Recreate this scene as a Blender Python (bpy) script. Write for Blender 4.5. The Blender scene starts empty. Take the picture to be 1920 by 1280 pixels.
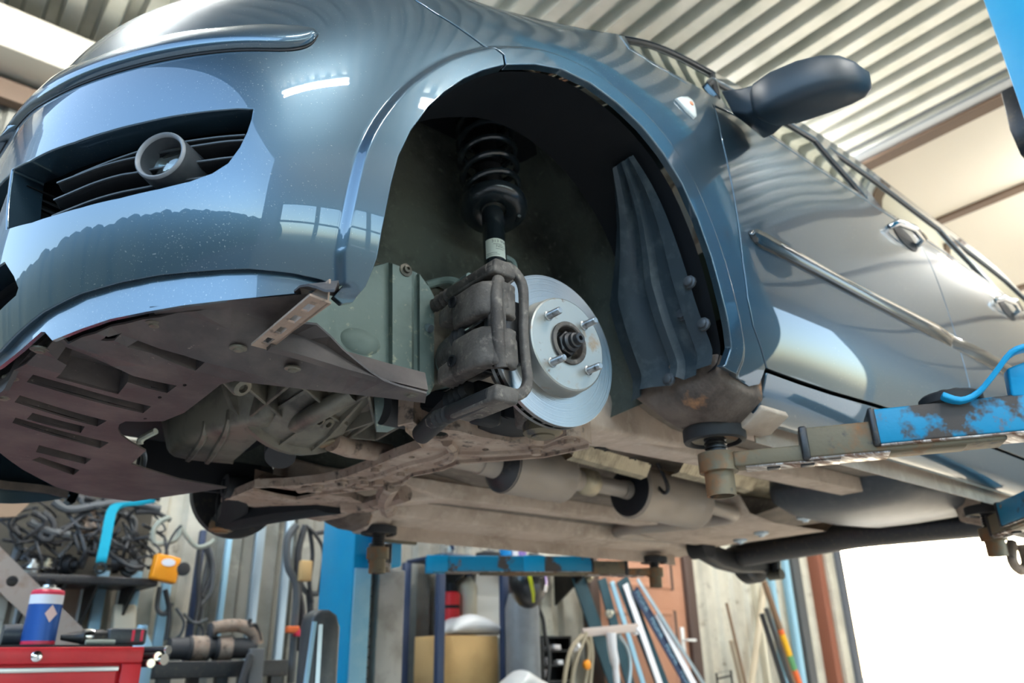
import bpy, bmesh, math, random
import numpy as np
from mathutils import Vector, Matrix, geometry
from mathutils.bvhtree import BVHTree

random.seed(7)
SC = bpy.context.scene
COL = SC.collection
PI = math.pi
LIFT = 1.72            # the car's wheel hub stands this high above the workshop floor
# All coordinates below are measured from the front hub: x to the rear of the car, y to its right, z up.

# ------------------------------------------------------------------ camera
CR = np.array([[0.77664979, -0.62970481, -0.01693997],
               [0.23114193, 0.30988993, -0.92224814],
               [0.58599362, 0.71234828, 0.38622714]])
CT = np.array([-0.38110213, 0.23555014, 1.76186005])
CF = 1425.465
CC = -CR.T @ CT
cam_data = bpy.data.cameras.new('camera')
cam = bpy.data.objects.new('camera', cam_data)
COL.objects.link(cam)
cam_data.sensor_width = 36.0
cam_data.lens = CF / 1920 * 36
cam_data.clip_start = 0.05
cam_data.clip_end = 200
cam_data.dof.use_dof = True
cam_data.dof.focus_distance = 1.05
cam_data.dof.aperture_fstop = 4.6
_m = Matrix.Identity(4)
for _i in range(3):
    _m[_i][0] = CR[0][_i]; _m[_i][1] = -CR[1][_i]; _m[_i][2] = -CR[2][_i]; _m[_i][3] = CC[_i]
cam.matrix_world = _m
SC.camera = cam

# ------------------------------------------------------------------ light
SC.view_settings.view_transform = 'Standard'
SC.view_settings.look = 'None'
SC.view_settings.exposure = 1.2
SC.view_settings.gamma = 1.0
SC.view_settings.use_curve_mapping = False
SC.cycles.use_denoising = True
SC.cycles.max_bounces = 7
SC.cycles.diffuse_bounces = 4
SC.cycles.glossy_bounces = 4
SC.cycles.transmission_bounces = 5
SC.cycles.caustics_reflective = False
SC.cycles.caustics_refractive = False
SC.cycles.sample_clamp_indirect = 6.0

world = bpy.data.worlds.new('overcast_sky')
SC.world = world
world.use_nodes = True
_bg = world.node_tree.nodes['Background']
_sky = world.node_tree.nodes.new('ShaderNodeTexSky')
_sky.sky_type = 'NISHITA'
_sky.sun_disc = False
_sky.sun_elevation = math.radians(24)
_sky.sun_rotation = math.radians(48)      # the sun stands beyond the doorway at the far right
_sky.air_density = 1.0; _sky.dust_density = 3.0; _sky.ozone_density = 0.6
_tint = world.node_tree.nodes.new('ShaderNodeMix'); _tint.data_type = 'RGBA'; _tint.blend_type = 'MULTIPLY'; _tint.inputs[0].default_value = 1.0
_tint.inputs[7].default_value = (0.95, 1.0, 0.97, 1)
world.node_tree.links.new(_sky.outputs[0], _tint.inputs[6]); world.node_tree.links.new(_tint.outputs[2], _bg.inputs['Color'])
_bg.inputs['Strength'].default_value = 0.68

def portal(name, loc, rot, sx, sy):
    l = bpy.data.lights.new(name, 'AREA'); l.shape = 'RECTANGLE'; l.size = sx; l.size_y = sy
    l.cycles.is_portal = True
    o = bpy.data.objects.new(name, l); o.location = loc; o.rotation_euler = rot; COL.objects.link(o)
    return o
# daylight enters through the three doorways of the workshop
portal('doorway_daylight', (-2.65, -1.0, 0.6), (0, -PI/2, 0), 4.8, 7.0)
portal('doorway_daylight', (4.8, -4.45, 0.3), (PI/2, 0, 0), 5.2, 4.4)
portal('doorway_daylight', (11.0, 2.75, 0.1), (-PI/2, 0, 0), 8.0, 3.6)

# ------------------------------------------------------------------ helpers
def V(*a): return Vector(a)
def ray(px, py): return CR.T @ np.array([(px - 960) / CF, (py - 640) / CF, 1.0])
def P(px, py, x=None, y=None, z=None, d=None):
    """the place on the plane x=, y= or z= (or at depth d) that is seen along one line of sight of the photograph"""
    v = ray(px, py)
    if x is not None: k = (x - CC[0]) / v[0]
    elif y is not None: k = (y - CC[1]) / v[1]
    elif z is not None: k = (z - CC[2]) / v[2]
    else: k = d
    return Vector(CC + k * v)
def PP(pts, **k): return [P(a, b, **k) for a, b in pts]

def tag(o, label=None, cat=None, group=None, kind=None):
    if label: o['label'] = label
    if cat: o['category'] = cat
    if group: o['group'] = group
    if kind: o['kind'] = kind
    return o
def thing(name, loc, label, cat, group=None):
    o = bpy.data.objects.new(name, None); o.location = loc; o.empty_display_size = 0.1; COL.objects.link(o)
    return tag(o, label, cat, group)
def world_loc(o):
    p = Vector((0, 0, 0))
    while o is not None:
        p = p + o.location; o = o.parent
    return p

class MB:
    """collects shapes (world coordinates) and links them as one mesh"""
    def __init__(s): s.v = []; s.f = []
    def add(s, vs, fs):
        n = len(s.v); s.v += [Vector(v) for v in vs]; s.f += [tuple(i + n for i in f) for f in fs]; return s
    def box(s, a, b):
        (x0, y0, z0), (x1, y1, z1) = a, b
        return s.add([(x0,y0,z0),(x1,y0,z0),(x1,y1,z0),(x0,y1,z0),(x0,y0,z1),(x1,y0,z1),(x1,y1,z1),(x0,y1,z1)],
                     [(0,3,2,1),(4,5,6,7),(0,1,5,4),(1,2,6,5),(2,3,7,6),(3,0,4,7)])
    def obox(s, c, ax, ay, az):
        """box about a centre with three half-axes"""
        c, ax, ay, az = map(Vector, (c, ax, ay, az))
        vs = [c + i*ax + j*ay + k*az for k in (-1,1) for (i,j) in ((-1,-1),(1,-1),(1,1),(-1,1))]
        return s.add(vs, [(0,3,2,1),(4,5,6,7),(0,1,5,4),(1,2,6,5),(2,3,7,6),(3,0,4,7)])
    def beam(s, a, b, w, h, up=(0,0,1)):
        a, b, up = map(Vector, (a, b, up)); d = (b - a); L = d.length; d.normalize()
        sd = d.cross(up).normalized(); u = sd.cross(d).normalized()
        return s.obox((a + b) / 2, d * L / 2, sd * w / 2, u * h / 2)
    def prism(s, poly, off):
        """planar polygon pushed along a vector"""
        poly = [Vector(p) for p in poly]; off = Vector(off); n = len(poly)
        nor = Vector((0,0,0))
        for i in range(n): nor += poly[i].cross(poly[(i+1) % n])
        if nor.dot(off) < 0: poly = poly[::-1]
        vs = poly + [p + off for p in poly]
        return s.add(vs, [tuple(range(n))[::-1], tuple(range(n, 2*n))] + [(i, (i+1) % n, (i+1) % n + n, i + n) for i in range(n)])
    def tube(s, pts, r, n=8, caps=True, closed=False):
        pts = [Vector(p) for p in pts]; m = len(pts)
        rr = list(r) if hasattr(r, '__len__') else [r] * m
        tan = []
        for i in range(m):
            if closed: t = pts[(i+1) % m] - pts[i-1]
            else: t = pts[min(i+1, m-1)] - pts[max(i-1, 0)]
            tan.append(t.normalized() if t.length > 1e-9 else Vector((0,0,1)))
        a = tan[0].orthogonal().normalized(); vs = []
        for i in range(m):
            a = (a - tan[i] * a.dot(tan[i])).normalized(); b = tan[i].cross(a)
            for k in range(n):
                w = 2*PI*k/n; vs.append(pts[i] + (a*math.cos(w) + b*math.sin(w)) * rr[i])
        fs = []
        for i in range(m if closed else m - 1):
            j = (i+1) % m
            for k in range(n): fs.append((i*n+k, i*n+(k+1) % n, j*n+(k+1) % n, j*n+k))
        if caps and not closed: fs += [tuple(range(n))[::-1], tuple((m-1)*n + k for k in range(n))]
        return s.add(vs, fs)
    def lathe(s, c, axis, prof, n=32, closed=False, ref=None):
        """profile [(distance along axis, radius)] turned about an axis through c"""
        c = Vector(c); axis = Vector(axis).normalized(); a = Vector(ref) if ref else axis.orthogonal(); a = (a - axis*a.dot(axis)).normalized(); b = axis.cross(a)
        vs = []; m = len(prof)
        for t, r in prof:
            for k in range(n):
                w = 2*PI*k/n; vs.append(c + axis*t + (a*math.cos(w) + b*math.sin(w)) * max(r, 1e-5))
        fs = []
        for i in range(m if closed else m - 1):
            j = (i+1) % m
            for k in range(n): fs.append((i*n+k, i*n+(k+1) % n, j*n+(k+1) % n, j*n+k))
        if not closed:
            if prof[0][1] > 1e-4: fs.append(tuple(range(n))[::-1])
            if prof[-1][1] > 1e-4: fs.append(tuple((m-1)*n + k for k in range(n)))
        return s.add(vs, fs)
    def loft(s, rings, caps=True, closed=True):
        """joins rings of equal length"""
        n = len(rings[0]); vs = [Vector(p) for r in rings for p in r]; fs = []
        for i in range(len(rings) - 1):
            for k in range(n if closed else n - 1): fs.append((i*n+k, i*n+(k+1) % n, (i+1)*n+(k+1) % n, (i+1)*n+k))
        if caps and closed: fs += [tuple(range(n))[::-1], tuple((len(rings)-1)*n + k for k in range(n))]
        return s.add(vs, fs)
    def plate(s, outer, holes, frame, t, spacing=0.05, up=None):
        """flat plate with holes; outline in (a, b) of frame (origin, A, B); thickness t along A x B"""
        o, A, B = map(Vector, frame); N = A.cross(B).normalized()
        vs, tri = fill(outer, holes, spacing)
        n = len(vs); top = [o + A*p[0] + B*p[1] for p in vs]
        s.add(top + [p - N*t for p in top], [tuple(f) for f in tri] + [tuple(i + n for i in f[::-1]) for f in tri])
        for lp in [outer] + list(holes):
            m = len(lp); q = [o + A*p[0] + B*p[1] for p in lp]
            s.add(q + [p - N*t for p in q], [(i, i + m, (i+1) % m + m, (i+1) % m) for i in range(m)])
        return s
    def mirror(s):
        """adds the same shapes on the other side of the car (y -> -y)"""
        n = len(s.v); s.v += [Vector((p.x, -p.y, p.z)) for p in s.v]
        s.f += [tuple(i + n for i in f[::-1]) for f in list(s.f)]; return s
    def build(s, name, mat, parent=None, bevel=0, seg=2, smooth=35, weld=True, label=None, sub=0, at=None):
        me = bpy.data.meshes.new(name)
        org = world_loc(parent) if parent else None
        if org is None:
            lo = Vector((min(p.x for p in s.v), min(p.y for p in s.v), min(p.z for p in s.v)))
            hi = Vector((max(p.x for p in s.v), max(p.y for p in s.v), max(p.z for p in s.v)))
            org = Vector(((lo.x+hi.x)/2, (lo.y+hi.y)/2, lo.z)); loc = org
        else: loc = Vector((0,0,0)) if at is None else Vector(at) - org
        if at is not None: org = Vector(at)
        me.from_pydata([p - org for p in s.v], [], s.f)
        bm = bmesh.new(); bm.from_mesh(me)
        if weld: bmesh.ops.remove_doubles(bm, verts=bm.verts, dist=1e-5)
        bmesh.ops.recalc_face_normals(bm, faces=bm.faces)
        bm.to_mesh(me); bm.free()
        o = bpy.data.objects.new(name, me); COL.objects.link(o); o.location = loc
        if parent: o.parent = parent
        if mat: me.materials.append(mat)
        if bevel:
            m = o.modifiers.new('bevel', 'BEVEL'); m.width = bevel; m.segments = seg; m.limit_method = 'ANGLE'; m.angle_limit = math.radians(40)
            m.harden_normals = False
        if sub:
            m = o.modifiers.new('sub', 'SUBSURF'); m.levels = sub; m.render_levels = sub
        if smooth:
            me.shade_smooth()
            if not bevel and not sub: me.set_sharp_from_angle(angle=math.radians(smooth))
        if label: o['label'] = label
        return o

def inside(poly, pts):
    """which of pts lie in the polygon"""
    poly = np.asarray(poly, float); pts = np.asarray(pts, float); r = np.zeros(len(pts), bool)
    x, y = pts[:, 0], pts[:, 1]; n = len(poly); j = n - 1
    for i in range(n):
        xi, yi = poly[i]; xj, yj = poly[j]
        c = ((yi > y) != (yj > y))
        if yi != yj: r ^= c & (x < (xj - xi) * (y - yi) / (yj - yi) + xi)
        j = i
    return r
def seg_dist(loop, pts, closed=True):
    loop = np.asarray(loop, float); pts = np.asarray(pts, float); d = np.full(len(pts), 1e9)
    n = len(loop)
    for i in range(n if closed else n - 1):
        a = loop[i]; b = loop[(i+1) % n]; ab = b - a; L = max(ab @ ab, 1e-12)
        t = np.clip(((pts - a) @ ab) / L, 0, 1); q = a + t[:, None] * ab
        d = np.minimum(d, np.sqrt(((pts - q)**2).sum(1)))
    return d
def fill(outer, holes, sp, extra=None, rings=()):
    """triangulates a flat outline with holes, with points every sp inside"""
    loops = [outer] + list(holes); pts = []; edges = []
    for lp in loops:
        n0 = len(pts); m = len(lp)
        pts += [tuple(p) for p in lp]; edges += [(n0 + i, n0 + (i+1) % m) for i in range(m)]
    o = np.asarray(outer, float); lo = o.min(0); hi = o.max(0)
    gx = np.arange(lo[0] + sp/2, hi[0], sp); gy = np.arange(lo[1] + sp/2, hi[1], sp)
    if len(gx) and len(gy):
        g = np.array([(a, b) for a in gx for b in gy])
        ok = inside(outer, g)
        for h in holes: ok &= ~inside(h, g)
        g = g[ok]
        if len(g):
            for lp in loops: g = g[seg_dist(lp, g) > sp * 0.45]
        for line, ds in rings:          # closely spaced rows of points beside a line, for a crease
            q = np.array(dens(line, .010, False)); t = np.gradient(q, axis=0); t /= np.maximum(np.linalg.norm(t, axis=1), 1e-9)[:, None]
            nn = np.stack([-t[:, 1], t[:, 0]], 1)
            if len(g): g = g[(seg_dist(line, g, False) > ds[-1] + .004) | (seg_dist(line, g, False) < ds[0] - .004)]
            ex = []
            for d in ds:
                for sgn in (1, -1):
                    c = q + nn*d*sgn; ex.append(c[np.abs(seg_dist(line, c, False) - d) < 1e-4])
            c = np.concatenate(ex); ok = inside(outer, c)
            for h in holes: ok &= ~inside(h, c)
            c = c[ok]
            for lp in loops:
                if len(c): c = c[seg_dist(lp, c) > .003]
            g = np.concatenate([g.reshape(-1, 2), c])
        pts += [tuple(p) for p in g]
    r = geometry.delaunay_2d_cdt([Vector(p) for p in pts], edges, [], 0, 1e-7)
    vs = np.array([tuple(p) for p in r[0]]); tri = [tuple(f) for f in r[2]]
    c = np.array([vs[list(f)].mean(0) for f in tri]); ok = inside(outer, c)
    for h in holes: ok &= ~inside(h, c)
    return [tuple(p) for p in vs], [t for t, k in zip(tri, ok) if k]
def dens(loop, sp, closed=True):
    out = []; n = len(loop)
    for i in range(n if closed else n - 1):
        a = np.array(loop[i], float); b = np.array(loop[(i+1) % n], float); k = max(1, int(math.ceil(np.linalg.norm(b - a) / sp)))
        out += [tuple(a + (b - a) * t / k) for t in range(k)]
    if not closed: out.append(tuple(loop[-1]))
    return out
def smooth_line(pts, per=6, closed=False):
    """Catmull-Rom through points of any dimension"""
    p = [np.array(q, float) for q in pts]; n = len(p); out = []
    for i in range(n if closed else n - 1):
        if closed: a, b, c, d = p[i-1], p[i], p[(i+1) % n], p[(i+2) % n]
        else: a, b, c, d = p[max(i-1, 0)], p[i], p[i+1], p[min(i+2, n-1)]
        for k in range(per):
            t = k / per
            out.append(0.5*((2*b) + (c-a)*t + (2*a-5*b+4*c-d)*t*t + (3*b-a-3*c+d)*t**3))
    if not closed: out.append(p[-1])
    return out
def SL(pts, per=6, closed=False): return [Vector(q) for q in smooth_line([tuple(p) for p in pts], per, closed)]
def circle(c, r, n=20, ry=None):
    ry = ry or r
    return [(c[0] + r*math.cos(2*PI*k/n), c[1] + ry*math.sin(2*PI*k/n)) for k in range(n)]
def inset(loop, d):
    """moves a closed flat outline inwards by d"""
    p = np.array(loop, float); n = len(p)
    area = 0.5*np.sum(p[:,0]*np.roll(p[:,1],-1) - np.roll(p[:,0],-1)*p[:,1]); s = 1 if area > 0 else -1
    out = []
    for i in range(n):
        e1 = p[i] - p[i-1]; e2 = p[(i+1) % n] - p[i]
        e1 = e1/max(np.linalg.norm(e1),1e-9); e2 = e2/max(np.linalg.norm(e2),1e-9)
        n1 = np.array([-e1[1], e1[0]])*s; n2 = np.array([-e2[1], e2[0]])*s
        b = n1 + n2; L = np.linalg.norm(b)
        b = b/L if L > 1e-6 else n1
        out.append(tuple(p[i] + b * d / max(b @ n1, 0.5)))
    return out

# ------------------------------------------------------------------ materials
def mat(name, col, rough=0.5, metal=0.0, coat=0.0, spec=0.5, noise=None, bump=None, trans=0.0, emit=None, coat_rough=0.03):
    """noise: list of (colour, scale, low, high[, roughness]) patches; bump: (scale, strength, distance)"""
    m = bpy.data.materials.new(name); m.use_nodes = True; nt = m.node_tree; N = nt.nodes; L = nt.links
    b = N['Principled BSDF']
    b.inputs['Roughness'].default_value = rough; b.inputs['Metallic'].default_value = metal
    b.inputs['Coat Weight'].default_value = coat; b.inputs['Coat Roughness'].default_value = coat_rough
    b.inputs['Specular IOR Level'].default_value = spec
    b.inputs['Transmission Weight'].default_value = trans
    b.inputs['Base Color'].default_value = (*col, 1)
    if emit:
        b.inputs['Emission Color'].default_value = (*emit[0], 1); b.inputs['Emission Strength'].default_value = emit[1]
    tc = N.new('ShaderNodeTexCoord')
    last = None; lastr = None; lastm = None
    for i, q in enumerate(noise or []):
        c2, sc, lo, hi = q[:4]
        t = N.new('ShaderNodeTexNoise'); t.inputs['Scale'].default_value = sc; t.inputs['Detail'].default_value = 5; t.inputs['Roughness'].default_value = 0.62
        mp = N.new('ShaderNodeMapping'); mp.inputs['Location'].default_value = (3.1*i, 1.7*i, 0.9*i)
        if len(q) > 6: mp.inputs['Scale'].default_value = q[6]
        L.new(tc.outputs['Object'], mp.inputs[0]); L.new(mp.outputs[0], t.inputs['Vector'])
        r = N.new('ShaderNodeMapRange'); r.inputs['From Min'].default_value = lo; r.inputs['From Max'].default_value = hi; r.clamp = True
        L.new(t.outputs['Fac'], r.inputs['Value'])
        mx = N.new('ShaderNodeMix'); mx.data_type = 'RGBA';
        L.new(r.outputs[0], mx.inputs[0])
        if last is None: mx.inputs[6].default_value = (*col, 1)
        else: L.new(last, mx.inputs[6])
        mx.inputs[7].default_value = (*c2, 1)
        last = mx.outputs[2]
        if len(q) > 4 and q[4] is not None:
            mr = N.new('ShaderNodeMix'); L.new(r.outputs[0], mr.inputs[0]); mr.inputs[3].default_value = q[4]
            if lastr is None: mr.inputs[2].default_value = rough
            else: L.new(lastr, mr.inputs[2])
            lastr = mr.outputs[0]
        if len(q) > 5 and q[5] is not None:
            mm = N.new('ShaderNodeMix'); L.new(r.outputs[0], mm.inputs[0]); mm.inputs[3].default_value = q[5]
            if lastm is None: mm.inputs[2].default_value = metal
            else: L.new(lastm, mm.inputs[2])
            lastm = mm.outputs[0]
    if last is not None: L.new(last, b.inputs['Base Color'])
    if lastr is not None: L.new(lastr, b.inputs['Roughness'])
    if lastm is not None: L.new(lastm, b.inputs['Metallic'])
    if bump:
        t = N.new('ShaderNodeTexNoise'); t.inputs['Scale'].default_value = bump[0]; t.inputs['Detail'].default_value = 4
        L.new(tc.outputs['Object'], t.inputs['Vector'])
        bp = N.new('ShaderNodeBump'); bp.inputs['Strength'].default_value = bump[1]; bp.inputs['Distance'].default_value = bump[2]
        L.new(t.outputs['Fac'], bp.inputs['Height']); L.new(bp.outputs[0], b.inputs['Normal'])
    return m

def paint_material():
    """blue-grey metallic lacquer with dust specks"""
    m = mat('blue_grey_paint', (0.046, 0.088, 0.124), rough=0.36, metal=0.8, coat=1.0, coat_rough=0.015)
    m.node_tree.nodes['Principled BSDF'].inputs['Coat IOR'].default_value = 1.62
    nt = m.node_tree; N = nt.nodes; L = nt.links; b = N['Principled BSDF']
    tc = N.new('ShaderNodeTexCoord')
    v = N.new('ShaderNodeTexNoise'); v.inputs['Scale'].default_value = 430; v.inputs['Detail'].default_value = 2
    w = N.new('ShaderNodeTexNoise'); w.inputs['Scale'].default_value = 4; w.inputs['Detail'].default_value = 3
    L.new(tc.outputs['Object'], v.inputs[0]); L.new(tc.outputs['Object'], w.inputs[0])
    ad = N.new('ShaderNodeMath'); ad.operation = 'MULTIPLY_ADD'; ad.inputs[1].default_value = 0.35; L.new(w.outputs[0], ad.inputs[0]); L.new(v.outputs[0], ad.inputs[2])
    r = N.new('ShaderNodeMapRange'); r.inputs['From Min'].default_value = 0.885; r.inputs['From Max'].default_value = 0.95; r.inputs['To Max'].default_value = 0.45
    L.new(ad.outputs[0], r.inputs[0])
    mx = N.new('ShaderNodeMix'); mx.data_type = 'RGBA'; mx.inputs[6].default_value = (0.046, 0.088, 0.124, 1); mx.inputs[7].default_value = (0.42, 0.43, 0.42, 1)
    L.new(r.outputs[0], mx.inputs[0]); L.new(mx.outputs[2], b.inputs['Base Color'])
    iv = N.new('ShaderNodeMath'); iv.operation = 'SUBTRACT'; iv.inputs[0].default_value = 1.0; L.new(r.outputs[0], iv.inputs[1]); L.new(iv.outputs[0], b.inputs['Coat Weight'])
    me = N.new('ShaderNodeMath'); me.operation = 'MULTIPLY'; me.inputs[1].default_value = 0.75; L.new(iv.outputs[0], me.inputs[0]); L.new(me.outputs[0], b.inputs['Metallic'])
    return m
def glass_material(name, tint, alpha):
    """thin tinted pane: mirrors by angle, lets tinted light through"""
    m = bpy.data.materials.new(name); m.use_nodes = True; nt = m.node_tree; N = nt.nodes; L = nt.links
    N.remove(N['Principled BSDF']); out = N['Material Output']
    f = N.new('ShaderNodeFresnel'); f.inputs['IOR'].default_value = 1.6
    ml = N.new('ShaderNodeMath'); ml.operation = 'MULTIPLY_ADD'; ml.inputs[1].default_value = 1.5; ml.inputs[2].default_value = 0.05; ml.use_clamp = True
    L.new(f.outputs[0], ml.inputs[0])
    t = N.new('ShaderNodeBsdfTransparent'); t.inputs[0].default_value = (*tint, 1)
    g = N.new('ShaderNodeBsdfGlossy'); g.inputs['Roughness'].default_value = 0.01; g.inputs[0].default_value = (0.9, 0.95, 0.92, 1)
    x = N.new('ShaderNodeMixShader'); L.new(ml.outputs[0], x.inputs[0]); L.new(t.outputs[0], x.inputs[1]); L.new(g.outputs[0], x.inputs[2]); L.new(x.outputs[0], out.inputs[0])
    return m
M = dict(
    paint=paint_material(),
    window=glass_material('tinted_window_glass', (0.16, 0.24, 0.18), 1),
    lens=glass_material('clear_lens', (0.85, 0.9, 0.95), 1),
    plastic=mat('dark_grey_plastic', (0.045, 0.052, 0.06), 0.38, noise=[((0.07,0.075,0.08), 30, 0.5, 0.75)]),
    black=mat('black_plastic', (0.010, 0.011, 0.013), 0.6, spec=0.25),
    rubber=mat('black_rubber', (0.016, 0.016, 0.017), 0.7),
    mirror_plastic=mat('satin_blue_black_plastic', (0.02, 0.033, 0.045), 0.45, bump=(900, 0.2, 0.0004)),
    shield=mat('dusty_undershield', (0.042, 0.034, 0.033), 0.55, noise=[((0.105,0.085,0.075), 9, 0.42, 0.7), ((0.20,0.17,0.14), 120, 0.66, 0.75)], bump=(60, 0.2, 0.002)),
    under=mat('dusty_underbody', (0.48, 0.39, 0.31), 0.9, noise=[((0.33,0.255,0.195), 6, 0.45, 0.7), ((0.56,0.48,0.39), 30, 0.5, 0.75)], bump=(140, 0.35, 0.003)),
    seal=mat('underseal', (0.10, 0.112, 0.092), 0.85, noise=[((0.025,0.027,0.024), 5, 0.42, 0.66), ((0.14,0.155,0.125), 60, 0.58, 0.75)], bump=(110, 0.6, 0.004)),
    liner=mat('green_grey_liner', (0.17, 0.225, 0.205), 0.7, noise=[((0.10,0.14,0.13), 7, 0.45, 0.7), ((0.42,0.43,0.31), 55, 0.60, 0.72)], bump=(80, 0.3, 0.002)),
    flap=mat('blue_black_liner', (0.028, 0.042, 0.052), 0.55, noise=[((0.075,0.095,0.10), 25, 0.5, 0.75)], bump=(150, 0.2, 0.001)),
    dirty=mat('dirty_steel', (0.28, 0.20, 0.15), 0.75, noise=[((0.40,0.32,0.25), 14, 0.45, 0.68), ((0.045,0.036,0.03), 40, 0.55, 0.7)], bump=(90, 0.35, 0.002)),
    alloy=mat('cast_alloy', (0.17, 0.155, 0.12), 0.5, metal=0.4, noise=[((0.05,0.044,0.036), 12, 0.45, 0.7)], bump=(120, 0.25, 0.001)),
    castiron=mat('caliper_iron', (0.12, 0.105, 0.092), 0.72, metal=0.25, noise=[((0.055,0.047,0.042), 22, 0.42, 0.62), ((0.24,0.21,0.175), 70, 0.56, 0.74)], bump=(220, 0.5, 0.0015)),
    disc=mat('ground_steel', (0.33, 0.325, 0.31), 0.30, metal=1.0),
    hat=mat('disc_hat_steel', (0.34, 0.35, 0.33), 0.45, metal=0.8, noise=[((0.30,0.21,0.13), 24, 0.56, 0.70, 0.8, 0.1), ((0.16,0.12,0.09), 60, 0.64, 0.72, 0.8, 0.0)]),
    darkmetal=mat('dark_metal', (0.05, 0.05, 0.052), 0.42, metal=0.7, noise=[((0.12,0.10,0.08), 60, 0.55, 0.75, 0.7)]),
    stud=mat('zinc_stud', (0.30, 0.31, 0.31), 0.38, metal=0.9, noise=[((0.08,0.07,0.06), 90, 0.5, 0.7)]),
    strut=mat('gloss_black_strut', (0.012, 0.018, 0.022), 0.25, coat=0.5),
    label=mat('paper_label', (0.68, 0.72, 0.62), 0.6),
    ink=mat('grey_ink', (0.08, 0.08, 0.07), 0.7),
    chrome=mat('chrome', (0.8, 0.8, 0.8), 0.12, metal=1.0),
    white_lens=mat('milky_indicator', (0.86, 0.9, 0.86), 0.15, coat=0.5),
    amber=mat('amber_bulb', (0.75, 0.30, 0.15), 0.4),
    muffler=mat('dusty_exhaust_steel', (0.33, 0.285, 0.24), 0.55, metal=0.45, noise=[((0.36,0.30,0.24), 18, 0.45, 0.7, 0.8, 0.1)], bump=(90, 0.15, 0.001)),
    rustseal=mat('rusty_underseal', (0.16, 0.125, 0.10), 0.9, noise=[((0.07,0.052,0.042), 7, 0.45, 0.62), ((0.30,0.15,0.07), 10, 0.60, 0.68)], bump=(160, .5, .003)),
    rimglint=mat('bezel_reflection_grey', (0.20, 0.215, 0.235), 0.35),  # lighter grey puts the rim's reflected light into its colour
    foil=mat('heat_shield_foil', (0.42, 0.36, 0.25), 0.5, metal=0.6, noise=[((0.2,0.17,0.12), 20, 0.45, 0.7)]),
    liftblue=mat('lift_blue_paint', (0.0, 0.32, 0.60), 0.38, noise=[((0.01,0.34,0.60), 12, 0.4, 0.7)], bump=(220, 0.12, 0.001)),
    wornblue=mat('worn_lift_blue', (0.0, 0.235, 0.42), 0.45, noise=[((0.075,0.06,0.05), 7, 0.51, 0.56, 0.75), ((0.20,0.10,0.05), 16, 0.62, 0.70, 0.8)], bump=(90, 0.3, 0.0015)),
    rust=mat('rusty_steel', (0.17, 0.14, 0.09), 0.62, metal=0.3, noise=[((0.25,0.12,0.05), 11, 0.52, 0.66, 0.85, 0.0), ((0.06,0.06,0.06), 25, 0.58, 0.7)], bump=(120, 0.35, 0.0015)),
    scraped=mat('scraped_steel', (0.34, 0.30, 0.27), 0.4, metal=0.6, noise=[((0.16,0.075,0.04), 9, 0.45, 0.6, 0.7, 0.1, (1,4,1)), ((0.62,0.58,0.55), 14, 0.50, 0.60, 0.35, 0.8, (1,5,1))], bump=(60, 0.4, 0.002)),
)
# ------------------------------------------------------------------ the workshop itself
M.update(
    concrete=mat('workshop_concrete', (0.54, 0.50, 0.45), 0.6, noise=[((0.44,0.41,0.37), 1.2, 0.4, 0.7), ((0.2,0.19,0.17), 5, 0.6, 0.72)]),
    yard=mat('pale_yard_concrete', (0.48, 0.47, 0.45), 0.8),
    sheet=mat('galvanised_wall_sheet', (0.66, 0.62, 0.52), 0.5, metal=0.2, noise=[((0.46,0.43,0.36), 2.2, 0.42, 0.68), ((0.22,0.17,0.12), 9, 0.60, 0.74)]),
    roofsheet=mat('galvanised_roof_sheet', (0.70, 0.71, 0.66), 0.36, metal=0.5, noise=[((0.54,0.56,0.5), 3, 0.4, 0.7)]),
    cream=mat('cream_ceiling_panel', (0.80, 0.74, 0.62), 0.6),
    brown=mat('brown_steel_beam', (0.16, 0.105, 0.07), 0.6),
    flash=mat('zinc_flashing', (0.40, 0.44, 0.48), 0.4, metal=0.7),
    galv=mat('galvanised_rail', (0.45, 0.55, 0.62), 0.35, metal=0.75),
    tube_glow=mat('fluorescent_tube', (1, 1, 1), 0.5, emit=((1.0, 0.985, 0.94), 110)),
    whitepaint=mat('white_enamel', (0.78, 0.78, 0.76), 0.4),
    plaster=mat('grey_wall', (0.30, 0.30, 0.30), 0.8),
)
FZ = -LIFT; RZ = 3.0; WY = 2.8
tag(MB().box((-2.9, -5.2, FZ - .12), (16.2, WY + .6, FZ)).build('floor', M['concrete'], smooth=0), kind='structure')
tag(MB().box((-40, -40, FZ - .3), (50, 40, FZ - .14)).build('ground', M['yard'], smooth=0), kind='structure')

tag(MB().box((-40, -40, FZ - .139), (-2.9, 40, FZ - .125)).build('ground_asphalt', mat('dark_asphalt', (.045,.046,.05), .9), smooth=0), kind='structure')
hd_ = MB(); random.seed(2)
for k in range(60):
    y0 = -34 + 1.2*k; r = 1.5 + random.random()*.4; h = 6.0 + random.random()*.5
    hd_.lathe((-16 - random.random()*.6, y0, FZ - .13), (0, 0, 1), [(0, r*.8), (h*.3, r*1.05), (h*.6, r), (h*.85, r*.7), (h*.96, r*.35), (h, 0)], 12)
tag(hd_.build('outside_hedge', mat('dark_hedge', (.02,.032,.02), .9, bump=(12, 1, .1)), smooth=0), kind='structure')

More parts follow.
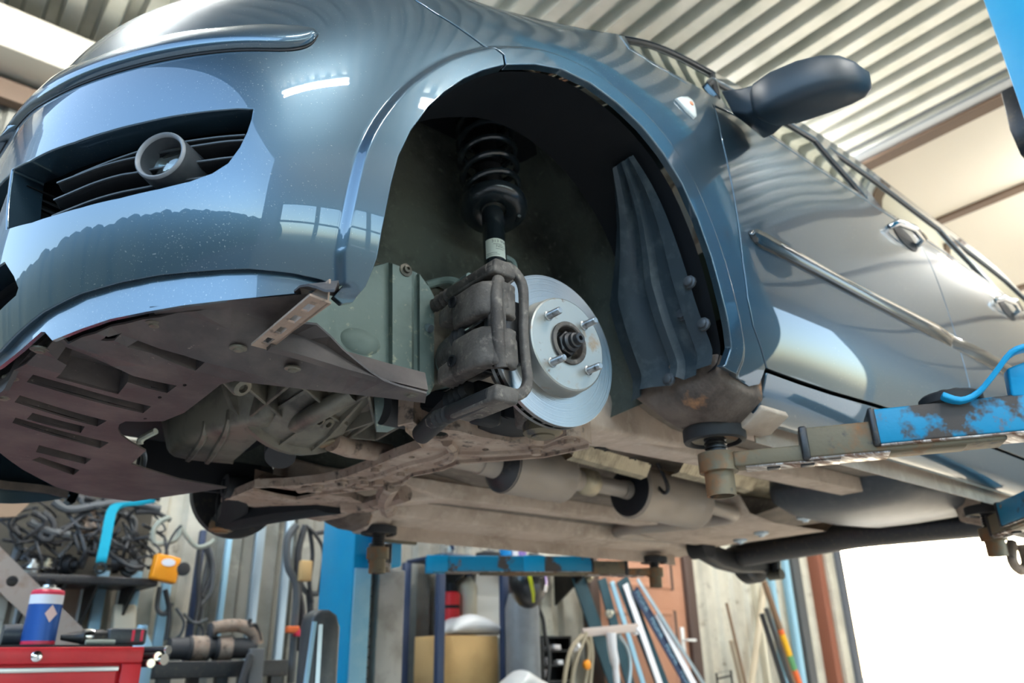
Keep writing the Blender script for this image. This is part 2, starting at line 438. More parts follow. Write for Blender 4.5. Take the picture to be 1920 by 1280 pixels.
def corrugated(name, n, pitch, depth, length, material):
    """one sheet: ribs run along local z, sheet spreads along local x, ribs stand towards local -y"""
    mb = MB(); r0 = []; r1 = []
    for i in range(n):
        for a, d in ((0, 0), (.30, 0), (.42, -1), (.88, -1), (1.0, 0)):
            if a == 1.0 and i < n - 1: continue
            r0.append(Vector(((i + a)*pitch, d*depth, 0))); r1.append(Vector(((i + a)*pitch, d*depth, length)))
    back0 = [p + Vector((0, .006, 0)) for p in r0[::-1]]; back1 = [p + Vector((0, .006, 0)) for p in r1[::-1]]
    mb.loft([r0 + back0, r1 + back1], caps=False); me_o = mb.build(name, material, None, smooth=0)
    return me_o
# right-hand wall of upright ribbed sheets
wall = thing('wall_right', (-2.7, WY, FZ), None, None); wall['kind'] = 'structure'
sh = corrugated('metal_sheet', 5, .21, .035, RZ - FZ + .1, M['sheet'])
sheets_dark = []
x = 6.90 - 1.05*10; k = 0
while x < 6.5:
    o = sh if k == 0 else sh.copy()
    if k: COL.objects.link(o)
    if x < 2.2: sheets_dark.append(o)
    o.parent = wall; o.location = (x + 2.7, 0.002*(k % 2), 0); x += 1.05; k += 1
# bring the first sheet's mesh to its own corner
_me = sh.data; _lo = Vector((min(v.co.x for v in _me.vertices), max(v.co.y for v in _me.vertices), 0))
for v in _me.vertices: v.co -= _lo
dark_me = _me.copy(); dark_me.materials[0] = mat('older_grey_sheet', (0.33, 0.32, 0.28), 0.55, metal=0.25, noise=[((0.20,0.195,0.17), 2.6, 0.40, 0.66), ((0.50,0.47,0.40), 4, 0.60, 0.72)])
for i, o in enumerate(sheets_dark):
    if i % 4 != 3: o.data = dark_me
wr = MB().box((-2.7, WY + .05, FZ), (6.95, WY + .12, RZ + .1)); tag(wr.build('wall_right_backing', M['brown'], smooth=0), kind='structure')
tag(MB().box((6.95, WY - .02, 1.9), (15, WY + .12, RZ)).build('wall_right_lintel', M['sheet'], smooth=0), kind='structure')
tag(MB().box((15, WY, FZ), (16, WY + .12, RZ)).build('wall_right_end', M['plaster'], smooth=0), kind='structure')
# frame of the bright doorway
dj = thing('trim_1', (6.9, WY, FZ), None, None); dj['kind'] = 'structure'
MB().box((6.62, WY - .16, FZ), (6.72, WY - .02, 2.0)).build('frame_board', mat('red_brown_frame', (0.25,0.085,0.05), 0.6), dj, bevel=.004)
MB().box((6.73, WY - .20, FZ), (6.86, WY - .02, 2.0)).build('pale_board', M['sheet'], dj, bevel=.004)
MB().box((6.86, WY - .24, FZ), (6.96, WY + .10, 2.0)).build('dark_jamb', mat('slate_jamb', (0.10,0.11,0.13), 0.6), dj, bevel=.004)
# roof: ribbed metal over the lift, cream panels beyond the brown beam
XB = 4.34
roof = thing('ceiling', (-5, -4.6, RZ), None, None); roof['kind'] = 'structure'
rs = corrugated('roof_sheet', 6,   .178, .075, WY + 4.7, M['roofsheet'])
_me = rs.data
_lo = Vector((min(v.co.x for v in _me.vertices), max(v.co.y for v in _me.vertices), 0))
for v in _me.vertices:
    c = v.co - _lo; v.co = Vector((c.x, c.z, c.y))
x = XB - .10 - 1.068; k = 0
while x > -3.2:
    o = rs if k == 0 else rs.copy()
    if k: COL.objects.link(o)
    o.parent = roof; o.location = (x + 5, 0, 0.001*(k % 2)); x -= 1.068; k += 1
MB().box((-2.8, -4.7, RZ + .03), (XB, WY + .1, RZ + .08)).build('roof_deck', M['brown'], roof, smooth=0)
xs = [XB + .02, 5.80, 7.85, 9.9, 11.95, 14.0, 16.0]
for i in range(6):
    MB().box((xs[i] + .02, -4.7, RZ + .02), (xs[i+1] - .07, WY + .1, RZ + .08)).build('ceiling_panel', M['cream'], roof, bevel=.01)
    if i: MB().box((xs[i] - .075, -4.7, RZ - .005), (xs[i] + .025, WY + .1, RZ + .07)).build('purlin', M['brown'], roof, smooth=0)
bm_ = thing('trim_2', (XB, -4.6, RZ - .2), None, None); bm_['kind'] = 'structure'
MB().box((XB - .10, -4.7, RZ - .12), (XB + .02, WY + .05, RZ + .03)).build('brown_beam', M['brown'], bm_, smooth=0)
fl = MB()
fl.box((XB - .20, -4.7, RZ - .10), (XB - .105, WY + .05, RZ - .03)); fl.box((XB - .235, -4.7, RZ - .045), (XB - .205, WY + .05, RZ - .025))
fl.build('flashing', M['flash'], bm_, smooth=0)
# cream steel beam along the top of the ribbed wall
tag(MB().box((-2.7, WY - .34, RZ - .46), (1.2, WY - .05, RZ - .20)).build('trim_3', M['cream'], bevel=.01), kind='structure')
tag(MB().box((-2.7, WY - .12, RZ - .62), (4.2, WY - .045, RZ - .50)).build('trim_4', M['brown'], smooth=0), kind='structure')
# front wall with the wide-open shutter, left wall with doorway and a band of windows
fw_ = MB(); fw_.box((-2.82, -4.6, 2.94), (-2.7, WY, RZ + .1)); fw_.box((-2.82, 2.5, FZ), (-2.7, WY, 2.94))
tag(fw_.build('wall_front', M['plaster'], smooth=0), kind='structure')
lw = MB()
lw.box((-2.7, -4.62, 2.5), (16, -4.5, RZ + .1)); lw.box((7.4, -4.62, FZ), (16, -4.5, 2.5)); lw.box((-2.7, -4.62, 1.75), (2.2, -4.5, 2.5)); lw.box((1.6, -4.62, FZ), (2.2, -4.5, 1.75))
lw.box((-2.7, -4.62, FZ), (1.6, -4.5, -.2)); lw.box((-2.7, -4.62, 1.15), (1.6, -4.5, 1.75)); lw.box((-2.7, -4.62, -.2), (-2.2, -4.5, 1.15))
tag(lw.build('wall_left', M['plaster'], smooth=0), kind='structure')
win = thing('window_1', (-.3, -4.56, -.2), None, None); win['kind'] = 'structure'
for i in range(5):
    xx = -2.2 + 3.8*i/4
    MB().box((xx - .04, -4.6, -.2), (xx + .04, -4.52, 1.15)).build('window_bar', M['brown'], win, smooth=0)
MB().box((-2.2, -4.6, .52), (1.6, -4.52, .58)).build('window_rail', M['brown'], win, smooth=0)
tag(MB().box((15.9, -4.6, FZ), (16, WY, RZ)).build('wall_rear', M['plaster'], smooth=0), kind='structure')
# fluorescent fittings; the last ones listed are unseen, added to brighten the room
for i, (x, y, w) in enumerate([(-1.35, -3.0, 'over the front of the car'), (-1.15, .9, 'over the far front wing'), (2.6, -2.6, 'over the driver side of the lift'), (1.0, -3.4, 'along the window wall'), (3.6, .9, 'added to brighten the far side of the car boot'), (1.2, 1.9, 'added as fill light over the blue far column'), (6.0, -1.0, 'added as fill light beyond the car near the bright doorway')]):
    t = thing('ceiling_lamp', (x, y, RZ - .12), 'twin tube fluorescent ceiling lamp ' + w, 'lamp', 'fluorescent ceiling lamps')
    MB().box((x - .62, y - .09, RZ - .12), (x + .62, y + .09, RZ - .06)).build('housing', M['whitepaint'], t, bevel=.006)
    for s_ in (-1, 1): MB().tube([(x - .6, y + .05*s_, RZ - .145), (x + .6, y + .05*s_, RZ - .145)], .014, 10).build('tube', M['tube_glow'], t)
# ------------------------------------------------------------------ car body skin
STA = [  # x, half width, nine (inset, height) points from the sill up to the roof edge
 (-.805, .00, [(.046,-.165),(.036,-.12),(.012,-.03),(0,.07),(0,.17),(.006,.27),(.035,.38),(.085,.49),(.17,.60)]),
 (-.788, .33, [(.046,-.165),(.036,-.12),(.012,-.03),(0,.07),(0,.17),(.006,.27),(.035,.38),(.088,.49),(.18,.60)]),
 (-.748, .53, [(.046,-.16),(.036,-.115),(.012,-.025),(0,.07),(0,.165),(.007,.265),(.038,.375),(.095,.485),(.20,.60)]),
 (-.672, .67, [(.046,-.15),(.036,-.105),(.012,-.02),(0,.07),(0,.16),(.008,.26),(.04,.37),(.10,.48),(.21,.60)]),
 (-.565, .77, [(.044,-.12),(.034,-.075),(.013,-.01),(0,.07),(0,.16),(.008,.26),(.038,.37),(.10,.49),(.20,.61)]),
 (-.42, .828, [(.042,-.095),(.032,-.05),(.012,.01),(.001,.09),(0,.18),(.006,.28),(.025,.39),(.075,.51),(.17,.63)]),
 (-.20, .852, [(.04,-.06),(.02,-.045),(.008,.02),(.001,.10),(0,.20),(.003,.32),(.012,.43),(.05,.545),(.135,.645)]),
 (.10, .862, [(.05,-.06),(.03,-.045),(.012,.03),(.002,.12),(0,.23),(.004,.37),(.018,.50),(.042,.61),(.085,.70)]),
 (.38, .866, [(.09,-.055),(.055,-.04),(.022,.04),(.003,.13),(0,.25),(.006,.42),(.028,.60),(.082,.75),(.15,.88)]),
 (.75, .868, [(.10,-.055),(.06,-.04),(.026,.04),(.004,.13),(0,.25),(.007,.43),(.035,.63),(.11,.82),(.185,.985)]),
 (1.3, .868, [(.10,-.055),(.06,-.04),(.026,.04),(.004,.13),(0,.25),(.007,.43),(.036,.635),(.115,.845),(.19,1.04)]),
 (1.9, .862, [(.10,-.055),(.06,-.04),(.026,.04),(.004,.13),(0,.25),(.007,.43),(.036,.635),(.115,.845),(.19,1.04)]),
 (2.5, .845, [(.08,-.055),(.05,-.04),(.02,.04),(.004,.13),(0,.25),(.007,.43),(.035,.63),(.10,.83),(.165,1.01)]),
 (2.95, .80, [(.07,-.06),(.04,-.04),(.016,.04),(.004,.13),(0,.25),(.007,.43),(.03,.62),(.085,.80),(.15,.96)]),
 (3.2, .68, [(.06,-.06),(.03,-.04),(.01,.04),(.004,.13),(0,.25),(.007,.43),(.03,.61),(.08,.78),(.14,.93)]),
 (3.3, .45, [(.06,-.06),(.03,-.04),(.01,.04),(.004,.13),(0,.25),(.007,.43),(.03,.60),(.08,.77),(.14,.92)]),
 (3.33, 0., [(.06,-.06),(.03,-.04),(.01,.04),(.004,.13),(0,.25),(.007,.43),(.03,.60),(.08,.77),(.14,.92)])]
class Spline:
    """natural cubic spline of several values"""
    def __init__(s, t, y):
        s.t = np.asarray(t, float); s.y = np.asarray(y, float).reshape(len(t), -1); n = len(t); h = np.diff(s.t)
        A = np.zeros((n, n)); B = np.zeros_like(s.y); A[0,0] = A[-1,-1] = 1
        for i in range(1, n-1):
            A[i,i-1] = h[i-1]; A[i,i] = 2*(h[i-1]+h[i]); A[i,i+1] = h[i]
            B[i] = 6*((s.y[i+1]-s.y[i])/h[i] - (s.y[i]-s.y[i-1])/h[i-1])
        s.m = np.linalg.solve(A, B)
    def __call__(s, q):
        q = np.atleast_1d(np.asarray(q, float)); i = np.clip(np.searchsorted(s.t, q) - 1, 0, len(s.t) - 2)
        h = (s.t[i+1] - s.t[i])[:, None]; a = (s.t[i+1] - q)[:, None] / h; b = 1 - a
        return a*s.y[i] + b*s.y[i+1] + ((a**3 - a)*s.m[i] + (b**3 - b)*s.m[i+1]) * h*h/6
_full = [(x, w, r) for x, w, r in STA[:0:-1]] + STA
_rx = np.array([q[0] for q in _full]); _ry = np.array([q[1] for q in _full]); _k = len(STA) - 1
_ry[_k:] *= -1                      # the driver's side has y < 0
_u = np.concatenate([[0], np.cumsum(np.hypot(np.diff(_rx), np.diff(_ry)))]); _u -= _u[_k]
RAIL = Spline(_u, np.stack([_rx, _ry], 1))
ROWS = Spline(_u, np.array([np.array(q[2]).ravel() for q in _full]))
_PROF = np.linalg.inv(np.eye(1))
def _vspline_matrix():
    """values at v of the natural cubic through nine rows, as weights"""
    return Spline(np.arange(9), np.eye(9))
VW = _vspline_matrix()
FLARE = []                          # outlines (u, v) beside which the wheel-arch lip stands proud
def skin(u, v, flare=True):
    """points of the body skin; u runs round the car from the middle of the nose, v from sill to roof edge"""
    u = np.atleast_1d(np.asarray(u, float)); v = np.atleast_1d(np.asarray(v, float))
    p = RAIL(u); e = 1e-3; t = (RAIL(u + e) - RAIL(u - e)); t /= np.linalg.norm(t, axis=1)[:, None]
    n = np.stack([t[:, 1], -t[:, 0]], 1)
    rows = ROWS(u).reshape(len(u), 9, 2); w = VW(v); oz = (rows * w[:, :, None]).sum(1)
    off = oz[:, 0]
    if flare and FLARE:
        q = np.stack([u, v * .13], 1); qa = np.stack([abs(u), v * .13], 1)
        for loop in FLARE:
            la = np.asarray(loop); lo = la.min(0) - .06; hi = la.max(0) + .06
            ok = ((qa > lo) & (qa < hi)).all(1)
            if not ok.any(): continue
            d = np.full(len(u), 9.); d[ok] = seg_dist(loop, qa[ok], closed=False)
            s_ = np.clip((d - .040) / .014, 0, 1); off = off - .010 * (1 - s_*s_*(3 - 2*s_))
    xy = p - n * off[:, None]
    return np.stack([xy[:, 0], xy[:, 1], oz[:, 1]], 1)
def skin_n(u, v):
    u = np.atleast_1d(np.asarray(u, float)); v = np.atleast_1d(np.asarray(v, float)); e = 2e-3
    a = skin(u + e, v) - skin(u - e, v); b = skin(u, v + 8*e) - skin(u, v - 8*e)
    n = np.cross(a, b); n /= np.maximum(np.linalg.norm(n, axis=1), 1e-9)[:, None]
    return n
_NU, _NV = 420, 150
_gu = np.linspace(-1.2, 3.9, _NU); _gv = np.linspace(0.0, 8.0, _NV)
_G = skin(np.repeat(_gu, _NV), np.tile(_gv, _NU))
_n0 = skin_n([1.6], [4.0])[0]
SGN = -1.0 if _n0[1] > 0 else 1.0   # makes normals point outwards
_tr = []
for _i in range(_NU - 1):
    for _j in range(_NV - 1):
        a = _i*_NV + _j; _tr += [(a, a + _NV, a + _NV + 1), (a, a + _NV + 1, a + 1)]
_bvh = BVHTree.FromPolygons([tuple(p) for p in _G], _tr)
def hit(px, py):
    """(u, v) of the skin seen along a line of sight"""
    o = Vector(CC); d = Vector(ray(px, py)).normalized()
    loc, nor, idx, dist = _bvh.ray_cast(o, d)
    if loc is None:
        best = None
        for k in np.linspace(.6, 3.2, 400):
            q = _bvh.find_nearest(o + d * k)
            if q[0] is not None and (best is None or q[3] < best[3]): best = q
        loc, nor, idx, dist = best
        if dist > .02: print('MISS', px, py, round(dist, 3))
    cell = idx // 2; i, j = divmod(cell, _NV - 1)
    a = _G[i*_NV + j]; b = _G[(i+1)*_NV + j]; c = _G[i*_NV + j + 1]; l = np.array(loc) - a
    eu, ev = b - a, c - a; m = np.array([[eu@eu, eu@ev], [eu@ev, ev@ev]]); st = np.linalg.solve(m, np.array([l@eu, l@ev]))
    return (_gu[i] + st[0]*(_gu[1]-_gu[0]), _gv[j] + st[1]*(_gv[1]-_gv[0]))
def hits(pts): return [hit(a, b) for a, b in pts]
def u_at(x):
    lo, hi = .75, _u[-1] - .5
    for _ in range(50):
        m = (lo + hi)/2
        if RAIL(m)[0, 0] < x: lo = m
        else: hi = m
    return lo
def uvx(x, z):
    u = u_at(x); lo, hi = 0., 8.
    for _ in range(40):
        m = (lo + hi)/2
        if skin([u], [m], False)[0, 2] < z: lo = m
        else: hi = m
    return (u, lo)
VS = .13                            # one step of v is about this long
def sc(loop): return [(u, v*VS) for u, v in loop]
def msc(loop): return [(-u, v) for u, v in loop]

def panel(name, outline, holes=(), parent=None, material=None, t=.014, hole_t=None, sp=.016, gap=.0018, both=False, rnd=.0016, dens_sp=.008, crease=False):
    """a sheet of the body skin cut to an outline (u, v); its edges are rounded and folded inwards"""
    outs = [outline]
    if both: outs.append(msc(outline)[::-1])
    res = []
    for k, ol in enumerate(outs):
        hs = list(holes) if k == 0 else [msc(h)[::-1] for h in holes]
        lo = inset(dens(sc(ol), dens_sp), gap)
        li = inset(lo, rnd)
        hl = []; hi_ = []
        for h in hs:
            q = dens(sc(h), dens_sp); q2 = inset(q, -rnd); hl.append(q); hi_.append(q2)
        rg = []
        if crease:
            ds = (.030, .037, .040, .0435, .047, .0505, .054, .057, .064)
            for lp in FLARE:
                rg.append((lp, ds)); rg.append(([(-p[0], p[1]) for p in lp], ds))
        vs, tri = fill(li, hi_, sp, rings=rg)
        a = np.array(vs); u, v = a[:, 0], a[:, 1]/VS
        pos = skin(u, v); nor = skin_n(u, v)*SGN
        pos = list(map(tuple, pos)); nrm = list(map(tuple, nor)); faces = [tuple(f) for f in tri]
        pa = np.array(pos); na = np.array(nrm); fa = np.array(faces)
        cr = np.cross(pa[fa[:,1]] - pa[fa[:,0]], pa[fa[:,2]] - pa[fa[:,0]])
        fl = (cr * na[fa].sum(1)).sum(1) < 0
        faces = [tuple(f[::-1]) if k_ else tuple(f) for f, k_ in zip(fa.tolist(), fl)]
        for loop_in, loop_out, depth in [(li, lo, t)] + [(b, a_, hole_t or t) for a_, b in zip(hl, hi_)]:
            m = len(loop_in); qi = np.array(loop_in); qo = np.array(loop_out)
            pi = skin(qi[:, 0], qi[:, 1]/VS); ni = skin_n(qi[:, 0], qi[:, 1]/VS)*SGN
            po = skin(qo[:, 0], qo[:, 1]/VS); no = skin_n(qo[:, 0], qo[:, 1]/VS)*SGN
            side = po - pi; side /= np.maximum(np.linalg.norm(side, axis=1), 1e-9)[:, None]
            rings = [(pi, ni), (po - no*rnd, side*.85 + no*.5), (po - no*(rnd*2), side), (po - no*depth, side)]
            base = len(pos)
            for p_, n_ in rings:
                pos += list(map(tuple, p_)); n_ = n_/np.maximum(np.linalg.norm(n_, axis=1), 1e-9)[:, None]; nrm += list(map(tuple, n_))
            area = 0.5*np.sum(qi[:,0]*np.roll(qi[:,1],-1) - np.roll(qi[:,0],-1)*qi[:,1])
            for r in range(3):
                for i in range(m):
                    j = (i+1) % m; q = (base + r*m + i, base + r*m + j, base + (r+1)*m + j, base + (r+1)*m + i)
                    A, B, C = (np.array(pos[k_]) for k_ in q[:3])
                    if np.cross(B - A, C - A) @ np.array(nrm[q[2]]) < 0: q = q[::-1]
                    faces.append(q)
        org = world_loc(parent)
        me = bpy.data.meshes.new(name); me.from_pydata([Vector(p) - org for p in pos], [], faces)
        me.shade_smooth(); me.normals_split_custom_set_from_vertices([Vector(n) for n in nrm])
        me.materials.append(material)
        o = bpy.data.objects.new(name, me); COL.objects.link(o); o.parent = parent; res.append(o)
    return res
def skin_strip(mb, lower, upper, prof, ends=True):
    """raised strip between two lines (u, v); prof = [(share of the way up, height)]"""
    n = len(lower); rings = []
    for i in range(n):
        f = min(1, i/3, (n-1-i)/3) if ends else 1; f = max(f, .02)
        r = []
        for s_, h in prof:
            u = lower[i][0] + (upper[i][0] - lower[i][0])*s_; v = lower[i][1] + (upper[i][1] - lower[i][1])*s_
            p = skin([u], [v])[0]; q = skin_n([u], [v])[0]*SGN; r.append(Vector(p + q*(h*(f if h > 0 else 1))))
        rings.append(r)
    mb.loft(rings, caps=True, closed=True)
    return mb

# ------------------------------------------------------------------ car panels
car = thing('car', (0, 0, -.14), 'blue-grey car raised on the lift, front wheel off and brake disc bare', 'car')

_arch_front = hits([(705,490),(708,475),(714,440),(722,400),(732,350),(745,300),(768,252),(800,208),(830,180),(865,156),(900,140),(941,129)])
_arch_rear = hits([(945,129),(1000,128),(1045,136),(1100,162),(1150,199),(1195,242),(1235,292),(1270,348),(1300,415),(1325,485),(1345,560),(1358,620),(1362,655),(1352,685)])
_seam = hits([(941,128),(938,110),(915,92),(880,66),(845,42),(815,24),(782,2)])
_us, _vs = _seam[-1]
_seam_top = [(_us - .03, _vs + (8 - _vs)*.35), (_us - .06, 8.0)]
FLARE.append([(a, b*VS) for a, b in [(_arch_front[0][0]+.005, _arch_front[0][1]-.5)] + _arch_front + _arch_rear + [(_arch_rear[-1][0]-.005, _arch_rear[-1][1]-.6)]])
_n = len(FLARE[0]); FLARE[0] = smooth_line(FLARE[0], 4); FLARE[0] = [tuple(q) for q in FLARE[0]]

# front bumper: one cover from arch to arch, with openings for the grilles
_low = hits([(0,660),(45,615),(79,588),(148,553),(225,531),(299,517),(400,508),(464,505),(550,514),(600,525),(636,540)])
_tab = hits([(622,556),(640,570),(664,567),(684,543),(697,512)])
_hl = [(_us - .05, 7.0), (.85, 7.0), (.55, 6.95), (.30, 6.9), (0.0, 6.9)]
left_half = [(0.0, 1.0), (.25, 1.0)] + _low + _tab + _arch_front + _seam[1:] + [(_us - .02, 6.9)] + _hl[1:]
full_bumper = left_half + [(-u, v) for u, v in left_half[::-1] if abs(u) > 1e-6]
fog_px = [(22,318),(56,301),(91,283),(140,266),(201,246),(263,230),(324,217),(397,207),(446,203),(474,204),(471,222),(463,246),(449,275),(427,305),(397,324),(356,339),(299,353),(226,370),(152,388),(103,402),(60,416),(12,429)]
fog = hits(fog_px)
_g1 = hits([(18,326),(13,362),(0,398)]); _g2 = hits([(8,492),(25,519),(33,540),(29,553),(0,580)])
cen_up = [(0, _g1[0][1] - .02)] + [(.3, _g1[0][1])] + _g1 + [(.3, _g1[2][1]), (0, _g1[2][1])]
cen_lo = [(0, _g2[0][1])] + [(.3, _g2[0][1])] + _g2 + [(.3, _g2[4][1] - .05), (0, _g2[4][1] - .05)]
def both_sides(h): return h + [(-u, v) for u, v in h[::-1] if abs(u) > 1e-6]
(bumper,) = panel('front_bumper', full_bumper, [fog, msc(fog)[::-1], both_sides(cen_up), both_sides(cen_lo)], car, M['paint'], hole_t=.042, t=.018, crease=True)

# raised bumper strip that runs to a rounded tip
_lo_px = [(0,276),(22,246),(56,211),(94,185),(150,157),(225,131),(300,112),(375,99),(450,92),(525,92),(562,89),(585,80),(597,64)]
_up_px = [(6,240),(37,203),(75,166),(112,140),(169,110),(220,90),(280,71),(345,57),(412,49),(487,43),(544,45),(580,50),(597,62)]
_lo = hits(_lo_px); _up = hits(_up_px)
_c = [(u, _lo[0][1] - .03) for u in (0, .2)], [(u, _up[0][1] + .1) for u in (0, .2)]
lo_l = smooth_line(_c[0] + _lo, 4); up_l = smooth_line(_c[1] + _up, 4)
lo_l = [(-a, b) for a, b in lo_l[:0:-1]] + [tuple(q) for q in lo_l]; up_l = [(-a, b) for a, b in up_l[:0:-1]] + [tuple(q) for q in up_l]
skin_strip(MB(), lo_l, up_l, [(0, -.004), (.015, .006), (.08, .0098), (.25, .0115), (.55, .0085), (.85, .003), (1.0, -.001)]).build('bumper_strip', M['paint'], car, smooth=60)
skin_strip(MB(), [(a, b - .05) for a, b in lo_l], [(a, b - .0) for a, b in lo_l], [(0, -.001), (.1, .0012), (.9, .0015), (1, -.001)]).build('strip_shadow_line', M['black'], car)  # black band painted in for the shadow line under the strip

# wings, doors, sills, rear quarters
ug1 = u_at(.372)
gapd = hits([(1437,690),(1428,655),(1412,610),(1402,560),(1393,490),(1386,430),(1377,370),(1367,320),(1352,255),(1336,192)])
q_low = hits([(1330,181),(1280,152),(1224,120),(1180,92),(1160,64)])
tipu, tipv = q_low[-1]
fend_low = hits([(1345,690),(1362,700),(1385,712),(1404,726),(1425,722)])
wing = [_seam[0]] + _arch_rear + fend_low + gapd + q_low + [(tipu - .06, 8.0), (tipu - .2, 8.0)] + _seam_top[::-1] + _seam[::-1][:-1]
panel('front_wing', wing, [], car, M['paint'], both=True, crease=True)
door_bot = hits([(1440,692),(1500,714),(1560,734),(1640,757),(1700,776)])
ud2 = u_at(1.335); ud3 = u_at(2.12)
vb = door_bot[-1][1]; belt = 6.12
fd = gapd + [(ug1 + .02, belt), (u_at(.62), belt + .01), (ud2, belt + .02), (ud2, 3.4), (ud2 - .01, vb), ] + door_bot[::-1]
panel('front_door', fd, [], car, M['paint'], both=True)
rd = [(ud2, belt + .02), (ud2, 3.4), (ud2 - .01, vb), (ud3 - .1, vb), (ud3 - .05, 2.9), (ud3 + .02, 3.6), (ud3 + .05, 4.6), (ud3 + .05, belt + .05)]
panel('rear_door', rd, [], car, M['paint'], both=True)
sill_top = hits([(1437,700)]) + [(u, v - .06) for u, v in door_bot] + [(ud3 - .1, vb - .06), (ud3 - .1, 0.0)]
panel('sill_panel', sill_top + [(u_at(1.0), 0.0), (hit(1432,735)[0], 0.0), hit(1430,735)], [], car, M['paint'], both=True, gap=.0012)
rarch = [(ud3 - .1, vb)] + [(u_at(2.565 + .37*math.cos(a)), uvx(2.565 + .37*math.cos(a), .06 + .36*math.sin(a))[1]) for a in np.linspace(PI*.98, .17, 16)]
rq = [(ud3 - .1, vb), (ud3 - .05, 2.9), (ud3 + .02, 3.6), (ud3 + .05, 4.6), (ud3 + .05, belt + .05), (u_at(2.9), 6.2), (_u[-1] - .72, 6.2), (_u[-1] - .72, 2.7)] + rarch[::-1][:-1]
panel('rear_quarter_panel', rq, [], car, M['paint'], both=True)
tail = [(_u[-1], 2.7), (_u[-1] - .72, 2.7), (_u[-1] - .72, 7.9), (_u[-1], 7.9)]
panel('tailgate_half', tail, [], car, M['paint'], both=True, sp=.05)

# frame round the side windows
qg = hits([(1172,64),(1215,72),(1290,88),(1340,105),(1354,114),(1350,186)]) + hits([(1329,176),(1280,147),(1224,115),(1182,88)])
fw0, fw1, rw1, qw1 = u_at(.455), u_at(1.12), u_at(1.98), u_at(2.72)
fw = [(fw0, belt + .12), (fw0, 6.9), (u_at(.56), 7.42), (u_at(.75), 7.6), (fw1, 7.66), (fw1 - .01, belt + .12)]
rw = [(fw1 + .07, belt + .12), (fw1 + .07, 7.66), (rw1, 7.64), (rw1, belt + .14)]
qw = [(rw1 + .06, belt + .14), (rw1 + .06, 7.62), (qw1 - .2, 7.5), (qw1, 7.1), (qw1 - .02, belt + .3)]
frame_o = q_low[::-1][:-1] + [(ug1 + .02, belt + .01), (u_at(.62), belt + .02), (ud2, belt + .03), (ud3 + .05, belt + .06), (u_at(2.9), 6.21), (_u[-1] - .73, 6.22), (_u[-1] - .73, 8.0), (u_at(2.0), 8.0), (u_at(1.2), 8.0), (u_at(.75), 8.0), (u_at(.45), 8.0), (u_at(.25), 8.0), (tipu + .0, 8.0), (tipu - .05, 8.0)]
panel('window_frame', frame_o, [qg, fw, rw, qw], car, M['paint'], both=True, sp=.03, hole_t=.02)
for nm, g in (('quarter_glass', qg), ('front_door_glass', fw), ('rear_door_glass', rw), ('rear_quarter_glass', qw)):
    for mir in (0, 1):
        lp = dens(sc(g if not mir else msc(g)[::-1]), .02); vs, tri = fill(inset(lp, -.004), [], .03)
        a = np.array(vs); pos = skin(a[:,0], a[:,1]/VS, False) - skin_n(a[:,0], a[:,1]/VS)*SGN*.009
        mb = MB(); mb.add(pos, tri); mb.build(nm, M['window'], car)
        tr = MB(); q = np.array(lp); p0 = skin(q[:,0], q[:,1]/VS, False); n0 = skin_n(q[:,0], q[:,1]/VS)*SGN
        q2 = np.array(inset(lp, .013 if nm != 'quarter_glass' else .009)); p1 = skin(q2[:,0], q2[:,1]/VS, False); n1 = skin_n(q2[:,0], q2[:,1]/VS)*SGN
        rings = [[Vector(p) for p in (p0 - n0*.004)], [Vector(p) for p in (p0*.5 + p1*.5 - n1*.002)], [Vector(p) for p in (p1 - n1*.006)], [Vector(p) for p in (p1 - n1*.012)]]
        tr.loft(rings, caps=False); tr.build('window_seal', M['rubber'], car)

# bonnet, windscreen and roof span from edge to edge
def span(name, x0, x1, crown, fwd, material, n=26, v8=8.0, lift=0.0, front=None):
    us = np.linspace(u_at(x0) if front is None else front, u_at(x1), n); E = skin(us, [v8]*n, False); mb = MB(); rows = []
    for i, e in enumerate(E):
        s_ = i/(n-1); c = crown[0] + (crown[1] - crown[0])*s_; f = fwd[0] + (fwd[1] - fwd[0])*s_; r = []
        for t in np.linspace(-1, 1, 25):
            k = 1 - abs(t)**2.4; r.append(Vector((e[0] - f*k, e[1]*-t if False else e[1]*t*-1*-1, e[2] + c*k + lift)))
        rows.append(r)
    mb.loft(rows, caps=False, closed=False); return mb.build(name, material, car, smooth=60)
span('bonnet', 0, .06, (.0, .07), (.0, .10), M['paint'], n=40, front=.02)
span('windscreen', .065, .70, (.07, .10), (.10, .13), M['window'])
span('roof_panel', .705, 3.0, (.10, .09), (.13, .0), M['paint'])
# headlamps above the bumper
for s_ in (1, -1):
    hb = [(_us - .06, 7.0), (.55, 6.97), (.50, 7.5), (.58, 8.0), (_us - .10, 8.0)]
    panel('headlamp_lens', hb if s_ > 0 else msc(hb)[::-1], [], car, M['strut'], sp=.03)
    cb = [(.55, 6.97), (.0, 6.92), (.0, 8.0), (.58, 8.0), (.50, 7.5)]
    panel('bonnet_front', cb if s_ > 0 else msc(cb)[::-1], [], car, M['paint'], sp=.03)
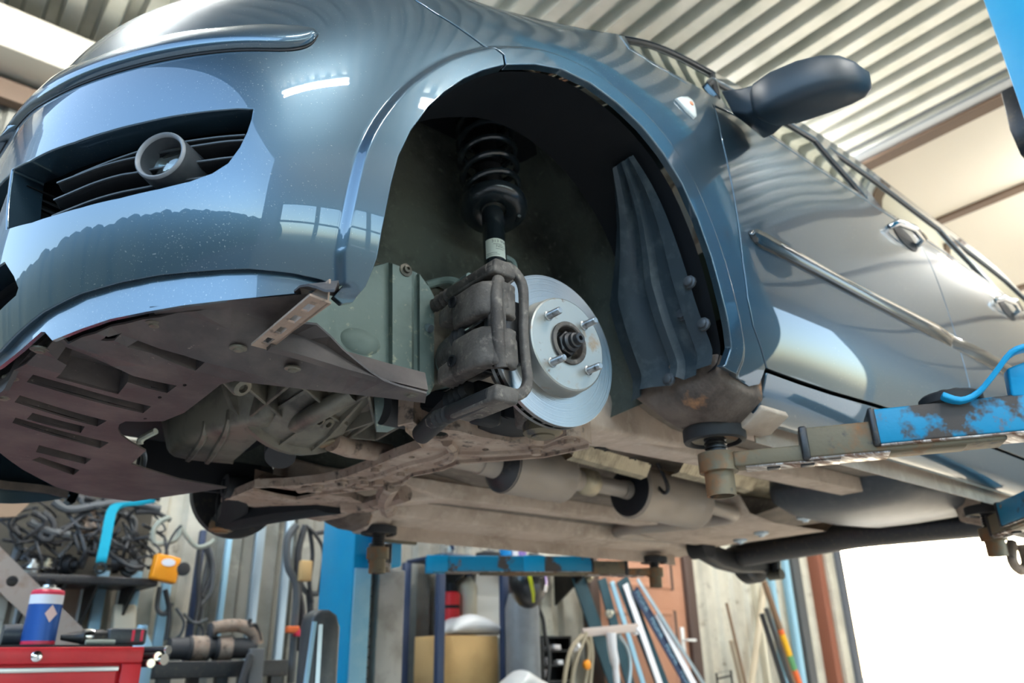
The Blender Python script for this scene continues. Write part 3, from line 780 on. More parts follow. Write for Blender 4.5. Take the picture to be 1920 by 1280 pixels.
# ------------------------------------------------------------------ details on the body
def curtain(px, py, line, off=0.0, ext=.4):
    """where a line of sight meets the upright curtain below/above a line of points; off moves the curtain towards the car's middle"""
    d = ray(px, py); best = None
    pts = [Vector(p) for p in line]
    pts = [pts[0] + (pts[0]-pts[1]).normalized()*ext] + pts + [pts[-1] + (pts[-1]-pts[-2]).normalized()*ext]
    for a, b in zip(pts[:-1], pts[1:]):
        t = Vector((b.x-a.x, b.y-a.y)); L = t.length
        if L < 1e-9: continue
        n = Vector((-t.y, t.x))/L
        den = d[0]*n.x + d[1]*n.y
        if abs(den) < 1e-9: continue
        k = ((a.x-CC[0])*n.x + (a.y-CC[1])*n.y + off)/den
        if k <= 0: continue
        q = CC + d*k; s_ = ((q[0]-a.x)*t.x + (q[1]-a.y)*t.y)/(L*L)
        if -1e-6 <= s_ <= 1+1e-6 and (best is None or k < best[0]): best = (k, Vector(q), a.z + (b.z-a.z)*s_)
    if best is None: raise ValueError('no curtain point at %s %s' % (px, py))
    return best[1], best[2]
# chin spoiler under the bumper
_ll = [(0.0, 1.0), (.25, 1.0), (.45, 1.0)] + _low
_la = np.array(dens(_ll, .03, False)); _l3 = [Vector(p) - Vector(n)*.008 for p, n in zip(skin(_la[:,0], _la[:,1]), skin_n(_la[:,0], _la[:,1])*SGN)]
_chin_px = [(0,687),(40,655),(77,622),(84,622),(98,638),(150,617),(206,598),(275,584),(344,572),(412,564),(481,557),(550,550),(619,543)]
_cb = []; _ct = []
for a, b in _chin_px:
    q, zt = curtain(a, b, _l3); _cb.append(q); _ct.append(Vector((q.x, q.y, max(zt + .012, q.z + .003))))
_y0 = _cb[0].y; _z0 = _cb[0].z
_mid = [(p, Vector((p.x, p.y, _z0 + (p.z - .0 - _l3[0].z)*.3))) for p in _l3 if p.y > _y0 + .02]
_ct = [p for p, q in _mid] + _ct; _cb = [q for p, q in _mid] + _cb
def curtain_sheet(mb, top, bot, th, inward):
    rings = []
    for i in range(len(top)):
        a = top[max(i-1, 0)]; b = top[min(i+1, len(top)-1)]; t = Vector((b.x-a.x, b.y-a.y, 0)).normalized(); n = Vector((-t.y, t.x, 0))
        if n.dot(inward - top[i]) < 0: n = -n
        rings.append([top[i], bot[i], bot[i] + n*th, top[i] + n*th])
    return mb.loft(rings, caps=True)
_full_t = [Vector((p.x, -p.y, p.z)) for p in _ct[:0:-1]] + _ct; _full_b = [Vector((p.x, -p.y, p.z)) for p in _cb[:0:-1]] + _cb
curtain_sheet(MB(), _full_t, _full_b, .005, Vector((0, 0, 0))).build('chin_spoiler', M['paint'], car, smooth=50)
# dark lip just behind the chin
_in = [p + (Vector((-.2, 0, p.z)) - p).normalized()*.022 for p in _full_t]; _ib = [Vector((p.x, p.y, min(q.z, p.z) - .012)) for p, q in zip(_in, _full_t)]
curtain_sheet(MB(), _in, [p + Vector((0,0,-.008)) for p in _ib], .006, Vector((0,0,0))).build('bumper_lip', M['shield'], car, smooth=50)

# fog lamp openings with slats
def skin_at(q, depth):
    return Vector(skin([q[0]], [q[1]], False)[0] - skin_n([q[0]], [q[1]])[0]*SGN*depth)
slat_px = [[(95,311),(140,291),(200,268),(262,249),(330,237),(400,228),(462,224)],
           [(66,328),(110,310),(160,291),(205,278),(251,268),(353,249),(410,241),(462,238)],
           [(60,361),(100,343),(150,322),(200,307),(240,300),(364,279),(410,273),(446,270)],
           [(55,393),(100,374),(150,355),(200,341),(250,331),(346,314),(390,308),(420,304)]]
for mir in (1, -1):
    def mm(p): return Vector((p.x, p.y*mir, p.z))
    lp = inset(dens(sc(fog), .02), -.012); vs, tri = fill(lp, [], .04); mb = MB()
    mb.add([mm(skin_at((p[0], p[1]/VS), .10)) for p in vs], tri)
    q = [mm(skin_at((p[0], p[1]/VS), .10)) for p in lp]; q2 = [mm(skin_at((p[0], p[1]/VS), .038)) for p in lp]
    mb.loft([q, q2], caps=False)
    fg = mb.build('fog_grille', M['black'], car, smooth=0)
    for k, line in enumerate(slat_px):
        uv = [tuple(q) for q in smooth_line(hits(line), 4)]; rings = []
        for i, q in enumerate(uv):
            d0 = .026 if k else .030
            if i == 0 or i == len(uv) - 1: d0 += .008
            f = skin_at(q, d0); b = skin_at(q, .085); up = Vector((0, 0, .0026))
            m_ = f + (b - f)*.08
            rings.append([mm(p) for p in (f - up*.4, m_ + up, b + up, b - up*1.6, m_ - up*1.6)])
        MB().loft(rings).build('slat', M['black'], fg, smooth=40)
        MB().tube([mm(skin_at(q, (.026 if k else .030) - .001)) for q in uv[1:-1]], .0019, 6).build('slat_highlight', M['plastic'], fg)  # lighter tube paints the highlight along each slat's front edge
    for a, b in (((170,282),(156,388)),):
        p0 = [skin_at(hit(*a), .05), skin_at(hit(*a), .085), skin_at(hit(*b), .085), skin_at(hit(*b), .05)]
        w = Vector((.0025, -.002, 0)); mb = MB(); mb.prism([mm(p) for p in p0], mm(w)); mb.build('divider', M['black'], fg, smooth=0)
    for a, b in (((88,330),(72,408)),):
        p0 = [skin_at(hit(*a), .05), skin_at(hit(*a), .085), skin_at(hit(*b), .085), skin_at(hit(*b), .05)]
        mb = MB(); mb.prism([mm(p) for p in p0], mm(Vector((.0025, -.002, 0)))); mb.build('divider', M['black'], fg, smooth=0)
    c = skin_at(hit(296, 287), .004); ax = Vector((-.76, -.64, -.02)).normalized()
    R_ = .0335
    MB().lathe(mm(c), mm(ax), [(-.065, R_*1.10), (-.004, R_*1.0), (-.001, R_*.985), (-.001, R_*.86), (-.003, R_*.84), (-.045, R_*.74), (-.046, R_*.70)], 40, closed=False).build('fog_lamp', M['plastic'], car, smooth=50)
    fl_ = SC.objects[-1] if False else [o for o in car.children if o.name.startswith('fog_lamp')][-1]
    MB().lathe(mm(c), mm(ax), [(-.002, R_*1.0), (.0005, R_*.985), (.002, R_*.94), (.001, R_*.87), (-.003, R_*.835)], 40, closed=True).build('bezel_rim', M['rimglint'], fl_, smooth=60)
    MB().lathe(mm(c), mm(ax), [(-.026, R_*.80), (-.022, R_*.62), (-.019, R_*.3), (-.018, 0)], 32).build('lens', M['lens'], fl_, smooth=60)
    MB().lathe(mm(c), mm(ax), [(-.030, R_*.80), (-.042, R_*.55), (-.046, 0)], 32).build('reflector', M['chrome'], fl_, smooth=60)
# dark screens behind the two middle openings, with bars
for g, nb in ((cen_up, 4), (cen_lo, 3)):
    gg = both_sides(g); us = [p[0] for p in gg]; vlo, vhi = min(p[1] for p in g), max(p[1] for p in g); um = max(us)
    rings = [[skin_at((u, v), .09) for v in (vlo - .15, vhi + .15)] for u in np.linspace(-um - .02, um + .02, 24)]
    MB().loft(rings, caps=False, closed=False).build('grille_screen', M['black'], car, smooth=0)
    gs = [o for o in car.children if o.name.startswith('grille_screen')][-1]
    for k in range(1, nb + 1):
        v = vlo + (vhi - vlo)*k/(nb + 1); rings = []
        for u in np.linspace(-um, um, 30):
            f = skin_at((u, v), .02); b = skin_at((u, v), .08); rings.append([f, b + Vector((0,0,.003)), b - Vector((0,0,.003))])
        MB().loft(rings).build('grille_bar', M['black'], gs, smooth=0)

# side indicator, door mirrors, handles and rubbing strips
ind = hits([(1265,187),(1272,184),(1285,184),(1294,190),(1299,198),(1302,210),(1303,222),(1300,224),(1285,209)])
for mir in (1, -1):
    lo = np.array(ind); lo[:, 0] *= mir; c = lo.mean(0); rings = []
    for s_, h in ((1.0, -.002), (1.0, .004), (.9, .007), (.55, .0095), (.05, .010)):
        q = c + (lo - c)*s_; rings.append([Vector(a + b*SGN*h) for a, b in zip(skin(q[:,0], q[:,1], False), skin_n(q[:,0], q[:,1]))])
    ip = MB().loft(rings).build('side_indicator', M['white_lens'], car, smooth=50, label='milky white side indicator')
    q = c; p = Vector(skin([q[0]], [q[1]], False)[0]); n = Vector(skin_n([q[0]], [q[1]])[0]*SGN)
    MB().lathe(p + n*.0085, n, [(0, .006), (.003, .005), (.004, 0)], 14).build('bulb', M['amber'], ip)
mold_lo = hits([(1406,444),(1412,452),(1425,464),(1480,491),(1534,519),(1590,549),(1650,580),(1720,617),(1783,651)])
mold_up = hits([(1402,436),(1408,431),(1425,434),(1500,478),(1575,520),(1640,553),(1699,582),(1745,604),(1790,628)])
ml_ = [tuple(q) for q in smooth_line(mold_lo, 4)]; mu_ = [tuple(q) for q in smooth_line(mold_up, 4)]
du_ = mu_[-1][0] - ml_[-1][0]
rl = [(ml_[-1][0] + .014 + t, ml_[-1][1]) for t in np.linspace(0, .72, 14)]; ru = [(a + du_*.3, b + (mu_[-1][1] - ml_[-1][1])) for a, b in rl]
for mir in (1, -1):
    f = lambda L_: [(a*mir, b) for a, b in L_]
    sm = skin_strip(MB(), f(ml_), f(mu_), [(0, -.003), (.04, .006), (.2, .010), (.55, .011), (.62, .0085), (.9, .008), (1.0, -.002)]).build('rubbing_strip', M['strut'], car, smooth=40)
    skin_strip(MB(), f([(a + (c_ - a)*.62, b + (d_ - b)*.62) for (a, b), (c_, d_) in zip(ml_[8:], mu_[8:])]), f([(a + (c_ - a)*.86, b + (d_ - b)*.86) for (a, b), (c_, d_) in zip(ml_[8:], mu_[8:])]), [(0, .007), (.3, .012), (.7, .012), (1, .007)]).build('bright_insert', M['chrome'], sm, smooth=40)
    skin_strip(MB(), f(rl), f(ru), [(0, -.003), (.04, .006), (.2, .010), (.55, .011), (.9, .008), (1.0, -.002)]).build('rubbing_strip', M['strut'], car, smooth=40)
for (hx, hy) in ((1697, 446), (1887, 580)):
    u0, v0 = hit(hx, hy)
    for mir in (1, -1):
        def hp(du, dv, h):
            p = skin([(u0 + du)*mir], [v0 + dv/VS], False)[0]; n = skin_n([(u0 + du)*mir], [v0 + dv/VS])[0]*SGN; return Vector(p + n*h)
        cup = MB(); rings = []
        for s_, h in ((1.0, .0015), (.9, .002), (.6, -.001)):
            rings.append([hp(.062*s_*math.cos(a), .026*s_*math.sin(a), h) for a in np.linspace(0, 2*PI, 24, endpoint=False)])
        hc = cup.loft(rings).build('door_handle', M['black'], car, smooth=50)
        g = MB(); g.tube([hp(-.085, .004, .0), hp(-.075, .005, .022), (hp(0, .006, .032)), hp(.07, .005, .024), hp(.085, .004, .0)], [.008, .010, .0105, .010, .008], 10)
        g.build('grip', M['chrome'], hc, smooth=60)
for mir in (1, -1):
    def mm(p): return Vector((p[0], p[1]*mir, p[2]))
    sec = []
    for y, x, z, hx, hz in ((-.915,.425,.583,.030,.034),(-.93,.43,.580,.048,.044),(-.97,.44,.578,.058,.050),(-1.02,.455,.577,.062,.049),(-1.06,.472,.576,.060,.045),(-1.085,.486,.575,.052,.038),(-1.10,.497,.574,.036,.026),(-1.106,.500,.574,.018,.012)):
        r = []
        for a in np.linspace(0, 2*PI, 20, endpoint=False):
            c_, s_ = math.cos(a), math.sin(a); e = .52
            r.append(mm((x + hx*math.copysign(abs(c_)**e, c_), y, z + hz*math.copysign(abs(s_)**e, s_) + (.012 if c_ > 0 else 0)*abs(c_))))
        sec.append(r)
    dm = MB().loft(sec).build('door_mirror', M['mirror_plastic'], car, smooth=60)
    arm_ = MB().loft([[mm(p) for p in ((.405,-.842,.668),(.52,-.848,.648),(.52,-.864,.578),(.405,-.862,.595))], [mm(p) for p in ((.395,-.90,.630),(.49,-.90,.622),(.495,-.90,.555),(.40,-.90,.562))], [mm(p) for p in ((.395,-.955,.612),(.465,-.955,.606),(.47,-.955,.548),(.40,-.955,.552))]])
    arm_.build('mirror_foot', M['mirror_plastic'], dm, bevel=.006)
    MB().obox(mm((.506, -1.005, .582)), (.003, 0, .001), mm((.010, -.055, -.002)), (0, 0, .030)).build('mirror_glass', M['chrome'], dm)
# dark cabin lining seen through the panes
cb = MB(); cb.box((.7, -.60, .30), (2.8, .60, .50)); cb.build('cabin_floor', M['black'], car)
# ------------------------------------------------------------------ wheel housing
_aw = _arch_front + _arch_rear[1:]
_a3 = [Vector(p) for p in skin([p[0] for p in _aw], [p[1] for p in _aw], False)]
_a3 = SL(_a3, 2)
def arch_line(y, grow, i0=0, i1=None):
    c = Vector((-.05, 0, .06)); out = []
    for p in _a3[i0:i1]:
        d = Vector((p.x - c.x, 0, p.z - c.z)); L = d.length; d.normalize(); q = c + d*(L + grow); out.append(Vector((q.x, y, q.z)))
    return out
def M2(mb, name, material, parent=None, **k):
    """a left-hand part and its twin on the other side of the car"""
    a = mb.build(name, material, parent or car, **k)
    tw = MB(); tw.v = [Vector((p.x, -p.y, p.z)) for p in mb.v]; tw.f = [f[::-1] for f in mb.f]
    b = tw.build(name, material, parent or car, **k); return a, b
n_ = len(_a3); split = int(n_*.60)
# plastic liner: outer band all round, wider and ribbed down the rear
rings = []
for i, (p, g) in enumerate([(None, .004), (None, .010)]): pass
mb = MB(); L0 = [Vector((p.x, p.y + .018, p.z)) for p in arch_line(0, .003)]
L0 = [Vector((a.x, b.y + .016, a.z)) for a, b in zip(arch_line(0, .004), _a3)]
L1 = [Vector((a.x, b.y + .05, a.z)) for a, b in zip(arch_line(0, .012), _a3)]
L2 = [Vector((a.x, -.70, a.z)) for a in arch_line(0, .022)]
L3 = [Vector((a.x, -.66, a.z)) for a in arch_line(0, .020)]
mb.loft([L0, L1, L2, L3], caps=False, closed=False); M2(mb, 'wheel_arch_liner', M['black'], smooth=50)
# inner metal housing
H1 = [Vector((a.x, -.67, a.z)) for a in arch_line(0, .03)]; H2 = [Vector((a.x, -.50, a.z)) for a in arch_line(0, .05)]; H2 = [Vector((a.x, a.y, a.z + .20*max(0, (a.z - .1)/.35))) for a in H2]; H3 = [Vector((a.x*.96 + .004, -.44, a.z + .2*max(0, (a.z - .1)/.35))) for a in arch_line(0, .04)]
mb = MB(); mb.loft([H1, H2, H3], caps=False, closed=False); M2(mb, 'wheel_housing', M['seal'], smooth=60)
# rear liner with ribs, screwed on
zr = lambda t: .36 - .42*t
rl_ = []
def rear_x(z, grow=0.0):
    L = arch_line(0, grow); best = min(L[len(L)//2:], key=lambda p: abs(p.z - z)); return best.x
rows = []
_rl = arch_line(0, -.014); _rl = [p for p in _rl if p.x > .10][::-1]; _cum = [0]
for i in range(1, len(_rl)): _cum.append(_cum[-1] + (_rl[i] - _rl[i-1]).length)
NT = 26
for i in range(NT + 1):
    t = 1 - i/NT; L = _cum[-1]*t; k = min(max(j for j in range(len(_cum)) if _cum[j] <= L + 1e-9), len(_rl) - 2); f = (L - _cum[k])/(_cum[k+1] - _cum[k])
    c = _rl[k]*(1-f) + _rl[k+1]*f; tn = (_rl[k+1] - _rl[k]).normalized(); nn = Vector((tn.z, 0, -tn.x))
    if nn.x < 0 and t < .5 or nn.dot(Vector((-.05, 0, .06)) - c) > 0: nn = -nn
    t = i/NT; w0, w1 = -.825, -.76 + .145*min(1, max(0, t/.55))
    rows.append([Vector((c.x, w0 + (w1 - w0)*s_, c.z)) + nn*dx for s_, dx in ((0, 0), (.16, .0), (.20, .012), (.34, .014), (.38, .0), (.46, .0), (.50, .016), (.62, .022 - .014*t), (.68, .004), (.80, .0), (.86, .018), (1.0, .022))])
mb = MB(); mb.loft(rows, caps=False, closed=False)
fl_a, fl_b = M2(mb, 'rear_liner', M['flap'], smooth=45)
def on_plane_y(px, py, x): return P(px, py, x=x)
for px, py in ((1310,517),(1272,598),(1322,612),(1251,708)):
    best = None
    for r in rows:
        for p in r:
            q = CR @ np.array(p) + CT; d = (960 + CF*q[0]/q[2] - px)**2 + (640 + CF*q[1]/q[2] - py)**2
            if best is None or d < best[0]: best = (d, p)
    c = best[1]; MB().lathe(c, (-1, -.15, 0), [(-.004, .0125), (.001, .0125), (.002, .0085), (.007, .0085), (.008, .006)], 10).build('liner_bolt', M['plastic'], fl_a, smooth=40)
# inner wall of the housing, open low down where the shafts pass
ow = [(-.46, .72), (-.46, .15), (-.135, .125), (-.12, .03), (.10, .03), (.16, .0), (.50, .0), (.50, .72)]
mb = MB(); mb.plate(dens(ow, .08), [], ((0, -.435, 0), (1, 0, 0), (0, 0, 1)), -.01, .1); M2(mb, 'inner_wing', M['seal'], smooth=0)
# strut tower
mb = MB(); mb.lathe((.005, -.53, .585), (0, .06, 1), [(0, .16), (.04, .14), (.08, .11), (.10, .07), (.105, 0)], 28); M2(mb, 'strut_tower', M['black'], smooth=60)
# bulkhead and toe board close the housing at the rear
mb = MB(); mb.loft([[Vector((.34, y, .50)), Vector((.40, y, .25)), Vector((.42, y, .13)), Vector((.50, y, .11))] for y in (-.70, -.5, -.3, 0, .3, .5, .70)], caps=False, closed=False); mb.build('bulkhead', M['seal'], car, smooth=60)
MB().box((-.50, -.43, .50), (.45, .43, .54)).build('engine_cover', M['black'], car, smooth=0)
MB().box((-.60, -.45, -.04), (-.56, .45, .45)).build('radiator', M['black'], car, smooth=0)

# green-grey splash panel between wheel and engine
yl = -.565
cols = [(572,590,660),(612,560,694),(622,548,700),(640,535,705),(700,500,716),(729,492,719),(736,494,722),(772,508,728),(776,509,730),(783,512,732),(787,514,733),(806,540,738),(814,556,722)]
dep = [0,0,.006,.010,.010,.010,-.004,-.004,.008,.008,-.003,-.003,.004]
r0, r1, r2 = [], [], []
for (px, yt, yb), dd in zip(cols, dep):
    r0.append(P(px, yt, y=yl + dd)); r1.append(P(px, (yt+yb)/2, y=yl + dd)); r2.append(P(px, yb, y=yl + dd))
front = [Vector((r0[0].x - .12, r0[0].y + .02, r0[0].z + .05)), Vector((r1[0].x - .12, r1[0].y + .02, r1[0].z)), Vector((r2[0].x - .12, r2[0].y + .02, r2[0].z))]
top_in = [p + Vector((0, .06, .02)) for p in r0]
mb = MB(); mb.loft([[top_in[i], r0[i], r1[i], r2[i], r2[i] + Vector((0, .03, -.004))] for i in range(len(r0))], caps=False, closed=False); spl = mb.build('splash_panel', M['liner'], car, smooth=40)
for px, py in ((760, 507),):
    MB().lathe(P(px, py, y=yl - .003), (0, -1, 0), [(0, .012), (.003, .012), (.004, .007), (.009, .0065), (.010, .003), (.006, .0025)], 14).build('clip', M['alloy'], spl, smooth=40)
c = P(676, 640, y=yl + .010); mb = MB()
mb.loft([[c + Vector((.036*math.cos(a)*s_, -h, .022*math.sin(a)*s_)) for a in np.linspace(0, 2*PI, 20, endpoint=False)] for s_, h in ((1, 0), (.85, .006), (.4, .010), (.02, .011))]); mb.build('raised_boss', M['liner'], spl, smooth=60)

# ------------------------------------------------------------------ engine undershield
ZS = -.118
def sh(px, py): p = P(px, py, z=ZS); return (p.x, p.y)
edge_l = [(p.x + .012, p.y) for p in _cb if p.y < -.05]     # follows the chin
edge_l = [(a + .006, b*.985) for a, b in edge_l]
right = [sh(*q) for q in ((626,556),(590,590),(520,650),(560,664),(640,692),(720,713),(800,734),(797,752),(720,742),(640,733),(540,722),(440,710),(415,716),(385,740),(346,770),(307,786),(262,787),(236,786),(224,792),(222,803),(228,813),(247,827),(274,842),(246,867),(292,882),(337,896),(425,912))]
far = [(-.30, .30), (-.42, .48), (-.50, .60)]
mirror_edge = [(a, -b) for a, b in edge_l[::-1]]
outer = [q for q in edge_l[::-1]]
outer = right[::-1] + [(a, b) for a, b in edge_l[::-1] if b < -.30] + [(-.715, -.28), (-.70, -.15), (-.665, .0), (-.61, .12), (-.53, .255), (-.455, .32), (-.36, .33)]
# drop points that would fold back
bars = [[(239,646),(259,634),(385,675),(367,691)],[(108,670),(122,657),(332,719),(314,733)],[(127,677),(150,683),(244,703),(228,735),(108,706)],[(51,712),(63,698),(284,758),(269,771)],
        [(28,750),(38,737),(201,785),(183,796)],[(51,782),(62,770),(160,796),(152,808)],[(24,789),(30,779),(205,826),(188,837)],[(68,844),(74,831),(172,857),(160,867)],[(60,859),(75,853),(150,878),(138,888)]]
bars[1] = [(108,670),(122,657),(332,719),(314,733),(240,712),(222,735),(106,704),(126,680)]; del bars[2]
_chin = [p for p in _cb if p.y < -.05]
def shield_z(p):
    d, zc = min(((Vector((p.x - q.x, p.y - q.y)).length, q.z) for q in _chin), key=lambda w: w[0]); k = max(0, 1 - d/.16); return p.z + (zc + .006 - ZS)*k*k*(3 - 2*k)
def shp(px, py):
    p = P(px, py, z=ZS)
    for _ in range(12):
        z = shield_z(Vector((p.x, p.y, ZS))); p = P(px, py, z=p.z*.5 + z*.5)
    return Vector((p.x, p.y, ZS))
holes = [[tuple(shp(*q))[:2] for q in b] for b in bars]
for cx, cy, rx, ry in ((202,626,26,9),(75,652,14,6),(22,706,13,6),(347,718,4,2.4),(300,741,4,2.4),(343,766,4,2.4),(273,782,3.5,2.2),(292,784,3.5,2.2),(404,722,4,2.4),(527,718,4,2.2),(690,742,4,2.2)):
    holes.append([tuple(shp(cx + rx*math.cos(a), cy + ry*math.sin(a)))[:2] for a in np.linspace(0, 2*PI, 12, endpoint=False)])
for i, h in enumerate(holes):      # keep every opening clear of the edge
    c = np.mean(h, 0)
    for _ in range(14):
        q = np.array(h); bad = ~inside(outer, q) | (seg_dist(outer, q) < .012)
        if not bad.any(): break
        h = [tuple(c + (np.array(p) - c)*(.88 if k_ else 1.0)) for p, k_ in zip(h, bad)]
    holes[i] = h
mb = MB(); mb.plate(dens(outer, .03), [dens(h, .03) for h in holes], ((0, 0, ZS), (1, 0, 0), (0, 1, 0)), .003, .06)
_chin = [p for p in _cb if p.y < -.05]
def shield_z(p):
    d, zc = min(((Vector((p.x - q.x, p.y - q.y)).length, q.z) for q in _chin), key=lambda w: w[0]); k = max(0, 1 - d/.16); return p.z + (zc + .006 - ZS)*k*k*(3 - 2*k)
for p in mb.v: p.z = shield_z(p)
ush = mb.build('engine_undershield', M['shield'], car, smooth=0)
mb = MB()
for h in holes[:8]:           # pressed channels: walls run up into the sheet, with a raised bright front lip
    c = np.mean(h, 0); hi = [(c[0] + (a - c[0])*.93, c[1] + (b - c[1])*.86) for a, b in h]
    mb.loft([[Vector((a, b, ZS)) for a, b in h], [Vector((a, b, ZS + .030)) for a, b in hi]], caps=True)
    # keep only the roof and walls (the open side faces down)
    mb.f.pop(-2)
for p in mb.v: p.z = shield_z(p)
mb.build('pressed_channel', M['shield'], ush, smooth=0)
for px, py in ((75,652),(22,706),(290,604),(447,650),(549,688),(770,736),(8,742)):
    p = shp(px, py); p.z = shield_z(p) - .001; MB().lathe(p, (0, 0, -1), [(0, .011), (.002, .011), (.003, .006), (.005, .0055), (.0055, 0)], 14).build('shield_screw', M['alloy'], ush, smooth=40)
# stiff edge of the shield along the splash panel and the drilled bracket behind the bumper
def bar3(name, pts, w, h, material, parent, bevel=.002):
    mb = MB()
    for a, b in zip(pts[:-1], pts[1:]): mb.beam(a, b, w, h)
    return mb.build(name, material, parent, bevel=bevel)
e = [Vector((*sh(*q), ZS + .012)) for q in ((505,655),(570,672),(650,697),(725,717),(800,735))]
mb = MB(); rg = []
for p in e: rg.append([p + Vector((0, -.004, -.010)), p + Vector((.004, .012, .022)), p + Vector((0, .020, .020)), p + Vector((0, .008, -.012))])
mb.loft(rg); mb.build('shield_rim', M['shield'], ush, smooth=40)
A, B = P(488, 652, z=ZS + .006), P(597, 562, z=ZS + .02); dv = (B - A); sd = Vector((dv.y, -dv.x, 0)).normalized()*.022; ln = dv.length
fr = (A, dv.normalized(), sd.normalized())
mb = MB(); mb.plate([(0,-.010),(ln,-.016),(ln*1.02,.012),(0,.012)], [[(ln*a_ - .009, -.004), (ln*a_ + .009, -.004), (ln*a_ + .009, .005), (ln*a_ - .009, .005)] for a_ in (.15, .38, .62, .84)], fr, .003, .05)
mb.prism([A - sd*.55, B - sd*.6, B - sd*.6 + Vector((0,0,.03)), A - sd*.55 + Vector((0,0,.03))], sd*.1)
mb.build('drilled_bracket', M['dirty'], car, smooth=0)
# dark tray ahead of the splash panel, above the shield
MB().loft([[P(280,575,z=ZS+.03), P(610,548,z=ZS+.05)], [P(330,640,z=ZS+.035), P(500,655,z=ZS+.035)]], caps=False, closed=False).build('bumper_tray', M['shield'], car, smooth=0)

# ------------------------------------------------------------------ engine and gearbox seen from below
MB().box((-.50, .0, .045), (-.08, .42, .30)).build('sump_housing', M['black'], car, bevel=.02)
MB().box((-.55, -.38, .10), (.20, .42, .48)).build('engine_block', M['black'], car, bevel=.02)
pz = -.055
bot = PP([(318,858),(345,826),(480,790),(512,800),(440,866),(430,872)], z=pz)
cen = sum(bot, Vector())/len(bot)
pan_r = []
for h, s_ in ((0, .90), (.010, 1.0), (.07, 1.10), (.12, 1.28), (.20, 1.34)):
    pan_r.append([Vector((cen.x + (p.x - cen.x)*s_ - h*.15, cen.y + (p.y - cen.y)*s_, pz + h)) for p in SL(bot, 3, True)])
op = MB().loft(pan_r).build('oil_pan', M['alloy'], car, smooth=50)
for k in (.30, .62):
    a = bot[1]*(1-k) + bot[2]*k; b = bot[0]*(1-k) + bot[5]*k
    pts = [a + (a - cen)*.4 + Vector((0,0,.14)), a + (a - cen)*.12 + Vector((0,0,.07)), a + Vector((0,0,.004)), a*.5 + b*.5 + Vector((0,0,-.003)), b + Vector((0,0,.002))]
    MB().tube(SL(pts, 4), .007, 6).build('rib', M['alloy'], op)
# bell housing with a ribbed rim
bc = Vector((-.20, -.17, .075)); ay = Vector((.10, -1, .02)).normalized()
bh = MB().lathe(bc, ay, [(-.02, .145), (-.02, .163), (.0, .166), (.004, .152), (.06, .142), (.12, .115), (.17, .105), (.30, .095), (.33, .06), (.34, 0)], 40).build('bell_housing', M['alloy'], car, smooth=40)
for k in range(14):
    a = 2*PI*k/14; u_ = Vector((math.cos(a), 0, math.sin(a))); u_ = (u_ - ay*u_.dot(ay)).normalized()
    MB().prism([bc + u_*.16 + ay*.0, bc + u_*.105 + ay*.125, bc + u_*.10 + ay*.20, bc + u_*.145 + ay*.07], ay.cross(u_)*.006).build('rib', M['alloy'], bh, smooth=0)
gb = MB().loft([[Vector((x + dx, y, z + dz)) for dx, dz in ((-.11,-.02),(-.07,-.075),(.06,-.085),(.13,-.04),(.14,.10),(-.10,.12))] for x, y, z in ((-.17,-.40,.06),(-.155,-.47,.055),(-.14,-.52,.06))]).build('gearbox', M['alloy'], car, bevel=.008)
# ribs and flanges on the gearbox, set out as triangles
def blade(a, b, h, th=.006, parent=None, name='rib', material=None, z0=-.045, z1=-.045):
    a_ = P(*a, z=z0); b_ = P(*b, z=z1); d = (b_ - a_).normalized(); s_ = d.cross(Vector((0,0,1))).normalized()*th/2
    mb = MB(); mb.prism([a_ - s_, b_ - s_, b_ + s_, a_ + s_], Vector((0, 0, h))); return mb.build(name, material or M['alloy'], parent or gb, bevel=.0015)
for a, b in (((455,722),(545,797)),((545,722),(470,782)),((560,722),(625,775)),((625,775),(545,798)),((690,742),(625,775)),((690,742),(702,792)),((640,812),(702,792)),((702,792),(655,822)),((655,822),(705,826)),((705,826),(760,795)),((600,770),(650,800))):
    blade(a, b, .09)
for a, r in (((596,786),.016),((612,792),.014),((452,724),.018),((560,806),.013)):
    p = P(*a, z=-.05); MB().lathe(p, (.3, -.6, -.6), [(-.06, r), (.0, r), (.006, r*.85), (.008, r*.45), (.0, r*.4)], 16).build('boss', M['alloy'], gb, smooth=40)
MB().tube(SL([P(555,795,z=-.05), P(610,765,z=-.05), P(660,735,z=-.03)], 4), .018, 12).build('shift_shaft', M['alloy'], gb)
# engine steady bar with its bushes
eb = MB(); eb.loft([[P(px, py, z=z_) for px, py, z_ in ((545+dx,812+dy*.2,-.06),(558+dx,828+dy,-.06),(600+dx,846+dy,-.07),(625+dx,838+dy,-.06),(612+dx,822+dy,-.04),(575+dx,812+dy,-.04))] for dx, dy in ((0,0),(6,-14))])
eb_ = eb.build('engine_steady', M['rust'], car, bevel=.004)
MB().tube([P(622,826,z=-.055), P(655,838,z=-.055), P(730,850,z=-.05)], [.022, .022, .020], 14).build('steady_rod', M['dirty'], eb_)
MB().lathe(P(527,840,z=-.07), (.2, .5, .6), [(-.03, .016), (-.028, .030), (.0, .032), (.028, .030), (.03, .016)], 20).build('rubber_bush', M['rubber'], eb_, smooth=40)
MB().lathe(P(520,858,z=-.07), (.2, .5, .6), [(-.02, .012), (.03, .012)], 14).build('bolt', M['darkmetal'], eb_)
# bundle of pale hose and red-wrapped wire by the hole in the shield
MB().tube(SL([P(262,832,z=-.07), P(266,822,z=-.06), P(292,808,z=-.05)], 4), .0065, 8).build('drain_hose', M['label'], car)
MB().tube(SL([P(268,846,z=-.085), P(270,860,z=-.09), P(266,880,z=-.095)], 4), .006, 8).build('cable', M['galv'], car)

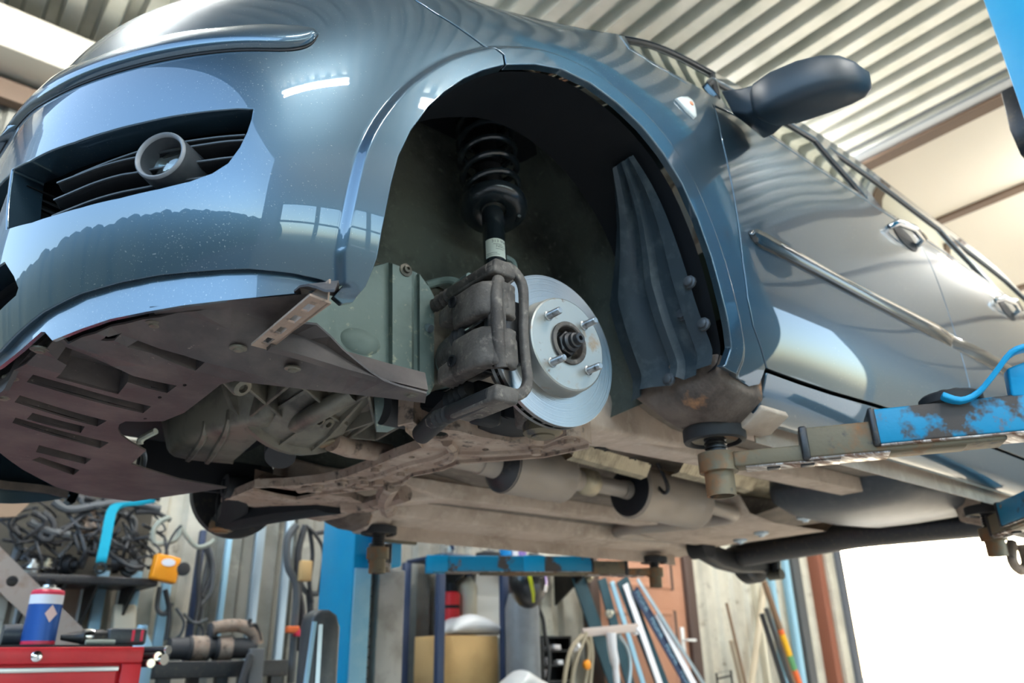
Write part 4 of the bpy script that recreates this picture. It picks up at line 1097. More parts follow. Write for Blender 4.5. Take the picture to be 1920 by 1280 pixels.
# ------------------------------------------------------------------ subframe and control arms
ZF = -.075
def sf(px, py): p = P(px, py, z=ZF); return (p.x, p.y)
top_e = [(746,790),(775,783),(791,793),(826,797),(861,801),(900,812),(934,817),(975,825),(1020,827),(1045,815),(1062,809),(1090,811),(1109,824)]
low_e = [(1104,832),(1064,841),(1020,850),(970,854),(934,857),(861,862),(830,875),(795,882),(773,886),(752,902),(718,908),(690,912),(651,916),(600,922),(556,931),(520,925),(475,914)]
up_e = [(477,908),(540,905),(597,899),(630,893),(651,887),(700,868),(746,849),(776,838),(792,832),(778,816),(760,800)]
so = [sf(*q) for q in top_e + low_e + up_e]
sh_ = [[sf(cx + rx*math.cos(a), cy + ry*math.sin(a)) for a in np.linspace(0, 2*PI, 14, endpoint=False)] for cx, cy, rx, ry in ((822,816,19,7),(910,843,7,2.6),(1005,838,10,3.2),(640,901,7,3),(575,914,12,4),(772,857,6,2.4),(718,888,6,2.4))]
mb = MB(); mb.plate(dens(so, .03), sh_, ((0, 0, ZF), (1, 0, 0), (0, 1, 0)), -.006, .06)
# raised rim along both edges
for line, hh in ((top_e, .045), (low_e, .045), (up_e, .012)):
    pts = [Vector((*sf(*q), ZF)) for q in line]; rg = []
    for i, p in enumerate(pts):
        rg.append([p + Vector((0,0,-.007)), p + Vector((.004,.004,-.008)), p + Vector((.006,.006,hh)), p + Vector((-.002,-.002,hh))])
    mb.loft(rg)
sub = mb.build('front_subframe', M['dirty'], car, smooth=35)
# stiffening swage, clips and captive nuts
def swage(pts, r, name='swage', material=None, zz=ZF): return MB().tube(SL([Vector((*sf(*q), zz)) for q in pts], 4), r, 8).build(name, material or M['dirty'], sub)
swage([(850,842),(815,858),(770,868),(700,893),(640,906),(560,917)], .010); swage([(860,848),(920,848),(1000,843),(1050,828),(1085,822)], .009); swage([(838,826),(850,842),(842,858),(820,866)], .012)
for q in ((1066,818),(1005,838),(704,872),(684,896),(640,901),(752,880),(596,910)):
    p = Vector((*sf(*q), ZF)); MB().lathe(p, (0, 0, -1), [(0, .015), (.006, .015), (.007, .010), (.016, .010), (.017, .004)], 12).build('bolt', M['dirty'], sub, smooth=40)
for q in ((690,905),(672,902),(655,908),(708,900)): MB().box(Vector((*sf(*q), ZF - .010)) - Vector((.012,.010,.004)), Vector((*sf(*q), ZF)) + Vector((.012,.010,.004))).build('clip', M['dirty'], sub, bevel=.002)
# the far half of the subframe
tw = MB(); fo = [(a, -b) for a, b in so]
tw.plate(dens([(-.115,.22),(.13,.22),(.23,.30),(.25,.50),(.23,.60),(.02,.50),(-.12,.46)], .04), [], ((0, 0, ZF), (1, 0, 0), (0, 1, 0)), -.02, .08); tw.build('subframe_far_half', M['dirty'], sub, smooth=0)
swage([(760,925),(715,938),(690,945),(640,946)], .022, 'rear_mount'); swage([(735,905),(722,930),(728,955)], .024, 'rear_mount')
# lower control arms: dished black pressings out to the ball joints
def arm(side):
    s_ = side; rg = []
    pl = [((.15,-.36,-.075),.05),((.10,-.44,-.082),.060),((.06,-.52,-.092),.055),((.045,-.58,-.098),.046),((.038,-.63,-.104),.036),((.035,-.66,-.106),.022)]
    pf = [((-.10,-.40,-.050),.030),((-.06,-.45,-.065),.035),((-.01,-.52,-.082),.04),((.02,-.58,-.095),.04)]
    out = []
    for nm, L in (('control_arm', pl), ('control_arm', pf)):
        rg = []
        for c, w in L:
            c = Vector((c[0] - (.09 if s_ < 0 else 0)*max(0, (abs(c[1]) - .36)/.30), c[1]*s_, c[2] + (.03 if s_ > 0 else 0)*min(1, max(0, (.70 - abs(c[1]))/.12)))); rg.append([c + Vector((-w, 0, .020)), c + Vector((-w*.95, 0, -.012)), c + Vector((-w*.4, 0, -.018)), c + Vector((w*.4, 0, -.018)), c + Vector((w*.95, 0, -.012)), c + Vector((w, 0, .020)), c + Vector((w*.9, 0, .022)), c + Vector((-w*.9, 0, .022))])
        out.append(rg)
    mb = MB(); mb.loft(out[0]); mb.loft(out[1]); o = mb.build('control_arm', M['black'], car, smooth=50)
    c = Vector((.036 - (.085 if s_ < 0 else 0), -.64*s_, -.112)); MB().lathe(c, (0, 0, -1), [(-.04, .02), (-.01, .034), (.006, .034), (.010, .028), (.011, .020), (.014, .020), (.015, 0)], 24).build('ball_joint', M['rust'], o, smooth=40)
    c = Vector((-.105, -.40*s_, -.045)); MB().lathe(c, (1, 0, 0), [(-.03, .012), (-.03, .030), (.03, .030), (.03, .012)], 20).build('bush', M['rubber'], o, smooth=40)
    return o
arm(1); arm(-1)
fa_ = [o for o in car.children if o.name.startswith('control_arm')][-1]
# far-side hub, disc and knuckle hang in the dark beyond the gearbox
MB().box((-.34, .44, -.055), (-.03, .455, .30)).build('far_splash_panel', M['black'], car, smooth=0)
kb = MB().loft([[Vector((x + dx, y, z + dz)) for dx, dz in ((-.05,-.03),(.05,-.03),(.05,.03),(-.05,.03))] for x, y, z in ((-.03,.61,-.085),(-.03,.62,-.05),(-.02,.64,.03),(-.01,.62,.12))]).build('steering_knuckle', M['darkmetal'], car, bevel=.012)
MB().lathe((0, .70, 0), (0, 1, 0), [(-.02, .05), (-.02, .13), (.005, .131), (.005, .08), (.03, .078), (.03, .03), (.05, .02), (.06, 0)], 48).build('brake_disc', M['darkmetal'], car, smooth=30)
# big bushing hose drums at the near pivot
MB().lathe(P(742,765,z=-.03), (.55, -.3, .1), [(-.04, .02), (-.04, .040), (-.02, .043), (.0, .036), (.02, .043), (.04, .040), (.04, .018)], 22).build('arm_pivot', M['liner'], car, smooth=40)

# ------------------------------------------------------------------ floor, exhaust, tank and rear axle
ZB = .035
prof = [(-.80, .02), (-.60, .02), (-.44, ZB), (-.24, ZB), (-.17, .12), (.17, .12), (.24, ZB), (.44, ZB), (.60, .02), (.80, .02)]
mb = MB(); mb.loft([[Vector((x, y, z + dz)) for y, z in prof] for x, dz in ((.42, .03), (.62, 0), (1.2, 0), (1.7, 0), (1.95, .02), (2.3, .12), (3.2, .14))], caps=False, closed=False); fp = mb.build('floor_pan', mat('floor_underseal', (.17,.14,.11), .9, noise=[((.10,.082,.065), 6, .45, .7), ((.25,.215,.175), 30, .52, .75)], bump=(140, .4, .003)), car, smooth=30)
for y in (-.39, .39):
    MB().loft([[Vector((x, y + dy, ZB + dz)) for dy, dz in ((-.05, .0), (-.038, -d), (.038, -d), (.05, .0))] for x, d in ((.36, .02), (.50, .05), (.8, .045), (1.6, .04), (2.0, .03))]).build('floor_rail', M['under'], fp, bevel=.004)
for s_ in (1, -1):
    # inner sill box with its welded flange
    MB().loft([[Vector((x, y*s_, z)) for y, z in ((-.60, .03), (-.625, -.028), (-.70, -.035), (-.775, -.045), (-.79, .02), (-.70, .08))] for x in (.42, .47, 1.0, 1.6, 2.12)]).build('inner_sill', M['under'], fp, bevel=.006)
    MB().box((.50, -.745*s_ - .0015, -.085), (2.05, -.745*s_ + .0015, -.030)).build('sill_flange', M['under'], fp, smooth=0)
    # rounded end of the sill behind the front wheel
    MB().loft([[Vector((x, y*s_, z)) for y, z in ((-.62, .00), (-.66, -d), (-.76, -d - .005), (-.82, -d*.5), (-.825, .03), (-.7, .05))] for x, d in ((.295, .004), (.305, .026), (.33, .045), (.37, .058), (.43, .062))]).build('sill_end', M['rustseal'], fp, bevel=.006)
    MB().loft([[Vector((x, y*s_, z)) for y, z in ((-.66, -.02), (-.70, -.068), (-.77, -.072), (-.815, -.045), (-.79, .0))] for x in (.43, .475, .52)]).build('sill_patch', M['under'], fp, bevel=.004)
    # chassis leg sweeping down from the housing to the floor
    MB().loft([[Vector((x, (y + w)*s_, z)), Vector((x, (y + w)*s_, z + .09)), Vector((x, (y - w)*s_, z + .09)), Vector((x, (y - w)*s_, z))] for x, y, z, w in ((.02,-.44,-.035,.05),(.14,-.45,-.045,.055),(.26,-.47,-.045,.065),(.38,-.45,-.035,.06),(.52,-.41,-.012,.055),(.70,-.39,.0,.045))]).build('chassis_leg', M['under'], fp, bevel=.012)
for px, py, r in ((1180,861,.016),(1276,845,.011),(1289,856,.011),(1128,841,.02),(1432,881,.010),(1516,896,.010),(1590,912,.010),(1215,870,.008)):
    p = P(px, py, z=ZB - .004); MB().lathe(p, (0, 0, -1), [(0, r*1.25), (.0025, r*1.2), (.003, r), (.001, r*.9), (.0012, 0)], 14).build('floor_plug', M['black'], fp, smooth=40)
# exhaust
ex = MB()
def pz_(px, py, z): return P(px, py, z=z)
ax0, ax1 = P(962,884,z=.035), P(1085,912,z=.03)
d_ = Vector((1, .06, 0)).normalized()
c0 = Vector((.42, .02, .018))
cat_ = MB().lathe(c0, d_, [(-.14, .030), (-.03, .032), (-.028, .036), (.0, .036), (.03, .040), (.055, .074), (.06, .0745), (.075, .074), (.28, .074), (.285, .0745), (.31, .055), (.33, .034), (.36, .032)], 32).build('catalytic_converter', M['muffler'], car, smooth=50)
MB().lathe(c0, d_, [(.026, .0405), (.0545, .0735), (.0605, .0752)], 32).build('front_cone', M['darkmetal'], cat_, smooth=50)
p1 = c0 + d_*.36
MB().lathe(p1, d_, [(0, .032), (.01, .040), (.06, .040), (.07, .032)], 24).build('pipe_clamp', M['foil'], cat_, smooth=40)
m0 = Vector((1.0, .045, .015))
MB().tube([p1, p1 + d_*.15, m0 + Vector((-.03, 0, 0))], .026, 16).build('front_pipe', M['muffler'], cat_)
mf = MB().lathe(m0, Vector((1, .02, -.02)), [(-.03, .028), (0, .030), (.002, .080), (.012, .086), (.016, .0835), (.31, .0835), (.322, .087), (.334, .080), (.336, .030), (.35, .026)], 36).build('silencer', M['muffler'], car, smooth=50)
MB().tube(SL([m0 + Vector((.33, 0, -.005)), m0 + Vector((.50, .01, -.01)), m0 + Vector((.60, .05, -.012)), m0 + Vector((.60, .15, -.014)), m0 + Vector((.52, .30, -.02)), m0 + Vector((.46, .42, -.02)), m0 + Vector((.50, .52, -.02)), m0 + Vector((.75, .56, -.01)), m0 + Vector((1.4, .52, .02))], 6), .026, 14).build('tail_pipe', M['muffler'], mf)
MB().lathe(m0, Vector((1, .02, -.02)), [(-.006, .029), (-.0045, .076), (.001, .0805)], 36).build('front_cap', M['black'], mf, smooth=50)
# hanger hoop
MB().tube(SL([m0 + Vector((.03, -.10, .07)), m0 + Vector((.05, -.115, -.0)), m0 + Vector((.05, -.10, -.02)), m0 + Vector((.05, -.07, .01))], 4), .006, 8).build('hanger', M['darkmetal'], mf)
# crinkled heat shield beside the pipe
def foil(a, b, w, name):
    mb = MB(); n = 60; rg = []
    for i in range(n + 1):
        t = i/n; p = a + (b - a)*t; h = .0025*(i % 2); rg.append([p + Vector((0, -w, .02 + h)), p + Vector((0, -w*.4, -.012 + h)), p + Vector((0, w*.3, -.015 + h)), p + Vector((0, w, .012 + h))])
    mb.loft(rg, caps=False, closed=False); return mb.build(name, M['foil'], car, smooth=0)
foil(P(1065,850,z=.01), P(1205,888,z=.01), .035, 'heat_shield'); foil(P(1262,880,z=.03), P(1400,915,z=.05), .05, 'heat_shield')
foil(Vector((1.45, .02, .09)), Vector((2.0, .02, .10)), .16, 'heat_shield')
# fuel tank: two rounded lobes
tk = []
for x, z0, w in ((1.52, .03, .20), (1.56, -.02, .235), (1.66, -.045, .25), (1.9, -.05, .25), (2.10, -.04, .245), (2.17, .0, .22), (2.2, .05, .2)):
    r = []
    for a in np.linspace(0, 2*PI, 20, endpoint=False):
        c_, s_ = math.cos(a), math.sin(a); r.append(Vector((x, -.33 + w*math.copysign(abs(c_)**.5, c_), .05 + (.05 - z0)*math.copysign(abs(s_)**.6, s_))))
    tk.append(r)
MB().loft(tk).build('fuel_tank', M['plastic'], car, smooth=60)
MB().loft([[Vector((x, y, z)) for x, z in ((1.55, .06), (1.60, .0), (1.75, -.022), (2.1, -.022), (2.2, .03))] for y in (.02, .1, .3, .5, .56)], caps=False, closed=False).build('rear_floor_skid', M['under'], car, smooth=50)
for (x, y) in ((1.72, -.12), (1.9, .18), (2.0, .35)): MB().lathe((x, y, -.03), (0,0,-1), [(-.02, .03), (.0, .028), (.006, .012), (.010, .010)], 14).build('tank_bolt', M['galv'], car, smooth=40)
# brackets near the rear jacking point
MB().loft([[Vector((x, -.60, .0)), Vector((x + .03, -.60, -.10)), Vector((x + .10, -.60, -.10)), Vector((x + .14, -.60, .0))] for x in (1.95,)] + [[Vector((x, -.52, .0)), Vector((x + .03, -.52, -.07)), Vector((x + .10, -.52, -.07)), Vector((x + .14, -.52, .0))] for x in (1.95,)]).build('axle_bracket', M['dirty'], car, bevel=.006)
ta = MB(); rg = []
for y in np.linspace(-.60, .64, 15):
    k = abs(y)/.6; rg.append([Vector((2.33 + .075*math.cos(a) + .02*k, y, -.01 - .03*k + (.062 - .012*k)*math.sin(a))) for a in np.linspace(0, 2*PI, 16, endpoint=False)])
ax = ta.loft(rg).build('rear_axle_beam', M['darkmetal'], car, smooth=60)
for s_ in (1, -1):
    MB().loft([[Vector((x, y*s_ + dy*s_, z + dz)) for dy, dz in ((-.03,-.045),(.03,-.045),(.03,.045),(-.03,.045))] for x, y, z in ((2.02,-.57,-.03),(2.18,-.60,-.06),(2.34,-.62,-.07),(2.52,-.62,-.06),(2.66,-.62,-.06))]).build('trailing_arm', M['darkmetal'], ax, bevel=.012)
    MB().lathe((2.02, -.57*s_, -.03), (0, 1, 0), [(-.045, .015), (-.045, .045), (.045, .045), (.045, .015)], 20).build('bush', M['rubber'], ax, smooth=40)
    MB().lathe((2.56, -.66*s_, -.03), (0, -s_, 0), [(-.02, .06), (.0, .115), (.06, .118), (.075, .108), (.08, .05), (.10, .045), (.11, 0)], 32).build('brake_drum', M['darkmetal'], ax, smooth=40)
    MB().tube([(2.58, -.57*s_, -.11), (2.60, -.56*s_, .12)], .022, 14).build('damper', M['darkmetal'], ax)
    MB().lathe((2.58, -.575*s_, -.115), (0, 1, 0), [(-.035, .006), (-.035, .024), (.035, .024), (.035, .006)], 18).build('damper_eye', M['alloy'], ax, smooth=40)
tow = MB(); tow.tube(SL([Vector((2.46, -.50, -.10)), Vector((2.42, -.50, -.17)), Vector((2.48, -.50, -.20)), Vector((2.55, -.50, -.17)), Vector((2.55, -.50, -.10))], 5), .018, 10); tow.build('tow_loop', M['dirty'], car)
# ------------------------------------------------------------------ front brake and strut
HY = -.750
ct = Vector((.0, 0, .0))
dr = MB().lathe((0, HY + .030, 0), (0, -1, 0), [(-.022, .075), (-.022, .128), (-.0215, .131), (-.0145, .131), (-.0145, .122), (-.0075, .122), (-.0075, .131), (-.0005, .131), (0, .1305), (0, .0835), (.001, .083)], 96).build('brake_disc', M['disc'], car, smooth=30, at=(0, HY + .03, 0))
nt = M['disc'].node_tree; N = nt.nodes
# fine turning marks run round the disc
tc = N.new('ShaderNodeTexCoord'); vm = N.new('ShaderNodeVectorMath'); vm.operation = 'MULTIPLY'; vm.inputs[1].default_value = (1, 0, 1)
ln_ = N.new('ShaderNodeVectorMath'); ln_.operation = 'LENGTH'; nz = N.new('ShaderNodeTexNoise'); nz.noise_dimensions = '1D'; nz.inputs['Scale'].default_value = 420; nz.inputs['Detail'].default_value = 3
bp = N.new('ShaderNodeBump'); bp.inputs['Strength'].default_value = .25; bp.inputs['Distance'].default_value = .0006
of = N.new('ShaderNodeVectorMath'); of.operation = 'ADD'; of.inputs[1].default_value = (0, 0, 0)
nt.links.new(tc.outputs['Object'], of.inputs[0]); nt.links.new(of.outputs[0], vm.inputs[0]); nt.links.new(vm.outputs[0], ln_.inputs[0]); nt.links.new(ln_.outputs['Value'], nz.inputs['W']); nt.links.new(nz.outputs[0], bp.inputs['Height']); nt.links.new(bp.outputs[0], N['Principled BSDF'].inputs['Normal'])
N['Principled BSDF'].inputs['Anisotropic'].default_value = .75
tg = N.new('ShaderNodeTangent'); tg.direction_type = 'RADIAL'; tg.axis = 'Y'; nt.links.new(tg.outputs[0], N['Principled BSDF'].inputs['Tangent'])
MB().lathe((0, HY + .030, 0), (0, -1, 0), [(-.0005, .0850), (-.001, .0835), (.004, .0815), (.023, .0805), (.0285, .079), (.030, .0765), (.030, .0365), (.029, .035), (.010, .034)], 72).build('disc_hat', M['hat'], dr, smooth=30)
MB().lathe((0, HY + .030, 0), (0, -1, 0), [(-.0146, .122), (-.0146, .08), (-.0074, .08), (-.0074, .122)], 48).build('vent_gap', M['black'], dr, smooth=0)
for k in range(36):
    a = 2*PI*k/36; c = Vector((.126*math.cos(a), HY + .041, .126*math.sin(a))); t = Vector((-math.sin(a), 0, math.cos(a)))
    MB().obox(c, t*.0025, Vector((0, .004, 0)), Vector((math.cos(a), 0, math.sin(a)))*.004).build('vane', M['darkmetal'], dr, smooth=0)
hub = MB().lathe((0, HY + .005, 0), (0, -1, 0), [(-.02, .040), (.0, .0365), (.009, .0365), (.010, .035), (.010, .030), (.0085, .0285), (-.015, .0275), (-.016, .0)], 40).build('wheel_hub', M['castiron'], car, smooth=40)
MB().lathe((0, HY + .005, 0), (0, -1, 0), [(-.016, .024), (-.008, .024), (-.007, .019), (-.002, .019)], 6).build('hub_nut', M['darkmetal'], hub, smooth=0)
MB().lathe((0, HY + .005, 0), (0, -1, 0), [(-.014, .0215), (.006, .0210), (.008, .0175)], 6).build('hub_nut', M['darkmetal'], hub, smooth=0)
MB().lathe((0, HY + .005, 0), (0, -1, 0), [(.004, .0165), (.014, .0165), (.016, .0145), (.017, .0125), (.024, .0125), (.025, .0095), (.033, .0092), (.034, .0085), (.034, .0042), (.028, .0038), (.028, 0)], 28).build('axle_stub', M['darkmetal'], hub, smooth=30)
for a, b in ((-1,1),(1,1),(-1,-1),(1,-1)):
    th = math.radians(3); x_, z_ = a*.0395, b*.0395
    c = Vector((x_*math.cos(th) - z_*math.sin(th), HY, x_*math.sin(th) + z_*math.cos(th)))
    pf = [(-.002, .0085), (.001, .0085)]; t = .002
    while t < .026: pf += [(t, .0062), (t + .0009, .0056)]; t += .0018
    pf += [(.027, .0058), (.0285, .0045), (.0285, 0)]
    MB().lathe(c, (0, -1, 0), pf, 16).build('wheel_stud', M['stud'], hub, smooth=30)
# caliper: two-bridge floating body over the leading edge of the disc
def cz(x, y, z): return Vector((x, .804*y - .104, z))
cal = MB()
def bridge(z0, z1, mb, x_out=-.168):
    """U-shaped section over the disc rim"""
    sec = [(-.108, -.800), (-.114, -.808), (-.130, -.813), (-.152, -.806), (x_out, -.788), (x_out - .004, -.765), (x_out - .002, -.70), (-.150, -.672), (-.135, -.672), (-.142, -.70), (-.145, -.772), (-.134, -.786), (-.118, -.786), (-.110, -.790)]
    mb.loft([[cz(x*.985, y, z0) for x, y in sec], [cz(x, y, z0 + (z1-z0)*.15) for x, y in sec], [cz(x, y, z1 - (z1-z0)*.15) for x, y in sec], [cz(x*.985, y, z1) for x, y in sec]])
bridge(.012, .068, cal); bridge(-.070, -.008, cal)
caliper = cal.build('brake_caliper', M['castiron'], car, bevel=.004)
# outboard claw and its smooth rounded spine
MB().loft([[cz(x, y, z) for x, y in ((xi,-.787),(xi - .004,-.803),(-.134,-.815),(-.155,-.806),(-.155,-.785))] for z, xi in ((-.070,-.112),(-.060,-.100),(-.022,-.102),(-.012,-.126),(.014,-.128),(.024,-.104),(.058,-.104),(.068,-.118))]).build('claw', M['castiron'], caliper, bevel=.005)
MB().tube(SL([cz(-.138,-.796,.074), cz(-.146,-.803,.055), cz(-.148,-.806,.02), cz(-.146,-.806,-.03), cz(-.138,-.800,-.072)], 4), [.010]*17, 12).build('claw_spine', M['castiron'], caliper)
# piston housing inboard
MB().lathe(cz(-.098, -.68, .0), (0, 1, 0), [(0, .044), (.008, .047), (.05, .046), (.075, .042), (.085, .030), (.088, .012), (.095, .010)], 28).build('piston_housing', M['castiron'], caliper, smooth=50)
for z0 in (.05, -.05):
    MB().loft([[cz(-.168, y, z0 + dz) for y, dz in ((-.70, .016), (-.70, -.016))] + [cz(-.12, y, z0 + dz) for y, dz in ((-.66, -.016), (-.66, .016))] , [cz(-.160, -.63, z0 + .014), cz(-.160, -.63, z0 - .014), cz(-.12, -.62, z0 - .014), cz(-.12, -.62, z0 + .014)]]).build('lug', M['castiron'], caliper, bevel=.005)
    MB().lathe(cz(-.174, -.705, z0 + .004), (-1, 0, 0), [(-.002, .010), (.001, .010), (.0015, .0075), (-.004, .007), (-.004, 0)], 14).build('inspection_hole', M['black'], caliper, smooth=40)
# pads and their spring showing in the slot
MB().obox(cz(-.115, -.775, .002), (.035, 0, 0), (0, .006, 0), (0, 0, .052)).build('brake_pad', M['darkmetal'], caliper, bevel=.002)
MB().obox(cz(-.115, -.704, .002), (.035, 0, 0), (0, .006, 0), (0, 0, .052)).build('brake_pad', M['darkmetal'], caliper, bevel=.002)
MB().lathe(cz(-.142, -.715, .002), (0, 1, 0), [(0, .020), (.006, .022), (.012, .018), (.018, .022), (.024, .018), (.030, .021)], 20).build('piston_boot', M['rubber'], caliper, smooth=40)
MB().tube(SL([cz(-.150,-.70,.012), cz(-.158,-.73,.004), cz(-.150,-.765,.012)], 4), .0025, 6).build('pad_spring', M['chrome'], caliper)
# carrier frame: flat bow across the face of the disc and arms to the slide pins
car_f = [(-.145,.092),(-.115,.104),(-.090,.084),(-.087,.045),(-.089,.0),(-.086,-.048),(-.083,-.082),(-.098,-.104),(-.14,-.110)]
cr = MB(); rg = []
cl_ = smooth_line(car_f, 4)
for i, (x, z) in enumerate(cl_):
    a = cl_[max(i-1,0)]; b = cl_[min(i+1,len(cl_)-1)]; tx, tz = b[0]-a[0], b[1]-a[1]; L = math.hypot(tx, tz); nx, nz_ = -tz/L, tx/L; w = .0065 + .004*(abs(i/(len(cl_)-1) - .5)*2)**2
    y0 = -.803 + .012*(abs(i/(len(cl_)-1) - .5)*2)**4
    rg.append([cz(x + nx*w, y0, z + nz_*w), cz(x + nx*w, y0 + .016, z + nz_*w), cz(x - nx*w, y0 + .016, z - nz_*w), cz(x - nx*w, y0, z - nz_*w)])
carrier = cr.loft(rg).build('caliper_carrier', M['castiron'], car, bevel=.003)
for z0, s_ in ((.098, 1), (-.110, -1)):
    MB().loft([[cz(x, y, z0 + dz) for dz, x in ((-.013,-.105),(-.013,-.150),(.013,-.146),(.013,-.100))] for y in (-.800, -.765, -.70, -.655)]).build('carrier_arm', M['castiron'], carrier, bevel=.004)
    MB().lathe(cz(-.138, -.70, z0), (0, 1, 0), [(-.06, .013), (.045, .014), (.05, .011), (.055, .0145), (.062, .0105), (.069, .0145), (.076, .0105), (.083, .0145), (.09, .011), (.10, .012)], 18).build('pin_boot', M['rubber'] if s_ < 0 else M['castiron'], carrier, smooth=40)
    MB().lathe(cz(-.138, -.60, z0), (0, 1, 0), [(0, .012), (.01, .012), (.01, .0105), (.026, .0105), (.028, .006)], 6).build('pin_bolt', M['castiron'], carrier, smooth=0)
MB().lathe(cz(-.150, -.585, .048), (-.2, .8, .5), [(0, .007), (.010, .007), (.012, .0055), (.016, .0055), (.018, .008), (.030, .007), (.034, .003)], 12).build('bleed_screw', M['galv'], caliper, smooth=40)
# brake hose in a tight loop
MB().tube(SL([P(882,520,y=-.60), P(868,530,y=-.58), P(852,545,y=-.57), P(849,566,y=-.57), P(858,585,y=-.585), P(872,596,y=-.60)], 6), .0095, 12).build('brake_hose', M['liner'], car)
MB().tube(SL([P(800,535,y=-.52), P(825,528,y=-.53), P(850,527,y=-.55), P(872,540,y=-.56), P(885,560,y=-.58)], 6), .008, 10).build('brake_hose', M['liner'], car)
MB().tube(SL([P(948,483,y=-.58), P(962,492,y=-.585), P(966,512,y=-.59), P(960,530,y=-.6)], 5), .006, 8).build('sensor_cable', M['liner'], car)
# knuckle and drive shaft
kn = MB().lathe((0, -.665, 0), (0, 1, 0), [(-.05, .07), (-.02, .075), (.02, .06), (.06, .05), (.08, .035)], 28).build('steering_knuckle', M['castiron'], car, smooth=50)
MB().loft([[cz(x + dx, y + dy, z) for dx, dy in ((-.03,-.025),(.03,-.025),(.03,.025),(-.03,.025))] for x, y, z in ((0,-.645,.04),(-.005,-.625,.09),(-.01,-.612,.14),(-.01,-.606,.19))]).build('strut_clamp', M['castiron'], kn, bevel=.006)
MB().loft([[cz(x + dx, y + dy, z) for dx, dy in ((-.03,-.025),(.03,-.025),(.03,.025),(-.03,.025))] for x, y, z in ((.01,-.665,-.04),(.025,-.655,-.08),(.035,-.645,-.108))]).build('lower_knuckle', M['castiron'], kn, bevel=.006)
MB().tube([P(890,690,y=-.60), P(845,690,y=-.53)], .012, 12).build('drive_shaft', M['foil'], car)
MB().lathe(P(836,688,y=-.50), Vector((0, 1, -.05)), [(-.045, .012), (-.04, .034), (-.02, .037), (.03, .037), (.05, .034), (.2, .030)], 24).build('inner_joint', M['liner'], car, smooth=40)
MB().lathe(P(868,742,y=-.62), Vector((.2, 1, -.1)), [(-.03, .012), (-.02, .018), (-.012, .014), (-.004, .020), (.004, .015), (.012, .022), (.020, .016), (.028, .024), (.036, .018), (.06, .02), (.18, .018)], 18).build('tie_rod_boot', M['rubber'], car, smooth=30)
MB().tube([P(930,790,y=-.62), P(938,740,y=-.62)], .006, 10).build('link_rod', M['chrome'], car)
MB().box(P(915,735,y=-.66) + Vector((-.02, 0, -.05)), P(915,735,y=-.66) + Vector((.03, .03, .02))).build('damper_weight', M['black'], car, bevel=.008)
# the strut: tube, spring seat, coil, bump stop, top plate
s0, s1 = P(930, 512, y=-.605), P(924, 405, y=-.572); sd_ = (s1 - s0).normalized()
st = MB().lathe(s0, sd_, [(-.06, .0215), (.0, .0215), ((s1-s0).length, .0215), ((s1-s0).length + .01, .020), ((s1-s0).length + .012, .010)], 32).build('strut_tube', M['strut'], car, smooth=40)
seat_c = P(926, 392, y=-.565)
ss = MB().lathe(seat_c, sd_, [(-.006, .024), (-.012, .034), (-.010, .060), (-.002, .066), (.010, .066), (.012, .062), (.004, .050), (.002, .024)], 40, closed=True).build('spring_seat', M['strut'], car, smooth=50)
MB().tube(SL([seat_c + Vector((.05*math.cos(a), .05*math.sin(a), -.014)) for a in np.linspace(-.6, 2.0, 8)], 3), .004, 6).build('seat_rim', M['strut'], ss)
top_c = P(905, 215, y=-.525); ad = (top_c - seat_c); aL = ad.length; ad.normalize(); e1 = ad.orthogonal().normalized(); e2 = ad.cross(e1)
hel = []
for k in range(0, 5*24 + 1):
    a = 2*PI*k/24; t = k/(5*24); r = .053 + .004*math.sin(t*PI); hel.append(seat_c + ad*(.034 + (aL - .04)*t) + (e1*math.cos(a + 1.0) + e2*math.sin(a + 1.0))*r)
MB().tube(hel, .0068, 10).build('coil_spring', M['strut'], car)
MB().lathe(seat_c + ad*.018, ad, [(-.01, .030), (.0, .0325), (.022, .0315), (.030, .026), (.034, .012)], 28).build('bump_stop', M['hat'], car, smooth=50, label='pale grey bump stop inside the coil')
MB().lathe(seat_c + ad*.05, ad, [(0, .010), (.02, .026), (.035, .022), (.05, .028), (.065, .022), (.08, .028), (.095, .022), (aL - .02, .028)], 24).build('dust_boot', M['black'], car, smooth=40)
MB().lathe(top_c, ad, [(-.015, .060), (-.005, .066), (.01, .062), (.03, .045), (.035, .0)], 32).build('strut_top', M['black'], car, smooth=50)
MB().obox(hel[46] if False else hel[40], (.007, .002, 0), (.001, -.003, 0), (0, 0, .005)).build('paint_mark', mat('pink_paint_mark', (.5, .2, .22), .6), car)
